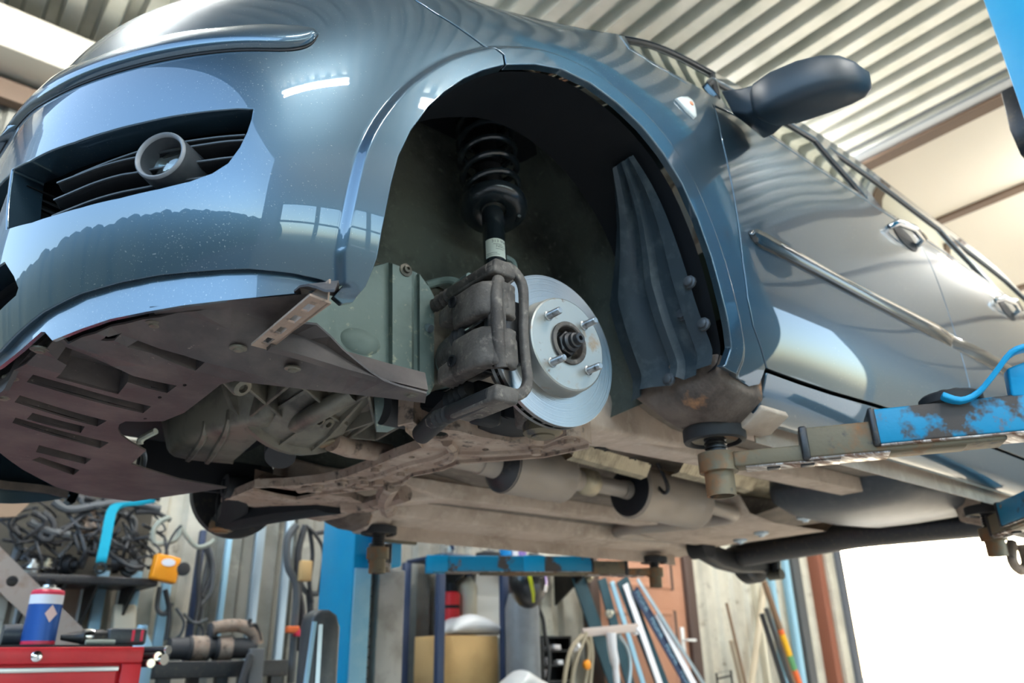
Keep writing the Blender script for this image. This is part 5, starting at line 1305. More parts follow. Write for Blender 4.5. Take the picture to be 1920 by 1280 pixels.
# paper label wrapped round the tube, printed in three lines
def wrap(s_, t, r): # s_: along the strut, t: angle from the side facing the front corner
    f = Vector((-.55, -.83, 0)); f = (f - sd_*f.dot(sd_)).normalized(); g = sd_.cross(f)
    return s0 + sd_*s_ + (f*math.cos(t) + g*math.sin(t))*r
lb = MB(); NA = 14
z_lo, z_hi = .022, .068
lb.loft([[wrap(h, -.95 + 1.9*i/NA, .0219) for i in range(NA + 1)] for h in (z_lo, z_hi)], caps=False, closed=False)
lab = lb.build('paper_label', M['label'], st, smooth=60, label='white paper label with printed numbers')
def wrap_text(txt, s_, size, t0):
    cu = bpy.data.curves.new('print', 'FONT'); cu.body = txt; cu.size = size
    to = bpy.data.objects.new('print', cu); COL.objects.link(to)
    dg = bpy.context.evaluated_depsgraph_get(); me = bpy.data.meshes.new_from_object(to.evaluated_get(dg)); bpy.data.objects.remove(to)
    bm = bmesh.new(); bm.from_mesh(me); bmesh.ops.triangulate(bm, faces=bm.faces)
    mb = MB(); mb.add([wrap(s_ + v.co.y, t0 + v.co.x/.022, .0221) for v in bm.verts], [tuple(v.index for v in f.verts) for f in bm.faces]); bm.free()
    return mb.build('print', M['ink'], lab, smooth=0) if False else mb.build('print', M['ink'], st, smooth=0)
wrap_text('313 990', .0575, .0095, -.35); wrap_text('NSG', .0445, .0090, .02)
for h, t0, t1 in ((.0405, .0, .7), (.0525, -.2, .6), (.0305, -.85, .1), (.0265, -.85, .3)):
    k = MB(); k.loft([[wrap(h + dh, t0 + (t1 - t0)*i/8, .02205) for i in range(9)] for dh in (0, .0011)], caps=False, closed=False); k.build('print', M['ink'], st, smooth=0)
# ------------------------------------------------------------------ two-post lift
def lift_column(side, label):
    s_ = side; t = thing('lift_column', (.85, 1.42*s_, FZ), label, 'lift column')
    def bx(x0, x1, y0, y1, z0, z1): a, b = sorted((y0*s_, y1*s_)); return MB().box((x0, a, z0), (x1, b, z1))
    bx(.70 if s_ > 0 else .78, .785, 1.27, 1.56, FZ, 2.75).build('front_channel', M['liftblue'], t, bevel=.008)
    bx(.785, .96 if s_ > 0 else 1.06, 1.50, 1.56, FZ, 2.75).build('back_web', M['liftblue'], t, bevel=.004)
    if s_ < 0: bx(.98, 1.06, 1.27, 1.50, FZ, 2.75).build('rear_channel', M['liftblue'], t, bevel=.008)
    else: bx(.708, .783, 1.262, 1.271, FZ, -.12).build('lit_flange_sheet', mat('lit_flange_blue', (.20,.42,.56), .45, noise=[((.26,.47,.58), 14, .45, .7)]), t, bevel=.003)  # pale blue sheet: light on the column's inner face put into colour
    bx(.40, 1.45, 1.22, 1.70, FZ, FZ + .02).build('base_plate', M['darkmetal'], t, bevel=.004)
    ch = MB(); z = FZ + .02
    while z < -.10: ch.box((.795, 1.315*s_ - .012, z), (.812, 1.315*s_ + .012, z + .030)); z += .038
    co = ch.build('chain', M['darkmetal'], t, smooth=0); co['kind'] = 'stuff'
    bx(.83, .955, 1.285, 1.46, FZ + .02, -.115).build('slide_guard', mat('grey_slide_steel' if s_ > 0 else 'grey_slide_steel_near', (.40, .38, .35), .6, noise=[((.26,.24,.21), 9, .45, .7)]), t, bevel=.006)
    cg = bx(.79, .90 if s_ > 0 else .975, 1.225, 1.48, -.11, .75 if s_ > 0 else .30).build('carriage', M['liftblue'], t, bevel=.01)
    if s_ < 0:
        pts = [(1.0, -1.20, .735), (.99, -1.20, .715), (.975, -1.20, .66), (1.0, -1.20, .56), (1.06, -1.20, .50), (1.10, -1.20, .62), (1.06, -1.20, .70)]
        pl = [P(a, b, y=-1.19) for a, b in ((1876,172),(1883,170),(1906,215),(1926,246),(1940,320),(1914,292),(1893,244))]
        MB().prism(pl, (0, -.05, 0)).build('safety_latch', M['darkmetal'], t, bevel=.003)
        MB().beam(pl[3] + Vector((.02, -.02, 0)), (.98, -1.30, pl[3].z), .03, .05).build('latch_arm', M['darkmetal'], t)
    for z in (-.02, .12): MB().box((.80, 1.215*s_ - .008, z), (.96, 1.215*s_ + .008, z + .05)).build('pivot_lug', M['rust'], t, bevel=.004)
    return t
lift_column(1, 'bright blue lift column on the far side of the car, with chain slot and grey slide')
lift_column(-1, 'bright blue lift column beside the driver side, with a dark safety latch')

def lift_arm(pad, col, label, z0=-.0965, pad_top=-.072, knob=None, name='lift_arm', blue=None, frac=(.30, .43)):
    pad, col = Vector(pad), Vector(col); d = Vector((col.x - pad.x, col.y - pad.y, 0)); L = d.length; d.normalize(); n = Vector((-d.y, d.x, 0))
    t = thing(name, (pad.x, pad.y, z0), label, 'lift arm', 'lift arms')
    blue = blue or M['wornblue']
    def bar(nm, a, b, w, h, zc, material, parent=t, under=None):
        p0, p1 = pad + d*a, pad + d*b; mb = MB(); mb.beam((p0.x, p0.y, zc), (p1.x, p1.y, zc), w, h)
        o = mb.build(nm, material, parent, bevel=.004)
        return o
    a1, a2 = L*frac[0], L*frac[1]
    ib = bar('inner_bar', .03, L*.7, .044, .030, z0 - .031, M['rust'])
    bar('scraped_underside', .05, a1 + .02, .043, .004, z0 - .0475, M['scraped'], ib)
    mb_ = bar('middle_sleeve', a1 - .04, L*.8, .060, .056, z0 - .015, M['rust'])
    bar('scraped_underside', a1 - .035, a2 + .02, .059, .004, z0 - .0445, M['scraped'], mb_)
    bar('sleeve_collar', a1 - .045, a1 - .03, .066, .062, z0 - .015, M['darkmetal'], mb_)
    ob = bar('outer_beam', a2, L, .078, .064, z0, blue)
    bar('scraped_underside', a2 + .005, L*.95, .077, .004, z0 - .0335, M['scraped'], ob)
    bar('beam_collar', a2 - .006, a2 + .006, .084, .070, z0, M['darkmetal'], ob)
    for k in (.10, .16): 
        q = pad + d*k; MB().obox((q.x, q.y, z0 - .049), d*.012, n*.010, (0, 0, .0035)).build('stop_tab', M['darkmetal'], ib, bevel=.002)
    MB().lathe((pad.x, pad.y, z0 - .050), (0, 0, 1), [(0, .022), (0, .0365), (.036, .0365), (.036, .022)], 28, closed=True).build('screw_boss', M['rust'], t, smooth=40)
    MB().lathe((pad.x, pad.y, z0 - .095), (0, 0, 1), [(0, .0235), (0, .0275), (.048, .0275), (.048, .0235)], 28, closed=True).build('screw_tube', M['rust'], t, smooth=40)
    pf = [(0, .018)]; z = .0
    H = pad_top - .018 - (z0 - .06)
    while z < H: pf += [(z, .0215), (z + .0035, .0215), (z + .005, .0185), (z + .0065, .0185)]; z += .008
    MB().lathe((pad.x, pad.y, z0 - .06), (0, 0, 1), pf + [(H + .002, .0)], 24).build('pad_screw', M['darkmetal'], t, smooth=30)
    pd = MB().lathe((pad.x, pad.y, pad_top - .026), (0, 0, 1), [(.008, .020), (.006, .046), (.0, .048), (-.002, .050), (0, .0585), (.004, .060), (.024, .060), (.026, .057), (.026, 0)], 40).build('lift_pad', M['rubber'], t, smooth=40)
    MB().lathe((pad.x, pad.y, pad_top - .021), (0, 0, 1), [(.0, .024), (-.001, .044), (.002, .046)], 32).build('pad_plate', M['rust'], pd, smooth=40)
    if knob:
        q = pad + d*knob; MB().lathe((q.x, q.y, z0 + .031), (0, 0, 1), [(0, .045), (.003, .052), (.016, .052), (.020, .048), (.021, .030), (.022, .0)], 32).build('pivot_cap', M['rubber'], t, smooth=40)
        for k in range(8):
            a = 2*PI*k/8; MB().lathe((q.x + .024*math.cos(a), q.y + .024*math.sin(a), z0 + .050), (0, 0, 1), [(0, .009), (.007, .008), (.009, .0)], 10).build('cap_stud', M['rubber'], t)
    return t, pad, d, n
t, pad, d, n = lift_arm((.425, -.705, 0), (.745, -1.215, 0), 'worn blue lift arm with rusty end, its pad under the sill by the brake', knob=.417, frac=(.327, .463), pad_top=-.060)
# bent flat bar and blue gusset on the arm
q = [P(1765,742,d=1.325), P(1800,752,d=1.32), P(1832,738,d=1.315), P(1862,704,d=1.305), P(1893,664,d=1.295), P(1925,652,d=1.285), P(1960,655,d=1.275)]
mb = MB(); rg = []
for i, p in enumerate(SL(q, 3)):
    Q = SL(q, 3); a = Q[max(i-1,0)]; b = Q[min(i+1,len(Q)-1)]; tt = (b-a).normalized(); s2 = n*.013; u2 = tt.cross(n).normalized()*.0045
    rg.append([p + s2 + u2, p + s2 - u2, p - s2 - u2, p - s2 + u2])
mb.loft(rg).build('bent_strap', M['liftblue'], t, bevel=.002)
MB().prism([P(1888,690,d=1.31), P(1925,676,d=1.30), P(1960,690,d=1.29), P(1960,745,d=1.29), P(1898,742,d=1.30)], n*.03).build('gusset', M['liftblue'], t, bevel=.004)
lift_arm((1.80, -.672, 0), (1.16, -1.215, 0), 'lift arm at the right edge, its scraped end under the sill near the rear axle', z0=-.115, pad_top=-.062, frac=(.12, .20))
fa = lift_arm((1.90, .74, 0), (1.05, 1.215, 0), 'long blue and rust lift arm across the far side, reaching towards the rear', z0=-.092, pad_top=-.058, frac=(.18, .30))
for k in (.48, .84):
    q = fa[1] + fa[2]*(1.147*k) - Vector((0,0,0)); s_ = fa[3]*.041
    MB().obox((q.x + s_.x*-1, q.y + s_.y*-1, -.092), fa[2]*.045, fa[3]*.003, (0, 0, .033)).build('beam_sleeve', M['liftblue'], fa[0], bevel=.002)
    MB().obox((q.x + s_.x*1, q.y + s_.y*1, -.092), fa[2]*.045, fa[3]*.003, (0, 0, .033)).build('beam_sleeve', M['liftblue'], fa[0], bevel=.002)
lift_arm((.50, .72, 0), (.80, 1.215, 0), 'short rusty lift arm at the front of the far side, in front of the column', z0=-.105, pad_top=-.050)
# ------------------------------------------------------------------ things along the ribbed wall
M.update(
    red=mat('red_enamel', (.62, .018, .025), .38, noise=[((.50,.012,.02), 6, .45, .7)]),
    steel=mat('bright_rail', (.62, .62, .60), .3, metal=.8),
    board=mat('brown_cardboard', (.30, .20, .13), .85),
    carton=mat('yellow_brown_carton', (.62, .40, .17), .8, noise=[((.52,.32,.13), 5, .45, .7)]),
    canblue=mat('can_blue', (.02, .10, .38), .35, metal=.3), canwhite=mat('can_white', (.85, .84, .88), .35), canred=mat('can_red', (.75, .03, .08), .35),
    tin=mat('tin_plate', (.6, .6, .58), .3, metal=.9), sticker=mat('pink_sticker', (.85, .6, .55), .5),
    turquoise=mat('turquoise_strap', (.0, .42, .60), .6), orange=mat('orange_plastic', (.95, .33, .01), .45),
    hose=mat('dusty_black_hose', (.035, .036, .04), .6), hosegrey=mat('grey_hose', (.085, .09, .095), .6), hosepale=mat('pale_green_hose', (.34, .36, .30), .55), hosetan=mat('tan_hose', (.42, .36, .26), .6),
    wood=mat('brown_wood', (.20, .12, .07), .7), woodpale=mat('pale_wood', (.62, .52, .38), .7), door=mat('red_brown_door', (.42, .20, .12), .55, noise=[((.50,.26,.17), 3, .45, .7)]), doorframe=mat('dark_brown_frame', (.075, .045, .035), .6),
    navy=mat('navy_blue_steel', (.018, .035, .085), .5), teal=mat('dark_teal_band', (.005, .045, .065), .6), skyblue=mat('pale_blue_paint', (.30, .52, .66), .45),
    film=mat('crumpled_plastic_film', (.72, .74, .76), .3, trans=.0, coat=.3), helmet=mat('black_shell', (.01, .01, .012), .3, coat=.5), lime=mat('lime_stripe', (.62, .66, .02), .5), visor=mat('violet_visor', (.35, .18, .70), .15, coat=.6),
    cyl=mat('grey_gas_cylinder', (.20, .22, .24), .4, noise=[((.14,.15,.17), 4, .45, .7)]), cream2=mat('cream_plastic', (.70, .64, .50), .6), yellow=mat('yellow_paint', (.80, .42, .01), .5), greenp=mat('green_paint', (.10, .30, .12), .5), orangepaint=mat('orange_red_paint', (.75, .14, .03), .5), violet=mat('violet_plastic', (.30, .2, .55), .5), bluep=mat('bright_blue_plastic', (.0, .25, .65), .5),
)
YW = WY - .06
def tubething(name, label, cat, pts, r, material, y=None, group=None, per=6, n=8):
    """a hose, cable or pole that is one mesh"""
    mb = MB(); mb.tube(SL(pts, per) if len(pts) > 2 else [Vector(p) for p in pts], r, n)
    return tag(mb.build(name, material), label, cat, group)
def leaning(px0, py0, px1, py1, y0, y1=None):
    """two points of a pole seen in the picture, carried on down to the floor"""
    a = P(px0, py0, y=y0); b = P(px1, py1, y=y1 or y0); d = (b - a); k = (FZ + .0 - a.z)/d.z; return a, a + d*k

# red tool chest
cy = 1.02
A = P(270, 1212, y=cy); zt = A.z; x1 = A.x; x0 = x1 - .74
tc = thing('tool_chest', ((x0+x1)/2, cy + .2, FZ), 'red tool chest with bright drawer rails and a round lock', 'tool chest')
MB().box((x0, cy + .008, FZ + .12), (x1, cy + .42, zt - .004)).build('body', M['red'], tc, bevel=.006)
zr0 = P(200, 1246, y=cy).z
MB().box((x0, cy - .010, zr0 + .004), (x1, cy + .008, zt)).build('lid_front', M['red'], tc, bevel=.004)
MB().box((x1 - .055, cy - .008, FZ + .14), (x1, cy + .008, zr0 + .003)).build('corner_post', M['red'], tc, bevel=.003)
z = zr0; k = 0
while z > FZ + .2:
    h = .058 if k < 4 else .13
    dw = MB().box((x0 + .02, cy - .004, z - h), (x1 - .065, cy + .008, z - .003)).build('drawer', M['red'], tc, bevel=.002)
    MB().box((x0 + .02, cy - .016, z - .017), (x1 - .063, cy - .004, z - .004)).build('rail', M['steel'], dw, bevel=.002)
    z -= h; k += 1
MB().lathe(P(68, 1230, y=cy - .010), (0, -1, 0), [(0, .014), (.006, .014), (.008, .011), (.009, .0)], 20).build('lock', M['chrome'], tc)
MB().box((x0 + .01, cy + .005, zt - .004), (x1 - .03, cy + .40, zt + .006)).build('top_mat', M['black'], tc, bevel=.002)
for dx in (.05, .69):
    for dy in (.06, .36): MB().lathe((x0 + dx, cy + dy - .015, FZ + .055), (0, 1, 0), [(0, .03), (0, .055), (.03, .055), (.03, .03)], 18).build('caster', M['rubber'], tc)
# spray can on the chest
zt += .006
cb_ = P(70, 1209, y=cy + .10); cb_ = Vector((cb_.x, cb_.y, zt)); rr = .044
sp_ = thing('spray_can', cb_, 'blue and white spray can with red rings standing on the red tool chest', 'spray can')
MB().lathe(cb_, (0,0,1), [(0, rr*.92), (.003, rr), (.012, rr)], 28).build('red_ring', M['canred'], sp_)
MB().lathe(cb_, (0,0,1), [(.012, rr), (.112, rr)], 28).build('blue_body', M['canblue'], sp_)
MB().lathe(cb_, (0,0,1), [(.112, rr), (.138, rr)], 28).build('white_band', M['canwhite'], sp_)
MB().lathe(cb_, (0,0,1), [(.138, rr), (.146, rr), (.152, rr*.9)], 28).build('red_ring', M['canred'], sp_)
MB().lathe(cb_, (0,0,1), [(.150, rr*.9), (.158, rr*.6), (.160, rr*.42), (.166, rr*.40), (.166, .0)], 24).build('dome', M['tin'], sp_)
MB().lathe(cb_, (0,0,1), [(.166, rr*.28), (.182, rr*.26), (.184, .0)], 16).build('nozzle', M['black'], sp_)
fc = Vector((.25, -1, 0)).normalized(); sd2 = Vector((1, .25, 0)).normalized()
MB().prism([cb_ + fc*(rr + .001) + Vector((0,0,.085)) + sd2*a*.017 + Vector((0,0,b*.024)) for a, b in ((1,0),(0,1),(-1,0),(0,-1))], fc*.001).build('diamond_sticker', M['sticker'], sp_, smooth=0)
# air ratchet and tools on the chest
def on_chest(px, dy=.08): p = P(px, 1205, y=cy + dy); return Vector((p.x, p.y, zt))
a, b = on_chest(112), on_chest(222)
gt = thing('cordless_driver', (a + b)/2, 'black and chrome power tool with red tabs lying on the tool chest', 'power tool')
ax_ = (b - a).normalized(); up = Vector((0,0,1))
MB().lathe(a + up*.022, ax_, [(0, .008), (.02, .012), (.05, .018), (.055, .022), (.11, .022), (.115, .019), (.13, .019)], 18).build('barrel', M['darkmetal'], gt)
MB().lathe(a + up*.024 + ax_*.06, ax_, [(0, .0215), (.012, .0235), (.024, .0215)], 18).build('collar', M['chrome'], gt)
MB().obox(a + up*.024 + ax_*.175, ax_*.055, Vector((0,.024,0)), up*.024).build('grip', M['plastic'], gt, bevel=.008)
for k in (.19, .215): MB().obox(a + up*.026 + ax_*k, ax_*.005, Vector((0,.0245,0)), up*.016).build('red_tab', M['canred'], gt, bevel=.002)
a = on_chest(160, .04); b = on_chest(215, .04)
tubething('screwdriver', 'pale handled screwdriver lying in front of the power tool on the chest', 'screwdriver', [a + up*.0075, (a+b)/2 + up*.0085, b + up*.0075], .007, M['hosepale'])
a = on_chest(0, .14); b = on_chest(52, .14)
dk = MB(); dk.lathe((a) + up*.03, (b - a), [(0, .028), (.04, .03), (.09, .026), (.13, .018)], 16); tag(dk.build('grease_gun', M['plastic']), 'dark cylinder tool lying behind the spray can on the chest', 'tool')
for i, (px, py, L_) in enumerate(((316,1218,.22),(308,1236,.22),(296,1230,.20),(283,1243,.18))):
    p = P(px, py, y=cy - .02); t = thing('box_spanner', p, ['topmost box spanner tube poking out beside the red chest', 'largest box spanner tube poking out beside the red chest', 'middle box spanner tube poking out beside the red chest', 'lowest box spanner tube poking out beside the red chest'][i], 'spanner', 'box spanners on the side of the chest')
    r = .014 if i == 1 else .011; e = Vector((x1 + .002, p.y + .12, p.z)); dd = (p - e).normalized()
    MB().lathe(e, dd, [(0, r), ((p-e).length, r), ((p-e).length, r*.65), ((p-e).length*.5, r*.65)], 14).build('tube', M['darkmetal'], t)
    MB().lathe(p, dd, [(-.006, r*1.02), (-.006, r*1.15), (.001, r*1.15), (.001, r*.66)], 14).build('rim', M['chrome'], t)

# wall shelf with hanging hoses and cables
YS = 2.42
sz = P(200, 1080, y=YS).z; sx0 = P(-30, 1080, y=YS).x; sx1 = P(298, 1080, y=YS).x
ws = thing('wall_shelf', ((sx0+sx1)/2, YS + .17, sz), 'dark steel wall shelf heaped with hoses and old parts', 'shelf')
MB().box((sx0, YS, sz - .035), (sx1, YW, sz)).build('board', M['darkmetal'], ws, bevel=.004)
for px in (70, 128, 190, 262): 
    x = P(px, 1080, y=YS).x; MB().box((x - .015, YW - .02, sz - .62), (x + .015, YW, sz + .8)).build('upright', M['galv'] if px != 128 else M['navy'], ws, bevel=.002)
    MB().prism([(x - .006, YS + .03, sz - .036), (x - .006, YW - .02, sz - .036), (x - .006, YW - .02, sz - .24)], (.012, 0, 0)).build('bracket', M['darkmetal'], ws, smooth=0)
MB().box((sx0, YW - .03, sz + .02), (sx1, YW - .018, sz + .72)).build('back_board', mat('oily_board', (.065,.055,.04), .8), ws)
random.seed(11)
names = ['loop of black hose', 'coil of dusty hose', 'bent grey hose', 'black cable bundle', 'grey pipe', 'ribbed black hose']
places = ['near the brown card', 'below the brown card', 'left of the blue strap', 'behind the blue strap', 'under the blue strap', 'right of the blue strap', 'over the silver discs', 'beside the silver discs', 'by the pale green hose', 'in the middle of the shelf', 'at the top of the shelf', 'at the left end of the shelf', 'under the bumper lip', 'at the right end of the shelf']
lines = [[(60,960),(85,975),(75,1005),(95,1010),(100,980),(80,960)], [(100,940),(130,955),(180,948),(240,942),(300,955)], [(165,960),(130,985),(95,1000),(60,1030),(40,1050)], [(175,955),(150,985),(140,1010),(110,1045)], [(165,990),(172,1020),(158,1045),(150,1065)], [(222,960),(250,975),(245,1005),(220,1020),(210,1045)], [(35,1045),(80,1045),(120,1058)], [(55,978),(90,995),(130,1003)], [(255,960),(290,960),(320,975)], [(150,935),(165,960),(180,990),(178,1030)], [(60,925),(120,925),(170,940),(210,942)], [(20,980),(35,1020),(20,1060)], [(130,918),(180,918),(250,922),(300,935)], [(235,1020),(255,1040),(262,1068)]]
for i, L_ in enumerate(lines):
    yy = YS + .04 + .02*(i % 7)
    tubething('hose', names[i % 6] + ' on the dark wall shelf, ' + places[i], 'hose', [P(a, b, y=yy) for a, b in L_], [.014,.019,.012,.010,.016,.018][i % 6], [M['hose'], M['hosegrey'], M['hose'], M['hosegrey']][i % 4], group='hoses heaped on the wall shelf')
random.seed(23); tang = MB()
for i in range(34):
    cx, cy_ = random.uniform(20, 300), random.uniform(930, 1010); n_p = random.choice((3, 4, 5)); pts = [(cx, cy_)]
    for k in range(n_p): pts.append((min(310, max(0, pts[-1][0] + random.uniform(-45, 45))), min(1064, pts[-1][1] + random.uniform(-4, 38))))
    tang.tube(SL([P(a, b, y=YS + random.uniform(.0, .18)) for a, b in pts], 5), random.choice((.005, .006, .008)), 6)
tag(tang.build('cable_tangle', M['hose']), 'tangle of thin dark cables heaped on the wall shelf', 'cables', kind='stuff')
for i, (px, py, r) in enumerate(((60,1062,.036),(90,1058,.03),(170,990,.05),(170,968,.04),(225,1055,.045),(130,1060,.05),(245,1062,.04),(100,1062,.04))):
    p = P(px, py, y=YS + .10); t = ['flat silver disc part', 'brass coloured ring part', 'round dusty pump body', 'small ribbed motor', 'dark rounded housing', 'black lump of a gearbox part', 'grey knob part', 'dark flange part'][i]
    o = MB().lathe(p, [(0,0,1),(0,0,1),(.2,-.8,.3),(0,-.7,.7),(1,-.3,.2),(.6,-.6,0),(0,-1,.2),(.2,-.5,.8)][i], [(-r*.8, r*.5), (-r*.8, r), (-r*.2, r*1.05), (-r*.2, r*.8), (r*.4, r*.75), (r*.4, r*.4), (r*.9, r*.35), (r*.9, 0)], 18).build('car_part', [M['tin'], M['foil'], M['dirty'], M['dirty'], M['darkmetal'], M['black'], M['hosegrey'], M['darkmetal']][i], smooth=40)
    tag(o, t + ' on the wall shelf ' + ['at its left end', 'beside the silver disc', 'under the hoses', 'just under the car', 'below the turquoise strap', 'in the middle', 'at its right end', 'behind the spray can'][i], 'car part', 'old parts on the wall shelf')
p = PP([(283,938),(255,943),(226,946),(212,955),(206,972),(199,1010),(190,1052)], y=YS - .01)
mb = MB(); rg = []
for q in SL(p, 4): rg.append([q + Vector((-.022, 0, 0.006)), q + Vector((.022, 0, .006)), q + Vector((.022, .008, -.006)), q + Vector((-.022, .008, -.006))])
ts = thing('lifting_strap', p[-1], 'turquoise lifting strap hanging over the edge of the wall shelf', 'strap')
mb.loft(rg).build('webbing', M['turquoise'], ts)
MB().lathe(p[-1] + Vector((0, 0, -.03)), (0, 1, 0), [(-.01, .016), (-.01, .028), (.014, .028), (.014, .016)], 18, closed=True).build('end_ring', M['chrome'], ts)
q = PP([(-10,915),(52,917),(54,945),(30,968),(-10,970)], y=YS - .06)
tag(MB().prism(q, (0, .01, 0)).build('cardboard_sheet', M['board'], smooth=0), 'brown cardboard sheet sticking up at the left end of the shelf', 'cardboard')
pts = [(318,970),(300,978),(288,995),(290,1018),(310,1018),(332,1008),(340,985)]
tubething('coiled_hose', 'loop of pale green hose hanging beside the orange box', 'hose', PP(pts, y=YS + .05), .013, M['hosepale'])
tubething('coiled_hose', 'second loop of pale hose hanging lower, nearer the control arm', 'hose', PP([(338,985),(350,1005),(370,1025),(392,1020),(402,1012)], y=YS + .05), .012, M['hosepale'])
# diagonal perforated strut in front of the wall
a, b = leaning(0, 1068, 148, 1212, 1.9); a = a + (a - b).normalized()*.6
_d = (b - a); _L = _d.length; _d.normalize(); _s = _d.cross(Vector((0, -1, 0))).normalized(); _pm = MB(); _pm.plate([(0, -.05), (_L, -.05), (_L, .05), (0, .05)], [circle((.45 + .21*k, 0), .020, 14) for k in range(8)], (a, _d, _s), .012, .2)
ds = _pm.build('perforated_beam', mat('rusty_pale_beam', (.36,.30,.25), .7, noise=[((.22,.13,.08), 9, .5, .7)]), smooth=0)
tag(ds, 'pale rusty perforated beam leaning diagonally behind the spray can', 'beam')
# orange box on a cord
q = PP([(296,1036),(341,1046),(331,1094),(284,1083)], y=YS - .05)
ob = thing('orange_box', q[3], 'orange plastic box with pale sticker hanging below the hoses', 'box')
MB().prism(q, (0, .07, 0)).build('case', M['orange'], ob, bevel=.008)
c = P(316, 1054, y=YS - .052); MB().prism([c + Vector((.032*math.cos(a), 0, .018*math.sin(a))) for a in np.linspace(0, 2*PI, 16, endpoint=False)], (0, -.002, 0)).build('sticker', M['canwhite'], ob, smooth=0)
MB().tube(SL(PP([(310,1040),(318,1015),(330,995),(340,985)], y=YS - .02), 4), .006, 6).build('cord', M['hose'], ob)
tag(MB().lathe(P(342, 1067, y=YS - .03), (0, -1, 0), [(0, .03), (.02, .032), (.024, .02), (.024, .01)], 16).build('castor_wheel', M['rubber'], smooth=40), 'small black wheel hanging beside the orange box', 'wheel')
# bright vertical rails and hanging leads along the wall
for i, (x0_, y0_, x1_, y1_, w, m_, lab) in enumerate(((492,960,474,1165,.05,'galv','broad bright galvanised rail upright on the wall left of the column'),(545,960,512,1220,.045,'galv','second galvanised rail on the wall, nearer the blue column'),(428,1020,414,1170,.028,'skyblue','narrow blue rail on the wall between the hanging leads'),(376,1030,352,1200,.03,'navy','dark blue rail on the wall behind the hanging leads'),(308,1120,296,1200,.045,'skyblue','short pale blue plate on the wall under the orange box'),(187,1110,172,1205,.05,'skyblue','pale blue rail on the wall behind the power tool'),(250,1110,240,1170,.05,'skyblue','pale blue plate on the wall above the bottle'),(759,1090,748,1280,.028,'skyblue','slim pale blue pole right of the grey lift slide'))):
    a, b = P(x0_, y0_, y=YW - .03), P(x1_, y1_, y=YW - .03); b = Vector((a.x, a.y, b.z)); 
    tag(MB().box((a.x - w/2, YW - .05, b.z - (.3 if i < 2 else .1)), (a.x + w/2, YW - .012, a.z + (.5 if i < 2 else .1))).build('wall_rail', M[m_], bevel=.003), lab, 'rail')
leads = [[(395,1030),(388,1060),(380,1110),(378,1150),(368,1200)],[(385,1028),(396,1060),(392,1090),(378,1120)],[(392,1025),(400,1060),(395,1110),(375,1135)],[(375,1030),(372,1080),(372,1130),(365,1170)],[(300,1100),(295,1140),(310,1150),(322,1130)],[(310,1105),(318,1150),(312,1200)],[(330,1140),(345,1165),(338,1190),(325,1198)],[(350,1165),(375,1170),(380,1190),(365,1200)],[(345,1150),(365,1168),(390,1160)]]
ll_ = ['grey lead, leftmost of the bunch under the control arm','black lead looped under the control arm','dark lead with a bow under the control arm','straight lead beside the dark blue rail','black hook shaped hose under the orange box','black lead under the orange box','thin wire ring beside the cylinder machine','thin wire loop above the cylinder machine','thin crossing wire above the cylinder machine']
for i, L_ in enumerate(leads): tubething('hanging_lead', ll_[i], 'cable', PP(L_, y=YW - .10 - .01*i), .012 if i < 6 else .007, M['hose'] if i % 2 else M['hosegrey'], group='leads hanging on the ribbed wall')
# hoses beside the blue column
cl2 = [[(556,985),(540,1010),(540,1060),(556,1100),(552,1180),(545,1280)],[(572,985),(560,1030),(558,1090),(566,1150),(560,1220)],[(573,985),(590,1000),(606,1030),(604,1070),(598,1110)],[(580,990),(586,1040),(580,1090),(585,1130)],[(560,1085),(575,1110),(600,1110),(608,1085)],[(577,1115),(580,1160),(572,1210),(574,1280)],[(585,1120),(583,1180),(578,1250)],[(590,1000),(600,998),(612,1000),(615,1040)]]
cn = ['grey hose, outermost of the coil left of the blue column','black hose, straightest of those left of the column','black hose curving towards the top of the blue column','dark hose between the coil and the column','pale grey hose loop hanging lowest by the column','black lead dropping beside the dark rounded cover','grey lead close to the dark rounded cover','short black hose end against the column']
for i, L_ in enumerate(cl2): tubething('hanging_hose', cn[i], 'hose', PP(L_, y=2.25 + (.02*i if i < 7 else .045)), [.020,.018,.010,.012,.014,.010,.010,.012][i], [M['hosegrey'], M['hose'], M['hose'], M['hose'], M['hosegrey'], M['hose'], M['hosegrey'], M['hose']][i], group='hoses hung beside the blue column')
for i, (px, py, m_, lab) in enumerate(((553,1070,'carton','tan block hung among the hoses by the column'),(548,1180,'orangepaint','orange red grip hung among the hoses'),(562,1186,'canred','dark red grip beside the orange one'))):
    p = P(px if i else 572, py, y=2.2); tag(MB().obox(p, (.03, 0, .0), (0, .02, 0), (.0, 0, .016 if i else .05)).build('hanging_block', M[m_], bevel=.006), lab, 'tool')
# dark machine with rollers on the bench, beneath the leads
yb = 2.15
zb = P(420, 1238, y=yb).z
bx0, bx1 = P(290, 1250, y=yb).x, P(540, 1250, y=yb).x
bn = thing('workbench', ((bx0+bx1)/2, yb + .2, FZ), 'dark steel workbench along the ribbed wall, under the roller machine', 'bench')
MB().box((bx0, yb, zb - .07), (bx1, yb + .45, zb)).build('bench_top', M['darkmetal'], bn, bevel=.004)
for x in (bx0 + .05, (bx0+bx1)/2, bx1 - .05):
    for y in (yb + .03, yb + .42): MB().box((x - .025, y - .025, FZ), (x + .025, y + .025, zb - .07)).build('leg', M['darkmetal'], bn)
MB().box((bx0, yb + .02, zb - .45), (bx1, yb + .43, zb - .42)).build('lower_shelf', M['darkmetal'], bn)
zc = P(400, 1215, y=yb + .12).z
a, b = P(316, 1215, y=yb + .12), P(476, 1215, y=yb + .12)
rm = thing('roller_machine', ((a.x+b.x)/2, yb + .12, zb), 'oily black roller machine with a bent grey arm on the workbench', 'machine')
r = zc - zb
L_ = b.x - a.x
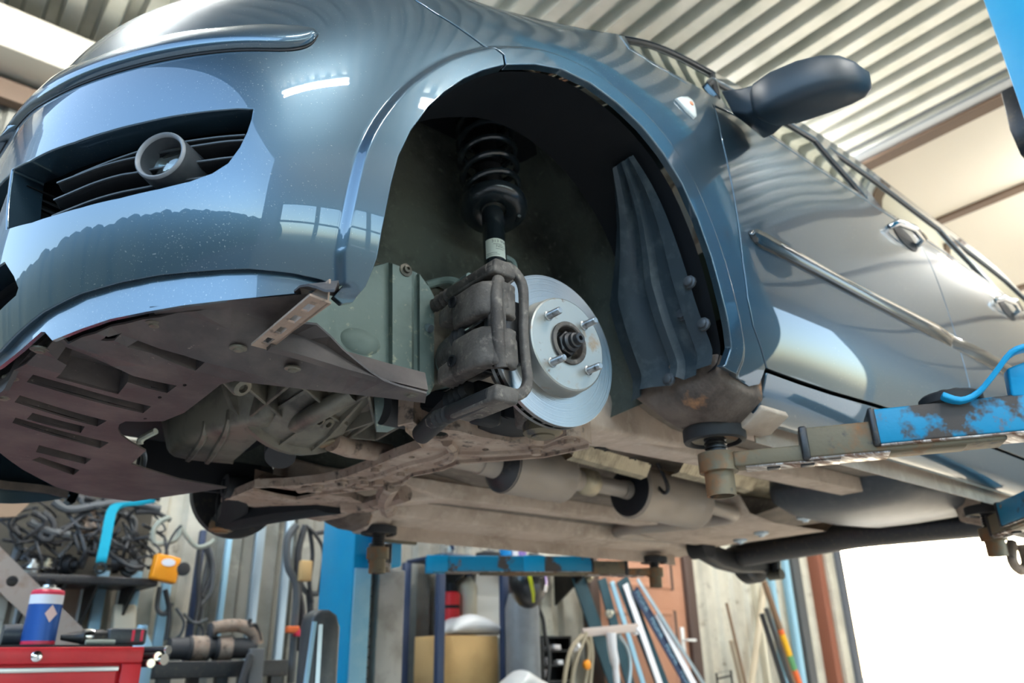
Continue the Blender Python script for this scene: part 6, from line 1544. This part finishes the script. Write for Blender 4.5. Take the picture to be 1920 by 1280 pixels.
MB().lathe((a.x, yb + .12, zc), (1, 0, 0), [(0, r*.5), (0, r*.85), (L_*.2, r*.9), (L_*.2, r), (L_*.45, r), (L_*.45, r*.8), (L_*.52, r*.8), (L_*.52, r), (L_*.72, r), (L_*.72, r*.86), (L_, r*.86), (L_, r*.4)], 28).build('roller', M['hose'], rm, smooth=40)
MB().lathe((a.x, yb + .12, zc), (1, 0, 0), [(L_*.24, r*1.01), (L_*.42, r*1.01)], 28).build('pale_band', M['dirty'], rm); MB().lathe((a.x, yb + .12, zc), (1, 0, 0), [(L_*.55, r*1.01), (L_*.70, r*1.01)], 28).build('pale_band', M['dirty'], rm)
MB().tube(SL(PP([(398,1178),(430,1172),(460,1175),(478,1190),(482,1208)], y=yb + .10), 4), [.03]*17, 12).build('bent_arm', M['dirty'], rm)
MB().tube(SL(PP([(470,1160),(466,1175),(480,1172),(488,1200)], y=yb + .08), 4), .010, 8).build('lever', M['darkmetal'], rm)
MB().obox(P(398, 1182, y=yb + .12), (.02, 0, 0), (0, .03, 0), (0, 0, .035)).build('end_block', M['hose'], rm, bevel=.01)
a, b = leaning(482, 1215, 476, 1280, yb - .03); tag(MB().beam(a, b, .07, .03, up=(0,1,0)).build('steel_post', M['hosegrey'], bevel=.005), 'thick grey steel bar standing against the workbench', 'bar')
a, b = leaning(470, 1225, 452, 1280, yb - .05); tag(MB().beam(a, b, .03, .02, up=(0,1,0)).build('steel_post', M['hose'], bevel=.005), 'thin dark bar leaning against the workbench', 'bar')
# clear bottle and cream tub by the chest
p = P(262, 1208, y=1.75); h = p.z
bt = thing('plastic_bottle', (p.x, 1.75, FZ), 'clear blue plastic bottle standing behind the right end of the red chest', 'bottle')
MB().lathe((p.x, 1.75, h - .03), (0,0,1), [(-.22, .05), (-.2, .055), (-.02, .055), (.03, .045), (.07, .02), (.10, .018), (.10, 0)], 20).build('flask', M['skyblue'], bt)
MB().box((p.x - .2, 1.6, FZ), (p.x + .12, 1.95, h - .25)).build('stand', M['darkmetal'], bt)
p = P(232, 1168, y=YW - .10); tag(MB().obox(p, (.05, 0, 0), (0, .03, 0), (-.01, 0, .085)).build('cream_box', M['cream2'], bevel=.01), 'small cream box on the wall behind the power tool', 'box')
# dark rounded cover left of the column
yc = 1.10
q = PP([(640,1290),(640,1175),(634,1152),(620,1142),(604,1142),(590,1150),(584,1170),(572,1290)], y=yc); q[0].z = q[-1].z = FZ
rc = thing('column_cover', ((q[0].x + q[-1].x)/2, yc, FZ), 'dark rounded cover with a pale blue edge standing left of the blue column', 'cover')
MB().prism(q, (0, .10, 0)).build('shell', M['plastic'], rc, bevel=.015)
e = PP([(590,1165),(586,1200),(572,1290)], y=yc - .002); MB().beam(e[0], e[2] + (e[2]-e[0])*3, .012, .016, up=(0,1,0)).build('pale_edge', M['skyblue'], rc)
MB().beam(P(601,1170,y=yc-.004), P(594,1290,y=yc-.004), .016, .004, up=(0,1,0)).build('highlight_strip', M['galv'], rc)

# steel rack with the carton, bag, extinguisher and clutter
yr = 2.30
rx0, rx1 = P(824, 1200, y=yr).x, P(946, 1200, y=yr).x
rk = thing('steel_rack', ((rx0+rx1)/2, yr + .2, FZ), 'navy blue steel rack between the lift slide and the gas cylinder', 'rack')
zs2 = P(885, 1036, y=yr).z
for x in (rx0, rx1):
    for y in (yr, yr + .38): MB().box((x - .024, y - .02, FZ), (x + .024, y + .02, zs2 - .035)).build('upright', M['navy'], rk, bevel=.003)
zs1 = P(885, 1286, y=yr).z; zs2 = P(885, 1036, y=yr).z; zs3 = P(885, 1146, y=yr + .2).z
for z in (zs1 - .021,): MB().box((rx0, yr, z), (rx1, yr + .38, z + .02)).build('shelf', M['navy'], rk, bevel=.003)
us_ = thing('wall_shelf', (rx0 + .3, yr + .2, zs2 - .03), 'long upper shelf with small clutter, above the far lift arm', 'shelf'); MB().box((rx0 + .03, yr + .03, zs2 - .03), (rx1 + .95, YW, zs2 - .01)).build('board', M['navy'], us_, bevel=.003)
for k in (.3, .8, 1.3): MB().prism([(rx0 + k - .01, yr + .06, zs2 - .03), (rx0 + k - .01, YW, zs2 - .03), (rx0 + k - .01, YW, zs2 - .25)], (.02, 0, 0)).build('bracket', M['darkmetal'], us_, smooth=0)
ztop = P(885, 1191, y=yr + .04).z; xa, xb = P(833, 1200, y=yr + .02).x, P(934, 1200, y=yr + .02).x
tag(MB().box((xa, yr + .02, zs1), (xb, yr + .34, ztop)).build('carton', M['carton'], bevel=.006), 'yellow brown carton standing on the navy rack', 'carton')
film = MB(); random.seed(3); rg = []
for i, px in enumerate(np.linspace(826, 944, 9)):
    h = [.02,.075,.105,.12,.12,.105,.085,.06,.03][i]; c = P(px, 1190, y=yr + .12); c = Vector((c.x, c.y, ztop + .004))
    rg.append([c + Vector((0, .11*math.cos(a)*(1 + .1*random.random()), max(0, h*(.5 + .5*math.sin(a))*(1 + .35*(random.random() - .5))))) for a in np.linspace(0, 2*PI, 12, endpoint=False)])
tag(film.loft(rg).build('plastic_bundle', M['film'], sub=1), 'crumpled white plastic bundle lying on top of the carton', 'plastic bag')
p = P(846, 1138, y=yr + .28); fb = Vector((p.x, p.y, ztop + .004)); fh = P(846, 1090, y=yr + .20).z
fe = thing('red_can', fb, 'red can with a black cap behind the plastic bundle', 'can')
MB().lathe(fb, (0,0,1), [(0, .05), (.004, .054), (.25, .054), (.26, .045)], 22).build('body', M['red'], fe)
MB().lathe(fb, (0,0,1), [(.16, .0545), (.18, .0545)], 22).build('band', M['black'], fe)
MB().lathe(fb, (0,0,1), [(.26, .040), (.31, .038), (.315, 0)], 18).build('cap', M['black'], fe)
p = P(875, 1140, y=yr + .30); tag(MB().lathe((p.x, p.y, ztop + .0), (0,0,1), [(0, .06), (.02, .065), (.30, .068), (.34, .05), (.36, .03), (.36, 0)], 24).build('cream_canister', M['cream2'], smooth=40), 'cream plastic canister beside the red can on the rack', 'canister')
q = PP([(892,1072),(942,1074),(940,1146),(892,1144)], y=yr + .37); q[2].z = q[3].z = ztop
tag(MB().prism(q, (0, .02, 0)).build('sun_patch_board', mat('sun_patch_white', (.90,.88,.84), .4), smooth=0), 'white board painting the patch of sunlight behind the rack', 'board')  # white sheet standing in for a patch of sunlight on the wall
for i, (px, h, r, m_, lab) in enumerate(((948,.13,.04,'bluep','bright blue bottle among the clutter above the far lift arm'),(962,.12,.035,'canwhite','white and lilac bottle beside the bright blue one'),(976,.13,.04,'violet','violet bottle right of the lilac one'),(846,.07,.04,'tin','silver tin on the upper shelf by the blue strap arm'),(915,.05,.08,'hose','flat black tray on the upper shelf'),(1000,.06,.07,'hose','black heap of parts right of the violet bottle'),(1085,.04,.06,'violet','flat violet box at the right end of the upper shelf'))):
    x = P(px, 1030, y=yr + .12).x
    o = MB().lathe((x, yr + .12, zs2 - .01), (0,0,1), [(0, r*.95), (.01, r), (h*.7, r), (h*.85, r*.5), (h, r*.45), (h, 0)], 18).build('shelf_bottle', M[m_], smooth=40); tag(o, lab, 'bottle')
for i, (L_, lab) in enumerate((([(800,985),(828,990),(842,1012),(850,1030)],'blue cable curving over the upper shelf of the rack'),([(878,985),(875,1005),(870,1025)],'thin dark lead hanging on the bright wall above the rack'),([(915,1000),(918,1015),(916,1030)],'short dark lead standing on the black tray'),([(850,990),(842,1003),(835,1015)],'thin lead hanging above the silver tin'))):
    tubething('wall_lead', lab, 'cable', PP(L_, y=yr + (.05 if i == 0 else .36)), .012 if i == 0 else .006, M['navy'] if i == 0 else M['hose'])
# welding helmet on the gas cylinder
yg = 2.20
gx = P(980, 1200, y=yg).x; gr = .105; gz = P(980, 1125, y=yg).z
gc = thing('gas_cylinder', (gx, yg, FZ), 'tall grey gas cylinder standing right of the navy rack', 'gas cylinder')
MB().lathe((gx, yg, FZ), (0,0,1), [(0, gr*.9), (.02, gr), (gz - FZ - .05, gr), (gz - FZ + .03, gr*.8), (gz - FZ + .08, gr*.4), (gz - FZ + .085, .03)], 32).build('shell', M['cyl'], gc)
MB().lathe((gx, yg, gz + .08), (0,0,1), [(0, .03), (.05, .025), (.05, .012), (.09, .012), (.09, 0)], 16).build('valve', M['foil'], gc)
hc = P(990, 1095, y=yg - .25); hz = .115
hm = thing('welding_helmet', hc + Vector((0, 0, -.12)), 'black welding helmet with lime stripes and violet visor hung on the cylinder', 'helmet')
def hp_(a, b, s_=1.0):
    r = s_*(1 + .0*a); taper = 1 - .28*max(0, -b); return hc + Vector((.118*math.cos(b*PI/2)*math.sin(a)*r*taper, -.11*math.cos(b*PI/2)*math.cos(a)*r, .135*math.sin(b*PI/2)*r))
mb = MB(); mb.loft([[hp_(a, b) for a in np.linspace(-PI, PI, 24, endpoint=False)] for b in np.linspace(-1, .95, 12)]); mb.build('shell', M['helmet'], hm, smooth=60)
def patch(nm, a0, a1, b0, b1, m_, skew=0.0):
    mb = MB(); mb.loft([[hp_(a0 + (a1-a0)*i/8 + skew*b, b, 1.02) for i in range(9)] for b in np.linspace(b0, b1, 6)], caps=False, closed=False); mb.build(nm, m_, hm, smooth=60)
MB().tube([hc + Vector((0, .08, .09)), Vector((gx, yg - .05, gz + .10)), Vector((gx, yg, gz + .13))], .012, 8).build('head_strap', M['helmet'], hm)
patch('lime_stripe', -.62, -.42, -.55, .75, M['lime'], -.35); patch('lime_stripe', -.40, .02, .25, .55, M['lime'], -.2); patch('visor', .35, 1.15, -.05, .3, M['visor']); patch('visor_rim', .30, 1.3, -.22, -.05, M['canwhite']); patch('visor_rim', .30, 1.3, .3, .42, M['canwhite'])
tubething('gas_hose', 'black gas hose dropping from the helmet beside the cylinder', 'hose', PP([(1008,1135),(1018,1160),(1022,1190),(1030,1230),(1026,1285)], y=yg - .05), .012, M['hose'])
film = MB(); rg = []; random.seed(5)
zb2 = P(985, 1290, y=yg - .36).z
for i, px in enumerate(np.linspace(938, 1026, 8)):
    h = [.03,.07,.11,.12,.10,.08,.06,.02][i]; x = P(px, 1280, y=yg - .36).x
    rg.append([Vector((x, yg - .36 + .09*math.cos(a)*(1 + .2*random.random()), zb2 - .03 + max(0, h*(.5 + .5*math.sin(a))*(1 + .5*(random.random() - .5))))) for a in np.linspace(0, 2*PI, 12, endpoint=False)])
bg_ = thing('clear_bag', (P(985,1280,y=yg-.36).x, yg - .36, FZ), 'crumpled clear plastic bag in front of the gas cylinder', 'bag')
film.loft(rg).build('bag', M['film'], bg_, sub=1)
MB().box((bg_.location.x - .18, yg - .48, FZ), (bg_.location.x + .14, yg - .25, zb2 - .03)).build('stool', M['darkmetal'], bg_, bevel=.01)
# crate of bits
ck = thing('parts_crate', (P(1038, 1230, y=2.45).x, 2.5, FZ), 'dark crate rack with white and silver bits right of the gas cylinder', 'crate')
kx0, kx1 = P(1012, 1200, y=2.45).x, P(1064, 1200, y=2.45).x; kz = P(1038, 1192, y=2.45).z
MB().box((kx0, 2.55, FZ), (kx1, 2.58, kz)).build('back', M['black'], ck)
for z in (kz, P(1038,1218,y=2.45).z, P(1038,1245,y=2.45).z, P(1038,1275,y=2.45).z): MB().box((kx0, 2.42, z - .012), (kx1, 2.56, z)).build('shelf', M['darkmetal'], ck)
for x in (kx0, kx1): MB().box((x - .008, 2.42, FZ), (x + .008, 2.56, kz)).build('side', M['darkmetal'], ck)
for i, (px, py, w, h) in enumerate(((1040,1212,.028,.012),(1024,1216,.012,.014),(1042,1216,.022,.006),(1024,1240,.014,.026),(1046,1241,.022,.014),(1022,1262,.012,.022))):
    p = P(px, py, y=2.44); MB().obox(p, (w, 0, 0), (0, .03, 0), (0, 0, h)).build('white_bit', M['canwhite'], ck, bevel=.004)
# brown panelled door in the wall
dz0, dz1 = FZ, P(1200, 985, y=WY - .09).z + .35
dx0, dx1 = P(1120, 1150, y=WY - .09).x, P(1286, 1150, y=WY - .09).x
dr_ = thing('door_1', ((dx0+dx1)/2, WY - .09, FZ), None, None); dr_['kind'] = 'structure'
MB().box((dx0, WY - .09, FZ), (dx1, WY - .045, dz1)).build('door_leaf', M['door'], dr_, bevel=.004)
MB().box((dx1, WY - .13, FZ), (dx1 + .11, WY - .04, dz1 + .1)).build('frame', M['doorframe'], dr_, bevel=.004); MB().box((dx0 - .10, WY - .13, FZ), (dx0, WY - .04, dz1 + .1)).build('frame', M['doorframe'], dr_, bevel=.004); MB().box((dx0 - .10, WY - .13, dz1), (dx1 + .11, WY - .04, dz1 + .1)).build('frame', M['doorframe'], dr_, bevel=.004)
pb = P(1240, 1105, y=WY - .09).z
for z0_, z1_ in ((pb, dz1 - .14), (FZ + .2, pb - .16)):
    mb = MB(); xa_, xb_ = dx0 + .13, dx1 - .15
    mb.loft([[Vector((x, WY - .091 - e, z)) for x, z in ((xa_+i, z0_+i), (xb_-i, z0_+i), (xb_-i, z1_-i), (xa_+i, z1_-i))] for i, e in ((0, 0), (.012, .012), (.03, .012), (.045, .002))], caps=False); mb.build('panel_moulding', M['door'], dr_, smooth=0)
    MB().box((xb_ - .02, WY - .104, z0_), (xb_ + .01, WY - .09, z1_)).build('panel_edge', M['doorframe'], dr_)
hd = P(1281, 1200, y=WY - .10); mb = MB(); mb.box((hd.x - .02, WY - .105, hd.z - .10), (hd.x + .02, WY - .09, hd.z + .10)); o = mb.build('handle_plate', M['whitepaint'], dr_, bevel=.003); MB().tube([(hd.x, WY - .105, hd.z), (hd.x, WY - .15, hd.z), (hd.x + .09, WY - .155, hd.z)], .011, 8).build('handle', M['whitepaint'], o)
# teal and pale bars leaning in front of the door, with tan hoses
bars_ = [((1082,1078),(1160,1300),.085,'teal','broad teal bar, leftmost of the leaning bundle'),((1128,1085),(1186,1300),.06,'teal','second teal bar behind the tan hoses'),((1147,1090),(1190,1230),.03,'skyblue','slim pale blue strip between the teal bars'),((1166,1085),(1248,1300),.09,'teal','dark teal bar in the middle of the leaning bundle'),((1172,1095),(1212,1210),.05,'canwhite','bright white strip on the leaning bundle'),((1190,1105),(1300,1300),.075,'navy','navy band with repeated lettering on the leaning bundle'),((1232,1150),(1310,1300),.05,'canwhite','white bar, outermost right of the leaning bundle'),((1195,1085),(1252,1175),.025,'galv','thin silver edge at the top of the leaning bundle')]
for i, ((a0, a1), (b0, b1), w, m_, lab) in enumerate(bars_):
    y_ = 2.52 - .022*i
    a, b = leaning(a0, a1, b0, b1, y_, y_); o = MB().beam(a, b, w*(1.45 if i < 4 else 1.1), .012, up=(0, -1, 0)).build('leaning_bar', M[m_], bevel=.003); tag(o, lab, 'bar', 'bars leaning by the brown door')
    if i == 5:
        d = (b - a).normalized(); side = d.cross(Vector((0, -1, 0))).normalized()
        for k in range(5):
            cu = bpy.data.curves.new('lettering', 'FONT'); cu.body = 'PEGINE'; cu.size = .052; cu.align_x = 'CENTER'; cu.align_y = 'CENTER'
            to = bpy.data.objects.new('lettering', cu); COL.objects.link(to); dg = bpy.context.evaluated_depsgraph_get(); me = bpy.data.meshes.new_from_object(to.evaluated_get(dg)); bpy.data.objects.remove(to)
            c = a + d*(.10 + .23*k) + Vector((0, -.008, 0)); yv = Vector((0,-1,0)).cross(d).normalized(); mb = MB(); mb.add([c + d*v.co.x + yv*v.co.y for v in me.vertices], [tuple(p.vertices) for p in me.polygons])
            tx = mb.build('lettering', M['skyblue'], None, smooth=0, weld=False); tx.location = tx.location - o.location; tx.parent = o
a, b = P(1092,1186,y=2.28), P(1196,1176,y=2.28); hb = tag(MB().beam(a, b, .02, .055).build('cross_bar', mat('pinkish_bar', (.55,.46,.42), .5), bevel=.004), 'pinkish horizontal bar across the leaning bundle', 'bar')
th = [[(1092,1190),(1072,1215),(1062,1250),(1055,1300)],[(1100,1186),(1084,1225),(1074,1260),(1070,1300)],[(1095,1192),(1104,1215),(1100,1260),(1092,1300)],[(1106,1192),(1110,1230),(1104,1300)],[(1160,1190),(1176,1215),(1182,1250),(1176,1300)]]
for i, L_ in enumerate(th): tubething('hanging_hose', ['tan hose, outermost left of the bunch on the pinkish bar','second tan hose of the bunch on the pinkish bar','tan hose in the middle below the pinkish bar','tan hose nearest the teal bar','silver grey hose bowing to the right below the pinkish bar'][i], 'hose', PP(L_, y=2.24 + .012*i), .014, M['hosetan'] if i < 4 else M['galv'], group='hoses hung on the pinkish bar')
pt = PP([(1146,1186),(1148,1215),(1154,1250),(1158,1300)], y=2.22); tag(MB().tube(SL(pt, 4), [.034]*4 + [.032]*4 + [.022]*4 + [.014], 10).build('funnel_tube', M['canwhite']), 'tapered white funnel tube hanging below the pinkish bar', 'funnel')
tag(MB().lathe(P(1098, 1246, y=2.255), (0, -1, 0), [(0, .028), (.02, .03), (.03, .02), (.034, 0)], 16).build('orange_ball', M['orange'], smooth=40), 'orange ball among the tan hoses', 'ball')
for i, (px, py, m_) in enumerate(((1105,1084,'foil'),(1080,1212,'canwhite'),(1143,1150,'cream2'),(1192,1182,'canwhite'))):
    tag(MB().lathe(P(px, py, y=[2.50,2.26,2.475,2.29][i]), (0, -1, .3), [(-.02, .01), (-.02, .026), (.0, .028), (.01, .018), (.03, .016), (.03, 0)], 14).build('hose_fitting', M[m_], smooth=40), ['brass fitting at the top of the leaning bundle','white fitting on the tan hoses','cream fitting in front of the teal bars','white end cap on the pinkish bar'][i], 'fitting')
# poles leaning right of the door
poles = [((1434,1092),(1407,1300),.028,'woodpale','thick whitish pole leaning left beneath the far rear wheel','pole'),((1438,1100),(1452,1150),.022,'wood','short brown stake behind the whitish pole','stake'),((1372,1200),(1396,1300),.026,'woodpale','short tan plank leaning right of the brown door','plank'),((1362,1130),(1388,1240),.012,'wood','thin brown stick leaning beside the tan plank','stick'),((1428,1150),(1475,1300),.022,'hose','black pipe, left one under the whitish pole','pipe'),((1436,1140),(1490,1300),.020,'hosegrey','dark grey pipe right of the black pipe','pipe')]
for i, ((a0, a1), (b0, b1), r, m_, lab, ct_) in enumerate(poles):
    a, b = leaning(a0, a1, b0, b1, 2.66 - .055*i); tag(MB().tube([a, b], r, 10).build('leaning_' + ct_, M[m_]), lab, ct_)
a, b = leaning(1436, 1100, 1502, 1290, 2.30); sp3 = thing('striped_pole', b, 'striped pole banded red, yellow and green leaning near the doorway', 'pole')
d = b - a; L_ = [0, .30, .36, .41, .50, .535, .60, .66, .75, 1.0]; P0 = P(1436, 1100, y=2.30); P1 = P(1502, 1290, y=2.30); seg = (P1 - P0)
st_ = [(-.05, .42, 'wood'), (.42, .47, 'orangepaint'), (.47, .68, 'yellow'), (.68, .82, 'greenp'), (.82, 1.05, 'orangepaint'), (1.05, (b - P0).length/seg.length, 'wood')]
for s0_, s1_, m_ in st_: MB().tube([P0 + seg*s0_, P0 + seg*s1_], .024, 10).build('band', M[m_], sp3)
for i, (px, w, m_, lab) in enumerate(((1452,.05,'skyblue','pale blue rail on the wall right of the whitish pole'),(1482,.07,'skyblue','broad pale blue rail on the wall near the doorway'),(1420,.04,'cream2','cream batten on the wall behind the whitish pole'),(1500,.12,'hosegrey','dark grey plank upright on the wall beside the doorway frame'))):
    x = P(px, 1120, y=WY - .08).x; tag(MB().box((x - w/2, WY - .10, FZ), (x + w/2, WY - .04, 1.6)).build('wall_batten', M[m_], bevel=.003), lab, 'batten')
p = PP([(1343,1262),(1370,1256)], y=2.5); bk = thing('wire_basket', (p[0].x, 2.5, FZ), 'small black wire frame standing below the cream ribbed wall', 'frame')
MB().tube([(p[0].x, 2.5, FZ), p[0], p[1], (p[1].x, 2.5, FZ)], .009, 6).build('wire', M['black'], bk); MB().tube([p[0] + Vector((0,0,-.04)), p[1] + Vector((0,0,-.04))], .008, 6).build('wire', M['black'], bk)
# ------------------------------------------------------------------ everything stands on the workshop floor
for o in SC.objects:
    if o.parent is None: o.location.z += LIFT
